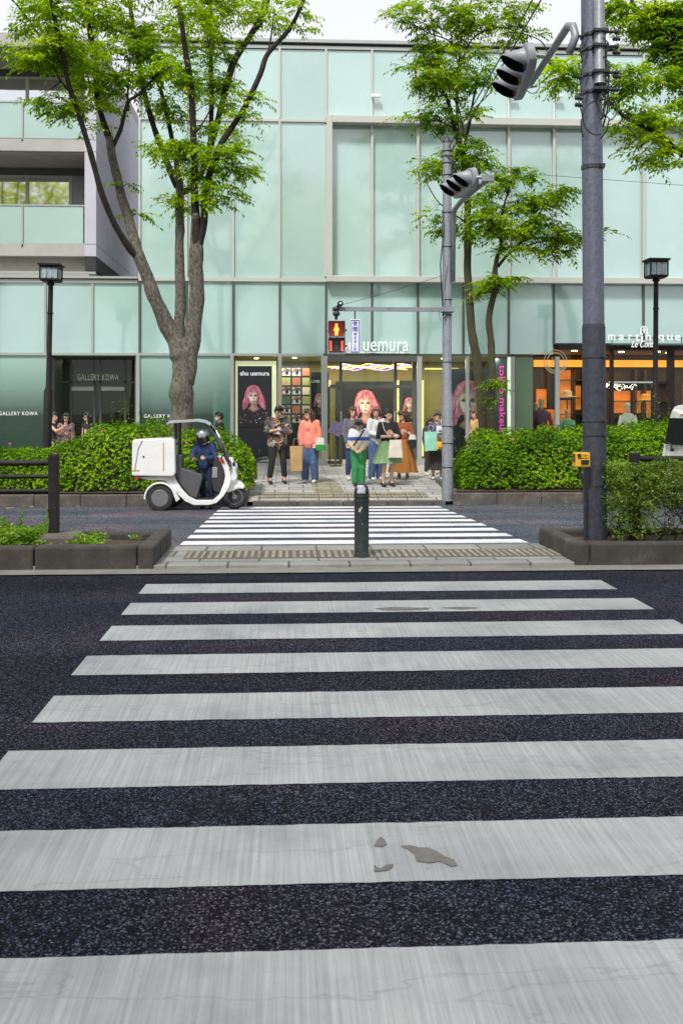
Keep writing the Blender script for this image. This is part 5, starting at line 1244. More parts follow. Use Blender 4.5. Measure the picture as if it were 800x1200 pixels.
L2 = [
 (0, [(567,565,Y1,10),(566,500,Y1,8),(564,470,Y1,7.5),(560,430,Y1,7),(553,390,Y1,6.2),(549,340,Y1,6),(547,290,Y1,5.5),(547,240,Y1,5.2),(546,205,Y1,4.6),(542,180,Y1,4.2)]),
 (1, [(542,182,Y1,4),(536,160,Y1,4),(529,135,Y1,3.4),(525,120,Y1,3),(518,100,Y1+.2,2),(512,60,Y1+.2,1.6),(505,20,Y1+.2,1.2)]),
 (1, [(543,172,Y1,2.4),(550,145,Y1-.1,2),(554,118,Y1-.2,1.7),(560,90,Y1-.3,1.2)]),(1, [(544,160,Y1,1.4),(538,130,Y1,1.2),(530,112,Y1,1)]),
 (1, [(536,158,Y1,2.4),(535,110,Y1+.3,2),(537,78,Y1+.3,1.8),(541,40,Y1+.3,1.5),(552,0,Y1+.3,1.2)]),
 (1, [(535,95,Y1+.3,1.5),(545,60,Y1+.2,1.3),(560,40,Y1,1.1),(590,32,Y1-.2,.9),(615,45,Y1-.2,.8)]),
 (1, [(537,80,Y1+.3,1.1),(528,50,Y1,1),(500,38,Y1-.2,.8),(480,25,Y1-.3,.7)]),
 (1, [(515,142,Y1,.9),(530,150,Y1,1),(540,165,Y1,1.1)]),
 (1, [(552,130,Y1,1),(565,118,Y1-.2,.8),(575,108,Y1-.2,.6)]),
 (1, [(547,262,Y1,1.6),(530,250,Y1-.2,1.1),(512,235,Y1-.3,.8),(498,212,Y1-.4,.6)]),
]
C2 = [(460,19,9,9,Y1-.3),(478,12,9,9,Y1-.3,.9),(500,4,26,8,Y1-.1,.8),(520,18,26,12,Y1,.7),(495,25,14,8,Y1-.2,.6),(503,48,12,9,Y1-.1),(545,12,22,12,Y1+.3,.7),(560,30,22,10,Y1,.7),(590,22,20,12,Y1-.1,.6),(585,45,17,9,Y1-.2,.7),(608,10,20,10,Y1-.1,.6),(620,38,16,8,Y1-.2,.4),(535,35,18,8,Y1+.2,.5),
 (520,62,25,11,Y1+.2),(505,72,14,9,Y1),(530,52,14,9,Y1+.2,.8),(478,78,9,6,Y1-.3),(475,97,11,7,Y1-.3,.9),(492,92,16,10,Y1-.2,.9),(512,95,22,14,Y1,.9),(525,88,12,8,Y1+.1),(540,80,12,9,Y1+.1,.6),(556,62,14,6,Y1,.8),(560,75,14,8,Y1-.1,.6),(555,95,18,9,Y1-.2,.8),(565,100,12,7,Y1-.2,.8),(520,112,16,7,Y1,.8),
 (488,138,17,5,Y1-.3),(510,132,20,8,Y1-.1),(515,145,18,5,Y1-.1,.8),(556,125,12,5,Y1-.2,.6),(562,138,10,9,Y1-.2,.9),(548,160,10,8,Y1-.1,.9),(498,190,15,6,Y1-.4,.7),(508,200,15,9,Y1-.3,.7),(492,203,10,4,Y1-.4,.7),(548,180,22,9,Y1-.3),(562,188,18,8,Y1-.4),(540,195,20,8,Y1-.3),(545,172,14,7,Y1-.3),(578,193,9,5,Y1-.4,.8),
 (505,252,7,5,Y1-.3),(512,270,13,7,Y1-.3,.9),(515,258,10,5,Y1-.3,.7),(540,265,10,8,Y1-.2,.8),(535,278,14,5,Y1-.2,.6),(565,232,18,7,Y1-.4,.8),(578,10,20,8,Y1,.6)]
o, n = make_tree('zelkova_tree', 'slim mossy trunk nearest the slim grey pole, its crown reaching above the roof', (XX(567, Y1), Y1, 0), L2, C2, [BARKM, BARKD], LEAF2, 1.1, .105, 2); nt_.append(n)
Y2 = 22.6
L3 = [
 (0, [(577,565,Y2,8),(575,500,Y2,6.2),(575,460,Y2,5.8),(576,430,Y2,5.6),(575,400,Y2,5.2),(573,375,Y2,4.8),(577,350,Y2,4.6),(582,335,Y2,4.6),(580,318,Y2,3.8),(583,300,Y2,3.4)]),
 (1, [(583,302,Y2,3.2),(587,285,Y2,2.6),(586,262,Y2-.1,2),(592,235,Y2-.1,1.5),(598,215,Y2-.1,1)]),
 (1, [(583,313,Y2,2.6),(592,302,Y2-.1,2.2),(603,293,Y2-.2,1.8),(625,293,Y2-.3,1.3),(650,296,Y2-.4,1)]),
 (1, [(603,293,Y2-.2,1.6),(620,270,Y2-.3,1.3),(635,245,Y2-.3,1),(655,228,Y2-.4,.7)]),(1, [(612,290,Y2-.2,1.3),(635,283,Y2-.3,1.1),(665,283,Y2-.4,.9),(680,286,Y2-.4,.7),(704,272,Y2-.5,.5)]),
 (1, [(586,280,Y2,1.6),(575,272,Y2-.2,1.3),(565,262,Y2-.2,.9)]),(1, [(588,262,Y2-.1,1.2),(600,250,Y2-.1,1),(612,258,Y2-.2,.8)]),
]
C3 = [(612,203,9,7,Y2-.1),(603,213,10,6,Y2-.1,.9),(585,208,12,6,Y2-.2,.9),(590,222,16,6,Y2-.1,.9),(607,197,10,4,Y2),(625,235,18,7,Y2-.3),(640,228,18,7,Y2-.4),(652,224,14,4,Y2-.4,.9),(663,222,8,3,Y2-.4,.9),(637,240,12,5,Y2-.3),
 (590,245,20,7,Y2-.1,.6),(570,255,15,7,Y2-.2,.8),(562,270,8,6,Y2-.2),(560,246,12,5,Y2-.2,.7),(590,262,24,9,Y2-.1,.9),(600,272,25,7,Y2-.2,.9),(580,275,12,5,Y2,.7),(635,262,18,8,Y2-.3),(640,254,12,5,Y2-.3),(625,275,18,7,Y2-.2,.9),(655,272,20,7,Y2-.4),(668,277,16,7,Y2-.4),(650,285,18,4,Y2-.4,.6),(658,294,13,4,Y2-.4),(630,296,7,5,Y2-.3,.9),(648,301,6,3,Y2-.4),(604,289,18,6,Y2-.2,.9),(592,296,9,4,Y2-.1,.8),(705,272,7,5,Y2-.5),
 (570,331,14,5,Y2-.2),(590,330,20,5,Y2-.2),(605,325,11,3,Y2-.3,.9),(572,340,14,4,Y2-.1,.7),(583,327,10,5,Y2-.3),(580,448,5,12,Y2-.25,.9),(583,470,4,5,Y2-.25,.7)]
o, n = make_tree('zelkova_tree', 'slim crooked trunk beside the pink lettered banner with a low spreading crown', (XX(577, Y2), Y2, 0), L3, C3, [BARKM, BARKD], LEAF2, 1.35, .105, 3); nt_.append(n)
Y3 = 20.8
L4 = [
 (0, [(905,600,Y3,20),(905,480,Y3,17),(900,380,Y3,14),(890,300,Y3,12),(870,250,Y3,9)]),
 (1, [(890,300,Y3,7),(850,235,Y3,5),(815,195,Y3-.1,4),(797,180,Y3-.2,3.8),(775,160,Y3-.3,3.6),(752,147,Y3-.4,3.3),(732,137,Y3-.5,3),(716,122,Y3-.5,2.6),(702,106,Y3-.6,2.2),(688,96,Y3-.6,1.4),(660,85,Y3-.6,1),(640,72,Y3-.6,.8),(625,56,Y3-.6,.7)]),
 (1, [(870,250,Y3,8),(840,180,Y3,6),(812,120,Y3,5.2),(796,82,Y3,5),(788,62,Y3,4.8),(775,48,Y3,4.4),(760,30,Y3,3.6),(742,5,Y3,2.8),(735,-20,Y3,2)]),
 (1, [(795,88,Y3,3.4),(793,70,Y3,3.2),(781,55,Y3+.2,3),(768,46,Y3+.2,2.8),(752,36,Y3+.3,2)]),(1, [(790,65,Y3,3),(776,40,Y3-.2,2.4),(770,20,Y3-.2,2),(765,-15,Y3-.2,1.5)]),
 (1, [(765,38,Y3,1.6),(740,18,Y3,1.3),(715,8,Y3,1.1),(700,-2,Y3,.9)]),(1, [(646,78,Y3-.6,.7),(638,55,Y3-.6,1),(628,45,Y3-.6,.9),(605,38,Y3-.6,.8),(585,40,Y3-.6,.6)]),
]
C4 = [(710,4,12,5,Y3,.9),(722,10,14,6,Y3),(745,12,24,9,Y3),(770,10,24,9,Y3-.1),(792,12,18,10,Y3),(740,28,20,7,Y3+.1,.9),(730,30,12,5,Y3),(765,30,20,9,Y3,.9),(790,35,16,14,Y3,.9),(748,42,16,7,Y3+.2,.9),(745,52,12,5,Y3+.2,.6),(780,58,14,8,Y3,.7),(795,65,12,9,Y3,.9),(765,66,9,4,Y3),
 (715,80,15,6,Y3-.5),(732,84,18,6,Y3-.5),(750,88,18,7,Y3-.4,.9),(768,86,18,6,Y3-.4,.9),(790,80,14,8,Y3-.2),(725,95,16,5,Y3-.5,.7),(748,98,22,6,Y3-.4,.8),(775,95,16,8,Y3-.3,.9),(792,105,12,12,Y3-.2),(735,108,12,5,Y3-.5,.6),(712,118,8,6,Y3-.5,.7),(710,130,10,6,Y3-.5,.6),(724,148,12,6,Y3-.5,.8),(732,155,8,4,Y3-.5,.8),
 (755,130,18,6,Y3-.4),(772,133,18,8,Y3-.4),(790,125,14,8,Y3-.3),(748,140,12,5,Y3-.4,.7),(785,148,16,8,Y3-.3,.9),(750,165,15,5,Y3-.4),(765,162,12,6,Y3-.4,.7),(748,180,9,5,Y3-.4),(755,190,12,5,Y3-.4),(768,190,8,4,Y3-.4,.9),(790,170,14,9,Y3-.3,.9),(793,192,11,6,Y3-.2),(775,180,12,4,Y3-.3,.4),
 (652,78,14,8,Y3-.6),(665,84,13,8,Y3-.6),(655,92,11,9,Y3-.6,.9),(664,103,9,6,Y3-.6,.7),(645,68,12,5,Y3-.6,.6),(672,72,8,7,Y3-.6,.7),(820,60,25,50,Y3,.8),(835,150,30,40,Y3,.7),(870,60,40,50,Y3,.6),(860,0,60,30,Y3,.5)]
o, n = make_tree('zelkova_tree', 'zelkova leaning in from the right edge of the photo with long leafy boughs', (XX(905, Y3), Y3, 0), L4, C4, [BARK, BARKD], LEAF, .95, .115, 4); nt_.append(n)
# trees behind the camera: two seen only as a reflection in the balcony windows, three added unseen
def crown_tree(x, y, h, r, seed, label):
    rr = random.Random(seed); t = thing('zelkova_tree', label, 'tree', (x, y, 0), 0, 'street trees')  # also names the three added unseen trees
    m = MB(); m.tube([(x, y, -.5), (x, y, 3), (x+.2, y, h*.6)], [.4, .3, .2], 10); m.build('trunk', BARK, t, smooth='all')
    m = MB(); cs = []
    for i in range(14):
        a = rr.uniform(0, 6.28); e = Vector((x+r*.8*math.cos(a), y+r*.8*math.sin(a), h*rr.uniform(.65, 1.0))); m.tube([(x, y, 3+rr.random()*3), ((x+e.x)/2, (y+e.y)/2, e.z*.8), e], [.14, .08, .02], 6)
    m.build('limbs', BARKD, t, smooth='all')
    for i in range(2600):
        v = Vector((rr.gauss(0,1), rr.gauss(0,1), rr.gauss(0,1))).normalized()*(rr.random()**.4); cs.append((x+v.x*r, y+v.y*r, h*.8+v.z*h*.28))
    C = np.array(cs); leaf_mesh('crown', sprays((C, C-np.array([x, y, h*.8])), n_leaf=10, length=(.5, 1.1), leaf=.2), LEAF_R, t)
LEAF_R = leafmat('lightened_leaf', [(.10,.14,.006), (.24,.30,.01), (.42,.46,.02), (.6,.6,.04)], trans=.55)  # leaf colours lightened to stand in for sun on the reflected side
crown_tree(-17.5, -1.5, 17, 4.6, 5, 'tall street tree across the road reflected in the lower balcony windows')
crown_tree(-23.5, -2, 16.5, 4.8, 6, 'more distant tall street tree reflected in the far left balcony windows')

for i, (x, y, h_) in enumerate(((-9, -8, 14.5), (1.5, -9, 15.5), (12, -8, 14))):  # unseen crowns added to shade the near road and break up glass reflections
    crown_tree(x, y, h_, 4.3, 20+i, ('left', 'middle', 'right')[i]+' one of three unseen trees added behind the camera for reflections and shade')
# hedges ------------------------------------------------
def hedge(name, label, x0, x1, ztop, y0, y1, n, leaf, mat, zbot=.1, core=True, endr=.5, cat='hedge', z0f=0):
    t = thing(name, label, cat, ((x0+x1)/2, (y0+y1)/2, z0f))
    yc, ry = (y0+y1)/2, (y1-y0)/2
    def top(x):
        b = ztop(x)*(1+.10*noise.noise((x*1.1, 5, 0))+.05*noise.noise((x*3.1, 2, 0)))
        for e in (x0, x1):
            dd = abs(x-e)
            if dd < endr: b *= (.35+.65*math.sqrt(max(0, 1-(1-dd/endr)**2)))
        return b
    def surf(x, a, s=1.0):
        """a from 0 (front foot) over the top to pi (back foot)"""
        h = top(x); lump = 1+.13*noise.noise((x*1.9, a*1.6, 7))+.08*noise.noise((x*5, a*4, 3))
        ee = 1.0
        for e in (x0, x1):
            dd = abs(x-e)
            if dd < endr: ee = min(ee, .45+.55*math.sqrt(max(0, 1-(1-dd/endr)**2)))
        ca, sa = math.cos(a), math.sin(a)
        yy = yc-ry*ee*s*lump*(abs(ca)**.6)*(1 if ca > 0 else -1)
        zz = z0f+zbot*0+(h-z0f)*s*lump*(abs(sa)**.75)
        return Vector((x, yy, zz))
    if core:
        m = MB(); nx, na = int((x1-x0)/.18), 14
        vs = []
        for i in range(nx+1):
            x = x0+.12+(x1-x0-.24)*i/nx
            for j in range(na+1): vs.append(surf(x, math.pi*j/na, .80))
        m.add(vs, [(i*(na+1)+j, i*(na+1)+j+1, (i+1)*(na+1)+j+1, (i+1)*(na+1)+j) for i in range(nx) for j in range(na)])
        m.build('shade_core', pm('hedge_shade_core', (.04,.035,.02), .95, var=.5, scale=30, bump=1, bscale=30), t, smooth='all')  # dark core behind the leaves, its tone standing in for inner shade
    P = np.zeros((n, 3)); Nn = np.zeros((n, 3))
    for i in range(n):
        x = rnd.uniform(x0, x1); a = math.pi*(rnd.random()**1.1)*.86+.005; s = (1-.22*rnd.random()**1.6)*(1+.05*noise.noise((x*7, a*6, 2)))*(1.04 if rnd.random() < .05 else 1)
        p = surf(x, a, s); q = surf(x+.05, a, s); r_ = surf(x, a+.08, s)
        nn = (q-p).cross(r_-p); nn = nn.normalized() if nn.length > 1e-9 else Vector((0,0,1))
        if nn.dot(p-Vector((x, yc, .5))) < 0: nn = -nn
        nn = (nn+Vector((0,0,.75))+Vector((rnd.gauss(0,.4), rnd.gauss(0,.4), rnd.gauss(0,.3)))).normalized()
        P[i] = p; Nn[i] = nn
    out = []; ref = unit(np.cross(Nn, rng.normal(0, 1, (n, 3)))); bi = np.cross(Nn, ref)
    K = 6
    for k in range(K):
        a = 2*math.pi*k/K+rng.normal(0, .25, n)
        ax = ref*np.cos(a)[:, None]+bi*np.sin(a)[:, None]
        lift = rng.uniform(.25, 1.1, (n, 1)); D = unit(ax+Nn*lift); nl = unit(Nn-ax*lift*.7)
        s = rng.uniform(.6, 1.25, n)
        out.append(leaves_at(P, D, nl, leaf*s, leaf*.46*s))
    leaf_mesh('foliage', np.concatenate(out), mat, t)
    return t
def lerp_pts(pts):
    def f(x):
        for (a, za), (b, zb) in zip(pts, pts[1:]):
            if x <= b: return za+(zb-za)*max(0, (x-a)/(b-a))
        return pts[-1][1]
    return f
hx0, hx1 = -11.5, XX(299, 20.7)
ht = lambda px, py: (XX(px, 21.1), ZZ(py, 21.1, px))
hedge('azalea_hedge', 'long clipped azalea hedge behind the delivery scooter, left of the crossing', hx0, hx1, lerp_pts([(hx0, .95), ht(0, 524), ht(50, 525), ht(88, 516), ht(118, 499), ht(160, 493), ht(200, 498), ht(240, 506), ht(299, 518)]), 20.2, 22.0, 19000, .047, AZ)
hx0, hx1 = XX(533, 20.7), 11
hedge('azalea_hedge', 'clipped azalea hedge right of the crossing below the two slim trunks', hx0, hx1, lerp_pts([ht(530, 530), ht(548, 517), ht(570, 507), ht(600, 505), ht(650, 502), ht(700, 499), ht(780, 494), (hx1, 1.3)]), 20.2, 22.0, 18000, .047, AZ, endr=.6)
AZ2 = leafmat('privet_leaf', [(.012,.032,.008), (.045,.095,.012), (.11,.18,.02), (.24,.32,.04)], trans=.2, nscale=3)
# median hedge: stems at the bottom, dense above
mx0, mx1 = XX(712, 10.9), 8.0
t = thing('median_hedge', 'small leaved hedge on bare stems in the right median planter behind the thick pole', 'hedge', ((mx0+mx1)/2, 10.9, .16))
m = MB()
for i in range(60):
    x = mx0+.08+(mx1-mx0)*(i+rnd.random())/60; y = 10.65+.55*rnd.random(); p = Vector((x, y, .12)); pts = [p]
    for k in range(3): p = p+Vector((rnd.gauss(0,.06), rnd.gauss(0,.05), .13+.05*rnd.random())); pts.append(p)
    m.tube(pts, [.009, .007, .005, .003], 5)
    for k in (1, 2): q = pts[k]; m.tube([q, q+Vector((rnd.gauss(0,.12), rnd.gauss(0,.08), .14)), q+Vector((rnd.gauss(0,.16), rnd.gauss(0,.1), .28))], [.005, .004, .002], 4)
m.build('stems', BARKD, t, smooth='all')
n = 13000; P = np.zeros((n, 3))
for i in range(n):
    x = mx0+(mx1-mx0)*rnd.random()**1.15; zt = ZZ(541, 10.9, 760)+.07*noise.noise((x*4, 0, 0))-.03*(x < mx0+.25)
    low = .52+.14*noise.noise((x*3, 9, 0)); 
    if x < mx0+.45: low = .18+.2*rnd.random()
    z = low+(zt-low)*rnd.random()**.75; P[i] = (x, 10.9+rnd.uniform(-.36, .36)*(1 if z < zt-.1 else .7), z)
    if rnd.random() < .07: P[i] = (x, 10.6+.4*rnd.random(), .2+.4*rnd.random())
Nn = unit(rng.normal(0, .5, (n, 3))+np.array([0, -.2, 1])); ref = unit(np.cross(Nn, rng.normal(0, 1, (n, 3)))); bi = np.cross(Nn, ref); out = []
for k in range(5):
    a = 2*math.pi*k/5+rng.normal(0, .3, n); ax = ref*np.cos(a)[:, None]+bi*np.sin(a)[:, None]; D = unit(ax+Nn*.5)
    off = D*rng.uniform(0, .03, (n, 1)); s = rng.uniform(.6, 1.3, n); out.append(leaves_at(P+off, D, unit(Nn-ax*.4), .03*s, .016*s))
leaf_mesh('foliage', np.concatenate(out), AZ2, t)
# weeds in the left median bed
WEED = leafmat('weed_leaf', [(.03,.08,.01), (.09,.19,.02), (.17,.28,.03), (.25,.36,.05)], trans=.3, nscale=4)
t = thing('weeds', 'low green weeds and grass tufts growing in the left median planter', 'weeds', (XX(20, 10.9), 10.9, .17)); t['kind'] = 'stuff'
P = []; D = []
for i in range(5200):
    px = -120+150*rnd.random()**.6*1.0+ (100*rnd.random() if rnd.random() < .35 else 40*rnd.random()); 
    if px > 118: continue
    y = rnd.uniform(10.45, 11.35); x = XX(px, y); dens = .55+.6*noise.noise((x*2.2, y*2, 0))+(.25 if px < 50 else 0)
    if rnd.random() > dens: continue
    hh = (.11 if px < 55 else .06)*(1+noise.noise((x*3, y*3, 4))); P.append((x, y, .16+hh*rnd.random()*1.6)); D.append((rnd.gauss(0,.7), rnd.gauss(0,.7), rnd.uniform(-.1,.9)))
def rosette_weed(px, y, n, h):
    for i in range(n): P.append((XX(px, y)+rnd.gauss(0,.05), y+rnd.gauss(0,.04), .18+h*rnd.random())); D.append((rnd.gauss(0,.8), rnd.gauss(0,.8), rnd.uniform(0,.8)))
rosette_weed(113, 10.9, 90, .09); rosette_weed(160, 11.2, 14, .04); rosette_weed(96, 10.5, 60, .08); rosette_weed(84, 10.8, 60, .1)
P = np.array(P); D = unit(np.array(D)); nn = unit(rng.normal(0, .5, (len(P), 3))+np.array([0,0,1.0])); nn = unit(nn-D*np.sum(nn*D, 1, keepdims=True))
s = rng.uniform(.6, 1.5, len(P)); leaf_mesh('leaves', np.concatenate([leaves_at(P, D, nn, .045*s, .02*s), leaves_at(P, unit(D*np.array([-1,-1,1])), nn, .04*s, .02*s)]), WEED, t)
m = MB()
for px, tx, h in ((22,27,.42),(26,24,.3),(54,56,.40),(8,2,.3),(50,46,.2)):
    b = Vector((XX(px, 10.9), 10.9, .18)); e = Vector((XX(tx, 10.9), 10.9, .18+h)); m.tube([b, b.lerp(e, .5)+Vector((.02,0,.02)), e], [.007,.006,.003], 5)
    for k in range(7): q = b.lerp(e, .3+.1*k); m.cbox(tuple(q), (.05, .02, .008), rot=Matrix.Rotation(R(-50+100*(k % 2)), 3, 'Y'))
m.build('stems', WEED, t)
# loose shrub shoots behind the right hedge
def shoots(name, label, x0, x1, y, z0, z1, n):
    t = thing(name, label, 'shrub', ((x0+x1)/2, y, 0)); m = MB(); P = []; D = []
    for i in range(n):
        b = Vector((rnd.uniform(x0, x1), y+rnd.uniform(-.2,.2), 0)); e = Vector((b.x+rnd.gauss(0,.2), b.y, rnd.uniform(z0, z1))); m.tube([b, b.lerp(e,.5)+Vector((.03,0,0)), e], [.008,.006,.003], 4)
        for k in range(16): q = b.lerp(e, .5+.5*k/16); P.append(tuple(q+Vector((rnd.gauss(0,.05), rnd.gauss(0,.04), rnd.gauss(0,.03))))); D.append((rnd.gauss(0,1), rnd.gauss(0,1), rnd.uniform(-.4,.6)))
    m.build('stems', BARKD, t); A = np.array(P); Dd = unit(np.array(D)); nn = unit(rng.normal(0,.5,(len(A),3))+np.array([0,0,1.0])); nn = unit(nn-Dd*np.sum(nn*Dd,1,keepdims=True))
    leaf_mesh('foliage', leaves_at(A, Dd, nn, rng.uniform(.05,.09,len(A)), rng.uniform(.02,.035,len(A))), AZ, t)
shoots('shrub', 'loose thin shrub shoots standing behind the right hedge beside the lamp post', XX(748, 22.6), XX(782, 22.6), 22.6, 1.4, 2.1, 16)
shoots('shrub', 'few thin leafy shoots behind the left hedge in front of the gallery door', XX(138, 22.6), XX(172, 22.6), 22.6, 1.3, 1.9, 8)
# azalea blossoms
m = MB()
for px, py in ((219, 519), (12, 520), (655, 529), (551, 560), (545, 512), (120, 505), (600, 515)):
    p = W(px, py, 20.35); 
    for k in range(5): a = k*1.257; m.sphere((p.x+.014*math.cos(a), p.y, p.z+.014*math.sin(a)), (.012, .008, .012), 6, 4)
st2 = m.build('azalea_blossom', pm('pink_blossom', (.62,.10,.14), .6)); tag(st2, 'few red pink blossoms scattered on the azalea hedges', 'blossoms'); st2['kind'] = 'stuff'
# litter and fallen leaves
m = MB()
for px, py in ((92,593),(37,594),(12,596),(545,585),(560,585),(100,592),(130,588),(640,582),(205,590)):
    p = on_ground(px, py); m.cbox((p.x, p.y, p.z+.012), (.08+.06*rnd.random(), .05, .02), rot=Matrix.Rotation(rnd.random()*3, 3, 'Z'))
for px, py in ((105,588),(640,567),(478,552),(713,628)):
    pass
o = m.build('fallen_leaf', pm('dry_leaf', (.30,.22,.12), .8, var=.5, scale=4)); tag(o, 'dry leaves lying in the gutter under the far kerb', 'leaves', kind='stuff')
# ------------------------------------------------------------ the three wheeled delivery scooter (local x forward = to the right, y away from the camera)
SY = 19.0; sgz = -SLOPE*(SY-Y_MED1)
sx_ = XX(190.5, SY); s_tot = XX(275, SY)-sx_          # wheelbase
sc = thing('delivery_scooter', 'white roofed three wheeled delivery scooter with a big white cargo box', 'scooter', (sx_, SY, sgz), world=False)
k = SY/F*.999
def q(px, py): return ((px-190.5)*k/.998, (596.5-py)*k)      # photo pixel to the scooter's side plane
RUB = pm('tyre_rubber', (.02,.02,.021), .8, bump=.3); RIM = pm('alloy_rim', (.24,.24,.25), .4, .6, dirt=((.05,.05,.05), .5, 20)); BP = pm('black_plastic', (.025,.026,.028), .5); WP = M['white_paint']
def wheel(x, y, r, wd, nm):
    m = MB(); n = 32
    m.lathe([(r*.62, -wd/2+.01), (r*.8, -wd/2), (r*.95, -wd/2+.012), (r, -wd*.2), (r, wd*.2), (r*.95, wd/2-.012), (r*.8, wd/2), (r*.62, wd/2-.01)], (x, y, r), n, axis='Y')
    ty = m.build(nm, RUB, sc, smooth=True)
    m = MB(); m.lathe([(r*.64, -wd/2+.004), (r*.58, -wd/2+.0), (r*.52, -wd/2+.02), (r*.2, -wd/2+.035), (r*.16, -wd/2+.0), (.01, -wd/2+.0)], (x, y, r), n, axis='Y')
    if nm == 'front_wheel':
        m = MB(); m.lathe([(r*.66, -wd/2+.002), (r*.60, -wd/2-.004), (r*.55, -wd/2+.02), (r*.55, wd/2-.02), (r*.66, wd/2)], (x, y, r), n, axis='Y', caps=False); m.lathe([(r*.2, -wd/2), (r*.2, wd/2)], (x, y, r), 16, axis='Y')
        for i in range(6): a = i*math.pi/3; m.cbox((x+r*.38*math.cos(a), y-.01, r+r*.38*math.sin(a)), (r*.46, .05, .04), rot=Matrix.Rotation(-a, 3, 'Y'))
        m.lathe([(r*.42, -.02), (r*.42, -.012)], (x, y, r), 20, axis='Y')
    if nm == 'rear_wheel' and y < 0:
        for i in range(5): a = i*1.257; m.lathe([(.016, 0), (.016, -.012)], (x+r*.32*math.cos(a), y-wd/2+.02, r+r*.32*math.sin(a)), 8, axis='Y')
        m.lathe([(r*.5, -wd/2+.012), (r*.46, -wd/2+.005), (r*.42, -wd/2+.012)], (x, y, r), n, axis='Y', caps=False)
    ri = m.build('rim', RIM, None, smooth=True); ri.parent = ty
Rr = q(0, 596.5-15.2)[1]; 
Rr = 15.2*k; Rf = 14.5*k
wheel(0, -.32, Rr, .13, 'rear_wheel'); wheel(.02+.1, .32, Rr, .13, 'rear_wheel'); wheel(s_tot, 0, Rf, .095, 'front_wheel')
m = MB(); m.tube([(0, -.26, Rr), (.1, .26, Rr)], .04, 10); m.cbox((.12, 0, Rr+.02), (.45, .30, .2)); m.build('engine', BP, sc)
def qp(L_): return [q(a, b) for a, b in L_]
# cargo box, tapered towards the front top, rounded edges
bx = MB(); bx.prism(qp([(159,556),(158.5,552),(159,517),(161,514.5),(203,512.5),(207,515),(208,553),(205,557),(162,556)]), -.36, .36, 'Y')
bx.build('cargo_box', WP, sc, bevel=.035)
m = MB(); m.tube([(q(171, 515)[0], -.368, q(171,515)[1]), (q(166,525)[0], -.368, q(166,525)[1]), (q(162,550)[0], -.368, q(162,550)[1])], .005, 5)
m.cbox((q(183,0)[0]*0+q(172,534)[0], -.366, q(172,534)[1]), (.03, .012, .03)); m.build('box_seam', BP, sc)
m = MB(); m.cbox((q(163,549.5)[0], -.366, q(163,549.5)[1]), (.13, .008, .025)); m.cbox((q(194.5,534)[0], -.366, q(194.5,534)[1]), (.02, .008, .52)); m.build('reflector_strip', pm('orange_strip', (.62,.36,.16), .4), sc)
m = MB(); m.prism(qp([(160,557.5),(207,557.5),(205,561),(178,561)]), -.30, .30, 'Y'); m.build('box_rack', pm('rack_grey', (.42,.41,.39), .5), sc, bevel=.01)
m = MB(); m.cbox((q(164,558.5)[0], -.31, q(164,558.5)[1]), (.06, .03, .05)); m.build('tail_light', pm('red_lens', (.45,.03,.02), .2), sc)
# rear fender over the wheels
for y0_, y1_ in ((-.41, -.23), (.23, .41)):
    m = MB(); out = [(q(190.5,0)[0]+(Rr+.045)*math.cos(R(a)), Rr+(Rr+.05)*math.sin(R(a))) for a in range(185, -12, -12)]
    inn = [(q(190.5,0)[0]+(Rr+.012)*math.cos(R(a)), Rr+(Rr+.018)*math.sin(R(a))) for a in range(-7, 190, 12)]
    tail = qp([(213,585),(212,578),(207,571)])
    poly = out[:-3]+[q(213,583)]+[q(209,586)]+inn[3:]
    m.prism(poly, y0_, y1_, 'Y'); m.build('rear_fender', WP, sc, bevel=.014)
m = MB(); m.prism(qp([(197,562),(208,563),(214,575),(205,577)]), -.24, .24, 'Y'); m.build('rear_cowl', WP, sc, bevel=.02)
# white lower frame strip: from under the box down along the floor and up to the leg shield
strip = [(200,536),(203,533.5),(204,545),(207,560),(214,571),(222,580),(231,584.5),(250,584.5),(257,578),(262,566),(264,556),(263,548),(268,548),(271,560),(268,570),(262,580),(254,588),(245,590.5),(228,590.5),(218,586),(206,574),(196,563),(186,560),(186,557),(199,559)]
m = MB(); m.prism(qp(strip), -.23, -.19, 'Y'); m.prism(qp(strip), .19, .23, 'Y')
m.build('side_rail', WP, sc, bevel=.012)
m = MB(); m.prism(qp([(213,578),(222,588),(251,588),(259,580),(256,577),(249,583),(228,583),(219,575)]), -.188, .188, 'Y'); m.build('floor_board', BP, sc)
m = MB(); m.prism(qp([(203,533),(214,532.5),(214,548),(236,555),(238,558),(231,583),(223,580),(213,568),(206,556)]), -.18, .18, 'Y'); m.build('seat_base', pm('dark_grey_plastic', (.07,.07,.075), .5), sc, bevel=.02)
m = MB(); m.prism(qp([(209,556.5),(209,551),(215,550),(224,554),(234,555.5),(235,558),(230,560.5),(214,560)]), -.15, .15, 'Y'); m.build('seat', pm('blue_black_seat', (.035,.05,.075), .35), sc, bevel=.03)
m = MB(); m.prism(qp([(202,534),(204,532.5),(213,533),(214,548),(211,551),(206,551)]), -.17, .17, 'Y'); m.build('backrest', BP, sc, bevel=.03)
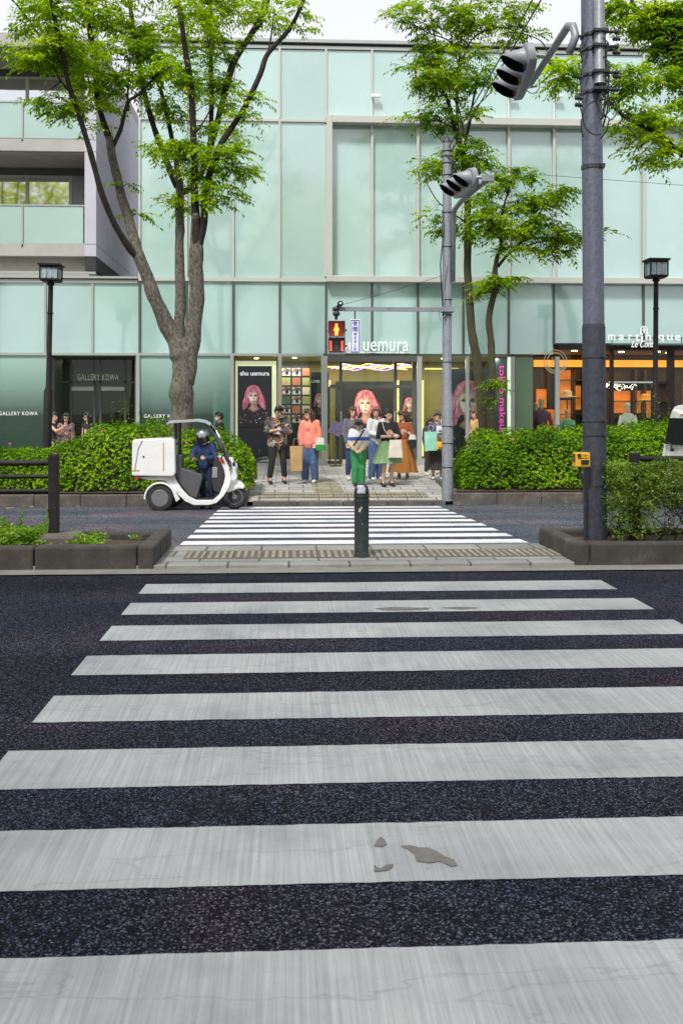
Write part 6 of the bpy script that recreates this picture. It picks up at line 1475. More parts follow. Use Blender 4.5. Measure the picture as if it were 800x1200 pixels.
# front body and leg shield
m = MB(); m.prism(qp([(255,533),(262,535),(272,536),(275,545),(277.5,558),(276,562),(266,568),(262,573),(264,562),(262,550)]), -.17, .17, 'Y'); m.build('front_cowl', WP, sc, bevel=.04)
m = MB(); m.prism(qp([(247,535),(256,534),(262,548),(263,560),(260,572),(256,578),(250,574),(247,560),(250,548)]), -.15, .15, 'Y'); m.build('leg_shield', BP, sc, bevel=.02)
m = MB(); m.cbox((q(251.5,553)[0], -.155, q(251.5,553)[1]), (.10, .02, .2)); m.build('glove_net', pm('pale_grey_plastic', (.22,.22,.23), .5, var=.4, scale=30), sc, bevel=.008)
m = MB(); m.prism(qp([(261,574),(266,566),(274,561),(282,564),(286.5,570),(284,573),(279,572),(272,575),(266,577)]), -.10, .10, 'Y'); m.build('front_fender', WP, sc, bevel=.03)
m = MB(); m.cbox((q(267.5,552)[0], -.176, q(267.5,552)[1]), (.10, .02, .11)); m.build('side_emblem', pm('grey_emblem', (.25,.26,.28), .4, var=.5, scale=40), sc, bevel=.02)
m = MB(); m.sphere((q(274,547)[0], 0, q(274,547)[1]), (.06, .11, .09)); m.build('headlight', pm('clear_lamp', (.6,.62,.65), .08, .3), sc, smooth='all')
m = MB(); m.prism(qp([(256,536),(262,538.5),(263.5,543),(257,541)]), -.18, -.165, 'Y'); m.build('turn_signal', pm('red_orange_lens', (.55,.06,.03), .2), sc)
m = MB(); m.tube([(q(259,544)[0], -.26, q(252,536)[1]), (q(259,544)[0]+.02, 0, q(252,536)[1]+.03), (q(259,544)[0], .26, q(252,536)[1])], .016, 8); m.prism(qp([(241,537),(256,534),(256,541),(246,543)]), -.12, .12, 'Y'); m.build('handlebar', BP, sc, smooth=True)
m = MB(); 
for y_ in (-.05, .05): m.tube([(q(270,570)[0], y_, q(270,570)[1]), (s_tot, y_*1.3, Rf)], .02, 8)
m.build('fork', RIM, sc, smooth=True)
# roof and its posts, curved windscreen
m = MB()
for px, y_ in ((206,-.14), (210.5,-.14), (206,.14), (210.5,.14)): m.tube([(q(px,534)[0], y_, q(px,535)[1]), (q(px,494)[0], y_, q(px,494)[1])], .018, 8)
m.cbox((q(208,520)[0], 0, q(208,520)[1]), (.05, .3, .04)); m.build('roof_post', M['black_metal'], sc, smooth=True)
roofl = [(197,495),(200,493),(215,492),(232,491),(241,492.5),(247,496),(253,504),(260,517),(266,529),(271,538)]
prof = qp(roofl); nb_ = 9; th = .022
def shell(pts, hw, thick, zdrop):
    m = MB(); vs = []
    for (x, z) in pts:
        for s2 in (0, 1):
            for j in range(nb_): y_ = -hw+2*hw*j/(nb_-1); vs.append((x+(thick*.5 if s2 else 0)*0, y_, z-thick*s2-zdrop*(abs(y_)/hw)**3))
    n2 = 2*nb_; fs = []
    for i in range(len(pts)-1):
        for j in range(nb_-1):
            a = i*n2+j; fs.append((a, a+1, a+1+n2, a+n2)); a += nb_; fs.append((a, a+n2, a+1+n2, a+1))
        for j in (0, nb_-1): a = i*n2+j; fs.append((a, a+n2, a+n2+nb_, a+nb_))
    for i in (0, len(pts)-1): fs += [(i*n2+j, i*n2+j+1, i*n2+nb_+j+1, i*n2+nb_+j) for j in range(nb_-1)]
    m.add(vs, fs); return m
shell(prof[:6], .27, .022, .03).build('roof', pm('grey_roof', (.30,.31,.33), .35, coat=.3), sc, smooth=True)
shell(prof[5:], .25, .006, .17).build('windscreen', glassmat('clear_screen', (.66,.78,.74), 1.3), sc)
m = MB()
for s2 in (-1, 1): m.tube([(x, s2*.25, z-(.03 if i == 0 else .17)) for i, (x, z) in enumerate(prof[4:])], .013, 6)
m.tube([(x, 0, z-.004) for x, z in prof[5:]][-2:], .006, 5)
m.build('screen_frame', M['black_metal'], sc, smooth=True)
m = MB(); m.tube([(q(262,533)[0], -.2, q(262,533)[1]), (q(270,541)[0], -.25, q(270,541)[1])], .01, 5); m.sphere((q(274,543)[0], -.27, q(273,543)[1]), (.03, .06, .05)); m.build('mirror', M['black_metal'], sc, smooth='all')

# ------------------------------------------------------------ white van on the far lane, seen by its rear corner
vx, vy0 = 7.22, 17.5
vn = thing('parked_van', 'white van at the right edge showing its rear window and wiper', 'van', (vx+1.6, vy0+.74, -SLOPE*(vy0+.7-Y_MED1)), world=False)
Lh, Wd_ = 1.65, .737; Hh = ZZ(474.5, 18.2, 795)-vn.location.z
def vring(x, ins, sh):
    """cross section at x: y,z loop"""
    pts = []
    prof = [(0, .22), (.93, .22), (1, .32), (1, .75), (.985, 1.0), (.93, Hh-.32), (.86, Hh-.12), (.74, Hh-.03), (.5, Hh), (0, Hh+.01)]
    o = [(w_*(Wd_-ins), z) for w_, z in prof]+[(-w_*(Wd_-ins), z) for w_, z in prof[::-1][1:-1]]
    return [Vector((x+(sh if z > Hh*.55 else 0)*((z-Hh*.55)/(Hh*.45)), y, max(.22, z-(ins*.6 if z > 1 else 0)))) for y, z in o]
rings = [(-Lh, .05, .17), (-Lh+.03, .015, .15), (-Lh+.12, 0, .10), (-.4, 0, 0), (.8, 0, 0), (1.15, .01, -.12), (1.45, .03, -.45), (1.62, .10, -.75)]
m = MB(); vs = []
for a in rings: vs += vring(*a)
n = len(vs)//len(rings)
m.add(vs, [(i*n+j, i*n+(j+1) % n, (i+1)*n+(j+1) % n, (i+1)*n+j) for i in range(len(rings)-1) for j in range(n)]+[tuple(range(n))[::-1], tuple(range((len(rings)-1)*n, len(rings)*n))])
m.build('body', WP, vn, smooth=True, bevel=.01)
DG = pm('dark_van_glass', (.016,.019,.017), .3, spec=.0)
zb_, zt_ = ZZ(521, 18.3, 793)-vn.location.z, ZZ(490, 18.3, 793)-vn.location.z
def rear(y, z, d=.0): return (-Lh-.008-d+(.17*(z-Hh*.55)/(Hh*.45) if z > Hh*.55 else 0), y, z)
m = MB()
def rquad(y0_, y1_, z0_, z1_, d, th=.01):
    zs = [z0_, max(z0_, Hh*.55+.001), z1_] if z0_ < Hh*.55 else [z0_, z1_]
    vs = [];
    for z in zs: vs += [rear(y0_, z, d), rear(y1_, z, d), rear(y1_, z, d-th), rear(y0_, z, d-th)]
    fs = [(0,1,2,3)]
    for i in range(len(zs)-1): o = 4*i; fs += [(o,o+4,o+5,o+1),(o+1,o+5,o+6,o+2),(o+2,o+6,o+7,o+3),(o+3,o+7,o+4,o)]
    o = 4*(len(zs)-1); fs.append((o,o+1,o+2,o+3)); return vs, fs
m.add(*rquad(-.60, .60, zb_, zt_, .004, .02)); m.build('rear_window', DG, vn)
m = MB(); m.add(*rquad(-.12, .12, zt_+.05, zt_+.085, .004, .03)); m.build('brake_lamp', pm('dark_red_lens', (.28,.02,.03), .2), vn)
m = MB(); a = Vector(rear(.1, zb_-.10, .03)); m.tube([a, a+Vector((-.02, .02, .12)), a+Vector((.0, .38, .15))], [.018, .013, .008], 6); m.cbox(tuple(a), (.05, .07, .06)); m.build('wiper', M['black_metal'], vn)
m = MB(); m.box((-Lh-.035, -.66, .26), (-Lh+.1, .66, .50)); m.build('bumper', WP, vn, bevel=.03)
for s2 in (-1, 1):
    m = MB(); m.box((-Lh-.012, s2*.66-.045, .52), (-Lh+.05, s2*.66+.045, .85)); m.build('tail_light', pm('red_tail_lens', (.40,.02,.02), .15), vn, bevel=.01)
    m = MB(); m.box((-1.35, s2*.71-.02, Hh*.56), (-.5, s2*.71+.02, Hh*.84)); m.box((-.42, s2*.71-.02, Hh*.56), (.4, s2*.71+.02, Hh*.84)); m.build('side_window', DG, vn)
m = MB(); m.box((-Lh-.014, -.17, .62), (-Lh+.02, .17, .78)); m.build('number_plate', pm('yellow_plate', (.62,.48,.06), .4), vn)
for x in (-1.05, 1.05):
    for s2 in (-1, 1):
        m = MB(); m.lathe([(.02, -.08), (.17, -.085), (.26, -.08), (.28, -.05), (.28, .05), (.26, .08), (.17, .085), (.02, .08)], (x, s2*.66, .28), 24, axis='Y'); m.build('wheel', RUB, vn, smooth=True)

# ------------------------------------------------------------ people
def fuse(m, voxel, sm=2, it=.5):
    me = bpy.data.meshes.new('f'); me.from_pydata([tuple(v) for v in m.v], [], m.f)
    o = bpy.data.objects.new('f', me); COL.objects.link(o)
    a = o.modifiers.new('r', 'REMESH'); a.mode = 'VOXEL'; a.voxel_size = voxel
    b = o.modifiers.new('s', 'SMOOTH'); b.factor = it; b.iterations = sm
    bpy.context.view_layer.update(); dg = bpy.context.evaluated_depsgraph_get()
    r = bpy.data.meshes.new_from_object(o.evaluated_get(dg)); bpy.data.objects.remove(o); bpy.data.meshes.remove(me)
    return r
def skin(m, name, mat, parent, voxel=.012, sm=3, fold=0, fs=9, mats=None):
    me = fuse(m, voxel, sm); me.name = name
    if fold:
        nv = len(me.vertices); co = np.empty(nv*3, dtype=np.float32); no = np.empty(nv*3, dtype=np.float32)
        me.vertices.foreach_get('co', co); me.vertex_normals.foreach_get('vector', no); co = co.reshape(-1, 3); no = no.reshape(-1, 3)
        d = np.array([fold*noise.noise((x*fs, y*fs, z*fs*.35))+fold*.5*noise.noise((x*fs*2.3, y*fs*2.3, z*fs)) for x, y, z in co.tolist()], dtype=np.float32)
        me.vertices.foreach_set('co', (co+no*d[:, None]).reshape(-1)); me.update()
    me.materials.clear(); me.materials.append(mat); me.polygons.foreach_set('use_smooth', [True]*len(me.polygons))
    o = bpy.data.objects.new(name, me); COL.objects.link(o); o.parent = parent; return o
SKIN = pm('skin', (.56,.34,.24), .5, var=.06, scale=12); SKIN2 = pm('skin_tanned', (.46,.27,.18), .5, var=.06, scale=12)
def hairm(n, c): return pm('hair_'+n, c, .35, var=.4, scale=30, stretch=(3,3,.4), bump=.4, bscale=60)
HB = hairm('black', (.012,.010,.010)); HBR = hairm('brown', (.075,.030,.014)); HR = hairm('auburn', (.12,.04,.018))
def cloth(n, c, **k): return pm('cloth_'+n, c, .85, var=k.get('var', .15), scale=k.get('scale', 7), bump=.4, bscale=70, stretch=k.get('stretch', (1,1,1)))
EYE = pm('eye_dark', (.02,.015,.015), .3); LIP = pm('lip', (.42,.12,.10), .5); DEN = cloth('denim', (.06,.11,.23), var=.35); SHOEW = pm('white_shoe', (.62,.62,.62), .6); SHOEB = pm('black_shoe', (.02,.02,.022), .4)
V = Vector
def person(label, px, pyf, pyh, Y=None, face=0, hd=(0, 0), arms=None, stance=.10, hair=('short', HB), top=None, bottom=None, shoes=SHOEW, sk=SKIN, sleeve=1.0, lean=0, group=None, feet=None, wide=1.0, glasses=False, mask=False, legs_bare=False, hem=.16, zf=None, phone=False, step=0.0):
    """face: turn about the vertical in degrees, 0 looks at the camera; hd: head turn and nod; arms: elbow and wrist offsets from the shoulder, right hand first (the one at the left of the picture)"""
    if Y is None: p = on_ground(px, pyf); Y = p.y; z0 = p.z
    else: z0 = ground_z(Y) if zf is None else zf
    x0 = XX(px, Y); hgt = ZZ(pyh, Y, px)-z0; s = hgt/1.66
    t = thing('person', label, 'person', (x0, Y, z0), R(face), group, world=False); t.scale = (s, s, s)
    arms = arms or ([(-.03,-.02,-.27), (.0,-.06,-.50)], [(.03,-.02,-.27), (.0,-.06,-.50)])
    ly = -lean   # lean forward (towards -y)
    hip = V((0, 0, .87)); wa = V((0, ly*.3, 1.03)); ch = V((0, ly*.75, 1.23)); nk = V((0, ly, 1.37)); hc = V((0, ly*1.15-.015, 1.525))
    sh = [V((-.155*wide, ly*.9, 1.325)), V((.155*wide, ly*.9, 1.325))]
    el = [sh[i]+V(arms[i][0]) for i in (0, 1)]; wr = [sh[i]+V(arms[i][1]) for i in (0, 1)]
    ft = feet or [(-stance, -.0-step), (stance, .0+step)]
    ank = [V((ft[i][0], ft[i][1]+.03, .075)) for i in (0, 1)]; kn = [V(((-.085 if i == 0 else .085)*.4+ft[i][0]*.6, ft[i][1]*.5-.03, .46)) for i in (0, 1)]
    hj = [V((-.085, 0, .86)), V((.085, 0, .86))]
    Rh = Matrix.Rotation(R(hd[0]), 3, 'Z') @ Matrix.Rotation(R(hd[1]), 3, 'X')
    def HP(v): return nk+V((0,0,.03))+Rh @ (V(v)+hc-nk-V((0,0,.03)))
    b = MB()
    b.cap(hip, .12, wa, .10); b.cap(wa, .10, ch, .115); b.cap(ch, .11, nk-V((0,0,.05)), .06); b.cap(nk-V((0,0,.04)), .052, HP((0,.02,-.06)), .048)
    b.sphere(HP((0,.012,.02)), (.076,.092,.105), 18, 12, rot=Rh); b.sphere(HP((0,-.022,-.045)), (.056,.062,.066), 14, 10, rot=Rh); b.sphere(HP((0,-.096,-.012)), (.012,.018,.022), 8, 6, rot=Rh)
    for sx in (-1, 1): b.sphere(HP((sx*.078,.012,0)), (.012,.02,.03), 8, 6, rot=Rh)
    for i in (0, 1):
        b.cap(sh[i], .05, el[i], .037); b.cap(el[i], .038, wr[i], .026)
        d = (wr[i]-el[i]).normalized(); hpos = wr[i]+d*.05
        sd = d.cross(V((0,-1,0.2))); sd = sd.normalized() if sd.length > .1 else V((1,0,0)); nn = sd.cross(d).normalized()
        b.cap(wr[i], .026, wr[i]+d*.04, .028); b.sphere(hpos+d*.01, (.036,.036,.034), 10, 8)
        for f in range(4):
            o = sd*(-.03+.02*f); L_ = (.062,.072,.068,.054)[f]
            p1_ = hpos+d*.03+o; p2_ = p1_+d*L_*.5+nn*.008; p3_ = p2_+d*L_*.32+nn*.026
            b.cap(p1_, .0095, p2_, .0088, 6); b.cap(p2_, .0088, p3_, .008, 6)
        tb_ = hpos-d*.01+sd*(.032 if i else -.032); b.cap(tb_, .011, tb_+d*.03+sd*(.02 if i else -.02)+nn*.015, .010, 6)
        b.cap(hj[i], .088, kn[i], .055); b.cap(kn[i], .054, ank[i]+V((0,0,.02)), .036); b.cap(ank[i], .036, ank[i]+V((0,-.12,-.045)), .028)
    skin(b, 'body', sk, t, .0105, 2)
    # face
    m = MB()
    if not glasses:
        for sx in (-1, 1): m.sphere(HP((sx*.031,-.074,.012)), (.014,.008,.0065), 8, 6, rot=Rh); m.sphere(HP((sx*.031,-.077,.036)), (.019,.006,.004), 8, 4, rot=Rh)
        m.build('eyes', EYE, t, smooth='all')
    else:
        for sx in (-1, 1): m.sphere(HP((sx*.034,-.083,.012)), (.030,.012,.022), 10, 6, rot=Rh)
        m.cap(HP((-.08,-.03,.018)), .005, HP((-.05,-.08,.018)), .005, 6); m.cap(HP((.08,-.03,.018)), .005, HP((.05,-.08,.018)), .005, 6)
        m.build('sunglasses', pm('dark_lens', (.01,.01,.012), .1), t, smooth='all')
    if mask: m = MB(); m.sphere(HP((0,-.055,-.045)), (.056,.05,.05), 12, 8, rot=Rh); m.build('face_mask', M['white'], t, smooth='all')
    else: m = MB(); m.sphere(HP((0,-.082,-.058)), (.021,.01,.007), 10, 6, rot=Rh); m.build('mouth', LIP, t, smooth='all')
    # hair
    st, hm = hair; m = MB()
    m.sphere(HP((0,.028,.044)), (.088,.095,.094), 18, 12, rot=Rh); m.sphere(HP((0,.05,.0)), (.086,.078,.09), 14, 10, rot=Rh)
    for sx in (-1,-.5,0,.5,1): m.cap(HP((sx*.035,-.03,.128)), .026, HP((sx*.064,-.078,.062+.012*abs(sx))), .012, 8)
    ln = {'short':.03,'bob':.11,'long':.27,'vlong':.34}[st]
    for sx in (-1, 1):
        m.cap(HP((sx*.078,.0,.04)), .026, HP((sx*.086,.0,.04-ln*.55)), .024 if st != 'short' else .014, 8)
        if st != 'short': m.cap(HP((sx*.086,.0,.04-ln*.5)), .026, HP((sx*.088,.01,.04-ln)), .020, 8)
    if st != 'short':
        for sx in (-.06,0,.06): m.cap(HP((sx,.08,.0)), .05, HP((sx*1.15,.085,.03-ln)), .035, 8)
    skin(m, 'hair', hm, t, .012, 2, .006, 30)
    # top
    if top:
        tm_, style = top[0], top[1] if len(top) > 1 else 'fit'
        g = {'fit': 1.0, 'loose': 1.16, 'big': 1.3}[style]; m = MB()
        zb = {'fit': .90, 'loose': .80, 'big': .72}[style] if len(top) < 3 else top[2]
        m.cap(V((0, ly*.1, zb+.09)), .128*g*wide, wa, .12*g*wide); 
        for sx in (-1, 1): m.cap(V((sx*.055*g*wide, ly*.1, zb+.07)), .098*g, V((sx*.06*wide, ly*.75, 1.2)), .098*g); m.cap(V((sx*.06, ly*.75, 1.22)), .095*g, V((sx*.115*wide, ly*.9, 1.315)), .062*g)
        m.cap(V((-.1, ly*.9, 1.325)), .055, V((.1, ly*.9, 1.325)), .055); m.cap(ch, .118*max(1, g*.95), nk-V((0,0,.085)), .086); m.cap(nk-V((0,0,.09)), .075, nk-V((0,0,.045)), .066)
        for i in (0, 1):
            e_ = sh[i].lerp(el[i], min(1, sleeve*2)); m.cap(sh[i], .064*g, e_, (.053 if sleeve >= .5 else .066)*g)
            if sleeve > .5: m.cap(el[i], .053*g, el[i].lerp(wr[i], (sleeve-.5)*2*.93), .042*g)
        o = skin(m, 'top', tm_, t, .013, 3, .010 if style != 'fit' else .006, 8)
        # cut the hem flat
    if bottom:
        kind, bm_ = bottom[0], bottom[1]; m = MB()
        if kind in ('trousers', 'wide'):
            w_ = 1.0 if kind == 'trousers' else 1.35
            m.cap(V((0,0,.93)), .128, V((0,0,.86)), .13)
            for i in (0, 1):
                m.cap(hj[i], .105*(.5+.5*w_), kn[i], .072*w_); m.cap(kn[i], .072*w_, ank[i]+V((0,0,hem-.075)), .058*w_*1.05)
            skin(m, 'trousers', bm_, t, .013, 3, .008, 9)
        else:
            z1_ = bottom[2]; wd_ = bottom[3]; n = 72; rows = 16; vs = []
            for j in range(rows+1):
                f = j/rows; z = 1.0-(1.0-z1_)*f; rx = .128+(wd_-.128)*f**.8+.02*math.sin(min(1, f*4)*1.57); ry = rx*.78
                for i in range(n):
                    a = 2*math.pi*i/n; pl = 1+.07*f*math.cos(a*11+.6*math.sin(a*2))+.04*f*noise.noise((math.cos(a)*2, math.sin(a)*2, f*2))
                    vs.append((rx*pl*math.cos(a), ry*pl*math.sin(a), z+.008*f*math.sin(a*5)))
            m.add(vs, [(j*n+i, j*n+(i+1) % n, (j+1)*n+(i+1) % n, (j+1)*n+i) for j in range(rows) for i in range(n)]+[tuple(range(n))])
            m.build('skirt', bm_, t, smooth='all')
    for i in (0, 1):
        m = MB(); a = ank[i]; m.cap(a+V((0,.03,-.025)), .044, a+V((0,-.135,-.038)), .036, 10); m.cap(a+V((0,.0,.0)), .045, a+V((0,.01,.02)), .044); 
        me = fuse(m, .011, 2); 
        for v in me.vertices: v.co.z = max(v.co.z, .003)
        me.materials.clear(); me.materials.append(shoes); me.polygons.foreach_set('use_smooth', [True]*len(me.polygons)); me.name = 'shoe'
        o = bpy.data.objects.new('shoe', me); COL.objects.link(o); o.parent = t
    t['_s'] = s
    t['_wr0'] = tuple(t.location+Matrix.Rotation(R(face), 3, 'Z') @ (wr[0]*s)); t['_wr1'] = tuple(t.location+Matrix.Rotation(R(face), 3, 'Z') @ (wr[1]*s))
    t['_sh0'] = tuple(t.location+Matrix.Rotation(R(face), 3, 'Z') @ (sh[0]*s)); t['_sh1'] = tuple(t.location+Matrix.Rotation(R(face), 3, 'Z') @ (sh[1]*s))
    return t
def phone_in(t, which, label):
    p = V(t['_wr%d' % which])+V((0,0,.06)); d = Matrix.Rotation(t.rotation_euler.z, 3, 'Z')
    m = MB(); m.cbox((0,0,0), (.07,.012,.14), rot=d @ Matrix.Rotation(R(-50), 3, 'X'))
    m.v = [v+p+d @ V((0,-.07,.0)) for v in m.v]; o = m.build('phone', pm('phone_case', (.05,.05,.06), .3), bevel=.004); tag(o, label, 'phone')
def bag(name, label, pts, z0, z1, cx, cy, wt, wb, dep, mat, strap=None, smat=None, squash=0):
    """soft bag: lofted rounded rectangles"""
    t = thing(name, label, 'bag', (cx, cy, z0)); m = MB(); n = 28; vs = []
    rows = 8
    for j in range(rows+1):
        f = j/rows; z = z0+(z1-z0)*f; w_ = wb+(wt-wb)*f; dd = dep*(1-.55*f*squash)*(1-.25*(1-f)**3)
        if pts == 'round': w_ *= math.sin(math.pi*(.12+.72*f))**.6
        for i in range(n):
            a = 2*math.pi*i/n; u = abs(math.cos(a))**.45*(1 if math.cos(a) > 0 else -1); v = abs(math.sin(a))**.45*(1 if math.sin(a) > 0 else -1)
            vs.append((cx+w_/2*u+.008*noise.noise((u*3, f*5, z)), cy+dd/2*v+.012*noise.noise((u*4, v*2, f*6)), z))
    m.add(vs, [(j*n+i, j*n+(i+1) % n, (j+1)*n+(i+1) % n, (j+1)*n+i) for j in range(rows) for i in range(n)]+[tuple(range(n))[::-1], tuple(range(rows*n, rows*n+n))])
    m.build('bag_body', mat, t, smooth=True)
    if strap:
        m = MB(); m.tube(strap, .014, 8, flat=.5); m.build('strap', smat or mat, t, smooth='all')
    return t
# fabric with prints
def printcloth(name, cols, sc_=14):
    m, t, p, N, L = nodes(name); tc = N.new('ShaderNodeTexCoord'); nz = N.new('ShaderNodeTexNoise'); nz.inputs['Scale'].default_value = sc_; nz.inputs['Detail'].default_value = 2; L.new(tc.outputs['Object'], nz.inputs['Vector'])
    v = N.new('ShaderNodeTexVoronoi'); v.inputs['Scale'].default_value = sc_; mx = N.new('ShaderNodeMix'); mx.data_type = 'VECTOR'; 
    va = N.new('ShaderNodeVectorMath'); va.operation = 'SCALE'; va.inputs['Scale'].default_value = .25; L.new(nz.outputs['Color'], va.inputs[0]); vb = N.new('ShaderNodeVectorMath'); L.new(tc.outputs['Object'], vb.inputs[0]); L.new(va.outputs[0], vb.inputs[1]); L.new(vb.outputs[0], v.inputs['Vector'])
    s = N.new('ShaderNodeSeparateColor'); L.new(v.outputs['Color'], s.inputs[0]); cr = N.new('ShaderNodeValToRGB'); cr.color_ramp.interpolation = 'CONSTANT'; e = cr.color_ramp.elements
    while len(e) < len(cols): e.new(.5)
    for i, c in enumerate(cols): e[i].position = i/len(cols); e[i].color = tuple(c)+(1,)
    L.new(s.outputs[0], cr.inputs[0]); L.new(cr.outputs[0], p.inputs['Base Color']); p.inputs['Roughness'].default_value = .8; return m
def bands(name, stops):
    """cloth dyed in bands of height (object z)"""
    m, t, p, N, L = nodes(name); tc = N.new('ShaderNodeTexCoord'); s = N.new('ShaderNodeSeparateXYZ'); L.new(tc.outputs['Object'], s.inputs[0]); cr = N.new('ShaderNodeValToRGB'); cr.color_ramp.interpolation = 'CONSTANT'; e = cr.color_ramp.elements
    d = N.new('ShaderNodeMath'); d.operation = 'DIVIDE'; d.inputs[1].default_value = 1.7; L.new(s.outputs[2], d.inputs[0])
    while len(e) < len(stops): e.new(.5)
    for i, (q_, c) in enumerate(stops): e[i].position = q_/1.7; e[i].color = tuple(c)+(1,)
    L.new(d.outputs[0], cr.inputs[0]); L.new(cr.outputs[0], p.inputs['Base Color']); p.inputs['Roughness'].default_value = .85; return m
GR = 'people waiting to cross'
FL = printcloth('floral_print', [(.015,.015,.02), (.03,.03,.03), (.40,.38,.33), (.02,.025,.025), (.12,.13,.10), (.42,.19,.04), (.02,.02,.03), (.14,.14,.24), (.05,.05,.05), (.22,.07,.05), (.32,.33,.30)], 13)
a_fold = ([(-.05,-.10,-.24), (.10,-.28,-.20)], [(.06,-.08,-.25), (-.02,-.28,-.14)])
p = person('person in a dark floral shirt and black trousers looking down at a phone', 325, 567, 473.5, face=12, hd=(8, 34), arms=a_fold, hair=('short', HB), top=(FL, 'big', .77), bottom=('trousers', cloth('black', (.018,.018,.02)), ), hem=.17, stance=.15, shoes=SHOEB, sleeve=.45, wide=1.12, group=GR); phone_in(p, 1, 'dark phone held by the person in the floral shirt')
p = person('person in a loose salmon pink sweatshirt and ripped blue jeans', 363, 566, 478.5, face=-18, hd=(-38, 12), arms=([(-.06,-.02,-.26), (-.03,-.05,-.50)], [(.07,-.02,-.25), (.02,-.14,-.44)]), hair=('long', HBR), top=(cloth('salmon', (.72,.23,.17)), 'big', .78), bottom=('wide', DEN), hem=.12, stance=.11, wide=1.02, group=GR)
P_ = V(p['_sh1']); pw = V(p['_wr1'])
bag('shoulder_bag', 'small cream and green bag on an orange strap beside the person in pink', 'sq', pw.z-.15, pw.z+.13, pw.x+.10, pw.y-.02, .15, .25, .12, bands('cream_green_cloth', [(0, (.02,.25,.05)), (.12, (.60,.58,.50))]), [(P_.x-.03, P_.y-.06, P_.z+.07), (P_.x-.03, P_.y-.13, P_.z-.15), (pw.x+.05, pw.y-.06, pw.z+.1)], pm('orange_strap', (.65,.24,.03), .7))
KR = pm('brown_kraft_paper', (.42,.26,.11), .8, var=.12, bump=.4, bscale=14)
g1 = on_ground(345, 565); bx_ = XX(347.5, 21.7)
bag('paper_bag', 'large brown paper carrier bag hanging between the floral shirt and the pink sweatshirt', 'sq', .30, .84, bx_, 21.9, .29, .27, .16, KR, [(bx_-.08, 21.88, .83), (bx_-.05, 21.86, 1.0), (bx_+.06, 21.86, 1.0), (bx_+.09, 21.88, .83)], squash=.4)
a_down = ([(-.05,-.05,-.27), (.09,-.20,-.43)], [(.05,-.05,-.27), (-.08,-.22,-.42)])
p = person('person in a dark grey jacket standing behind the one in green trousers', 413, 563, 476.5, Y=23.0, face=8, hd=(5, 4), arms=([(-.05,-.03,-.26), (.0,-.08,-.48)], [(.05,-.03,-.26), (.03,-.2,-.3)]), hair=('bob', HBR), top=(printcloth('grey_marl', [(.07,.07,.09), (.11,.11,.14), (.16,.14,.17)], 30), 'loose', .80), bottom=('trousers', cloth('navy', (.03,.05,.14))), group=GR)
CW = bands('white_blue_beige_jacket', [(0, (.48,.40,.29)), (1.11, (.03,.10,.36)), (1.20, (.66,.66,.66))])
p = person('person in a white, blue and beige jacket and bright green trousers looking down', 420, 569.5, 490, face=-6, hd=(0, 38), arms=a_down, hair=('short', HB), top=(CW, 'big', .84), bottom=('wide', cloth('green', (.035,.24,.085))), hem=.10, stance=.085, shoes=SHOEB, lean=.05, wide=1.05, group=GR)
s0, s1 = V(p['_sh1']), V(p['_wr0'])
m = MB(); m.tube([(s0.x-.03, s0.y-.10, s0.z+.05), (s0.x-.14, s0.y-.19, s0.z-.12), (s0.x-.27, s0.y-.20, s0.z-.30)], .022, 8, flat=.4); tag(m.build('bag_strap', M['black_metal'], smooth='all'), 'black strap slung across the white, blue and beige jacket', 'strap')
a_cross = ([(-.07,-.05,-.26), (.17,-.22,-.25)], [(.08,-.06,-.26), (-.14,-.24,-.21)])
p = person('person in a pale grey sweatshirt and blue jeans just left of the green skirt', 440.5, 563, 476.5, Y=22.9, face=22, hd=(-30, 6), arms=([(-.06,-.04,-.26), (.10,-.2,-.30)], [(.06,-.05,-.26), (-.04,-.22,-.26)]), hair=('bob', HBR), top=(cloth('pale_grey', (.52,.52,.53)), 'loose'), bottom=('wide', DEN), hem=.1, group=GR)
p = person('person in a black top and sage green knee length skirt with folded arms', 454, 570, 479, face=18, hd=(20, 6), arms=a_cross, hair=('short', HB), top=(cloth('black_knit', (.016,.016,.018)), 'fit', .93), bottom=('skirt', cloth('sage_skirt', (.19,.31,.14)), .50, .30), shoes=SHOEB, sleeve=.48, wide=1.05, group=GR)
s0 = V(p['_sh0']); cx_, cy_ = p.location.x+.14, p.location.y-.29
bag('tote_bag', 'off white canvas tote hanging in front of the green skirt', 'sq', p.location.z+.64, p.location.z+1.02, cx_, cy_, .25, .33, .09, cloth('canvas', (.60,.55,.47)), [(s0.x+.03, s0.y-.05, s0.z+.05), (s0.x+.06, s0.y-.16, s0.z-.1), (cx_-.12, cy_, p.location.z+1.06)], squash=.6)
p = person('person in a rust red top and long ochre brown skirt looking at a phone', 472, 561.5, 481, face=-14, hd=(-34, 14), arms=([(-.07,-.06,-.25), (.03,-.26,-.13)], [(.08,-.05,-.26), (-.04,-.24,-.20)]), hair=('bob', HBR), top=(cloth('rust', (.26,.065,.02)), 'fit', .92), bottom=('skirt', cloth('ochre', (.31,.115,.02)), .17, .33), shoes=pm('tan_shoe', (.32,.20,.11), .6), sleeve=.7, wide=1.05, group=GR); phone_in(p, 0, 'dark phone held by the person in rust red')
s1 = V(p['_wr1']); bag('handbag', 'small black and white handbag on the arm of the person in rust red', 'round', s1.z-.36, s1.z-.04, s1.x+.13, s1.y+.02, .17, .2, .1, bands('black_white_cloth', [(0, (.02,.02,.02)), (.2, (.6,.58,.55))]), [(s1.x+.07, s1.y, s1.z-.08), (s1.x+.05, s1.y-.02, s1.z+.03)])
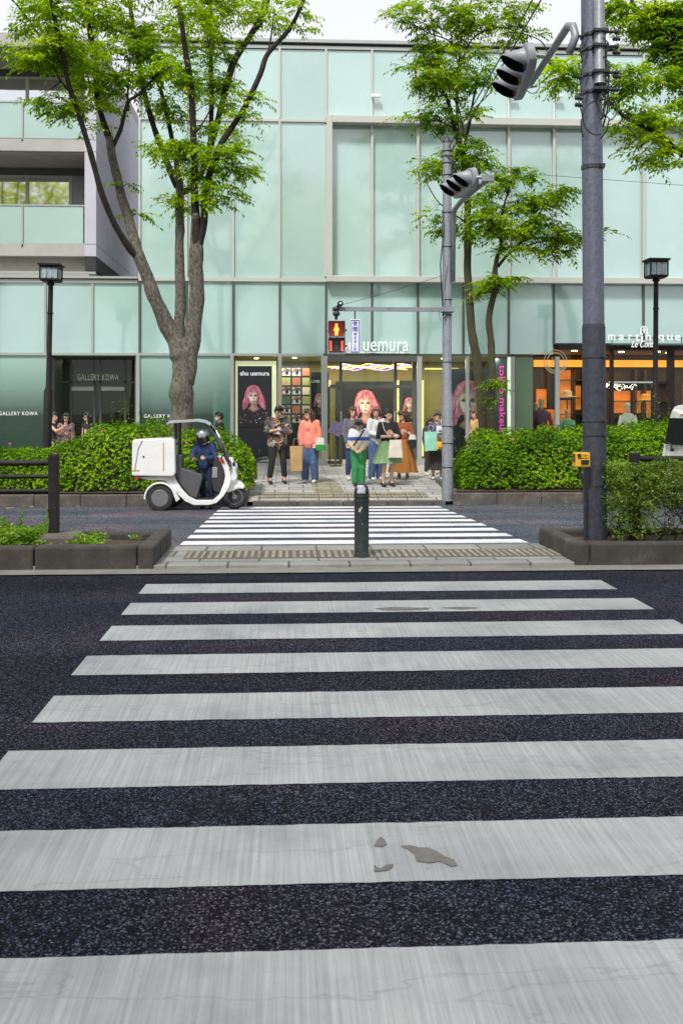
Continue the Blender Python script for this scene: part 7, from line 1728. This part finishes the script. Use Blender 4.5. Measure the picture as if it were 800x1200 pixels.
p = person('person in a purple patterned top and dark pleated skirt beside the far pole', 512, 562, 482, face=-6, hd=(5, 8), arms=([(-.08,-.08,-.24), (-.05,-.26,-.17)], [(.09,-.05,-.26), (.05,-.22,-.26)]), hair=('short', HB), top=(printcloth('purple_print', [(.03,.02,.05), (.10,.05,.22), (.02,.02,.02), (.16,.12,.2)], 22), 'loose', .88), bottom=('skirt', cloth('dark_pleats', (.045,.03,.025), stretch=(6,6,.2)), .24, .25), sleeve=.5, group=GR)
def flatbag(name, label, px0, px1, py0, py1, Y, mat, dep=.12):
    cx = (XX(px0, Y)+XX(px1, Y))/2; z1 = ZZ(py0, Y, px0); z0 = ZZ(py1, Y, px0); w_ = XX(px1, Y)-XX(px0, Y)
    return bag(name, label, 'sq', z0, z1, cx, Y, w_*1.02, w_, dep, mat, [(cx-w_*.2, Y, z1-.01), (cx-w_*.12, Y-.02, z1+.14), (cx+w_*.12, Y-.02, z1+.14), (cx+w_*.2, Y, z1-.01)], squash=.3)
Yb = p.location.y-.34
flatbag('shopping_bag', 'mint green shopping bag with white edges held left of the slim pole', 497, 512, 506, 528, Yb, pm('mint_paper', (.28,.60,.45), .5, var=.2, scale=3))
flatbag('shopping_bag', 'small white paper bag held above the yellow bag', 511, 519.5, 499, 507.5, Yb-.02, pm('white_paper', (.66,.66,.68), .6))
flatbag('shopping_bag', 'small yellow paper bag held below the white bag', 511.5, 519, 517.5, 526.5, Yb-.04, pm('yellow_paper', (.75,.42,.02), .6))
m = MB(); cx = XX(515, Yb); z_ = ZZ(505, Yb, 515)
m.cbox((cx, Yb-.085, z_), (.08, .004, .025)); m.cbox((cx, Yb-.105, ZZ(524.5, Yb, 515)), (.08, .004, .02)); tag(m.build('bag_print', M['print_dark']), 'dark printed marks on the white and yellow paper bags', 'print')
person('person mostly hidden behind the shopper with the mint green bag', 503.5, 556, 489.5, Y=24.2, face=10, hd=(0, 10), hair=('bob', HB), top=(cloth('dark_violet', (.05,.035,.08)), 'loose'), bottom=('trousers', cloth('charcoal', (.03,.03,.035))))
person('person with auburn hair in a mustard coat walking behind the right hedge', 557, 550, 479.5, Y=24.6, face=-75, hd=(10, 4), hair=('long', HR), top=(cloth('mustard', (.50,.33,.12)), 'big', .62), bottom=('trousers', cloth('white_trousers', (.5,.48,.45))), step=.14)
person('person in a black sleeveless top reaching forward behind the left lamp post', 63.5, 556, 483, Y=24.6, face=60, hd=(0, 0), arms=([(.02,-.2,-.16), (.05,-.42,-.06)], [(.03,-.02,-.27), (.0,-.06,-.50)]), hair=('short', HB), top=(cloth('black_vest', (.015,.015,.016)), 'fit'), bottom=('skirt', printcloth('zebra_cloth', [(.03,.025,.02), (.42,.34,.25), (.05,.04,.03)], 12), .5, .22), sleeve=.05)
person('person in sunglasses and a pink floral blouse near the left lamp post', 77.5, 556, 484, Y=24.6, face=10, hd=(14, 4), hair=('long', HB), top=(printcloth('pink_floral', [(.03,.03,.05), (.30,.14,.12), (.05,.05,.07), (.42,.26,.22)], 22), 'loose'), bottom=('trousers', cloth('dark_denim', (.03,.04,.07))), glasses=True)
person('person in sunglasses and a black top facing left behind the hedge', 103.5, 556, 483, Y=24.6, face=-40, hd=(-25, 2), hair=('long', HB), top=(cloth('black_tee', (.014,.014,.015)), 'fit', .9), bottom=('trousers', cloth('black_jeans', (.02,.02,.022))), glasses=True, sleeve=.05)
person('person with a white face mask and black coat walking behind the scooter screen', 257.5, 556, 482.5, Y=24.4, face=-70, hd=(0, 4), hair=('short', HB), top=(cloth('black_coat', (.018,.018,.022)), 'loose'), bottom=('trousers', cloth('grey_trousers', (.08,.08,.085))), mask=True, step=.12)
# the rider
NAVY = cloth('navy_uniform', (.018,.035,.11), var=.4)
rx = SY+.16
rid = person('person in a navy uniform and silver helmet looking at a phone behind the scooter', 242.5, 597, 503, Y=rx, face=-18, hd=(-6, 42), arms=([(-.08,-.08,-.24), (.05,-.32,-.27)], [(.10,-.06,-.25), (-.03,-.33,-.25)]), hair=('short', HB), top=(NAVY, 'loose', .85), bottom=('trousers', cloth('navy_trousers', (.012,.02,.055))), shoes=SHOEB, lean=.12, wide=1.12, zf=-SLOPE*(rx-Y_MED1), feet=[(-.12, .10), (.10, .02)])
phone_in(rid, 0, 'black phone held by the uniformed rider')
s = rid['_s']; Rz = Matrix.Rotation(rid.rotation_euler.z, 3, 'Z'); hcz = V(rid.location)+Rz @ (V((0,-.12-.09,1.545))*s)
hl = thing('helmet', 'silver open face helmet with a black visor worn by the uniformed rider', 'helmet', tuple(hcz))
Rt = Rz @ Matrix.Rotation(R(34), 3, 'X')
m = MB(); n = 24
vs = []
for j in range(9):
    th_ = R(100)*j/8
    for i in range(n): a = 2*math.pi*i/n; vs.append(hcz+Rt @ V((.128*math.sin(max(.02, th_))*math.cos(a), .145*math.sin(max(.02, th_))*math.sin(a)+.01, .125*math.cos(th_)+.02)))
m.add(vs, [(j*n+i, j*n+(i+1) % n, (j+1)*n+(i+1) % n, (j+1)*n+i) for j in range(8) for i in range(n)]+[tuple(range(n))])
m.build('shell', pm('silver_helmet', (.42,.43,.44), .3, .4), hl, smooth='all')
m = MB(); vs = []
for j in range(4):
    for i in range(13): a = R(200+140*i/12); r_ = 1+.0+.12*j/3; vs.append(hcz+Rt @ V((.132*r_*math.cos(a), .149*r_*math.sin(a), .02-.035*j)))
m.add(vs, [(j*13+i, j*13+i+1, (j+1)*13+i+1, (j+1)*13+i) for j in range(3) for i in range(12)]); m.build('visor', pm('black_visor', (.015,.015,.018), .2), hl, smooth='all')

for o in bpy.data.objects:
    for kk in ('_world', '_off', '_s', '_wr0', '_wr1', '_sh0', '_sh1'):
        if kk in o.keys(): del o[kk]
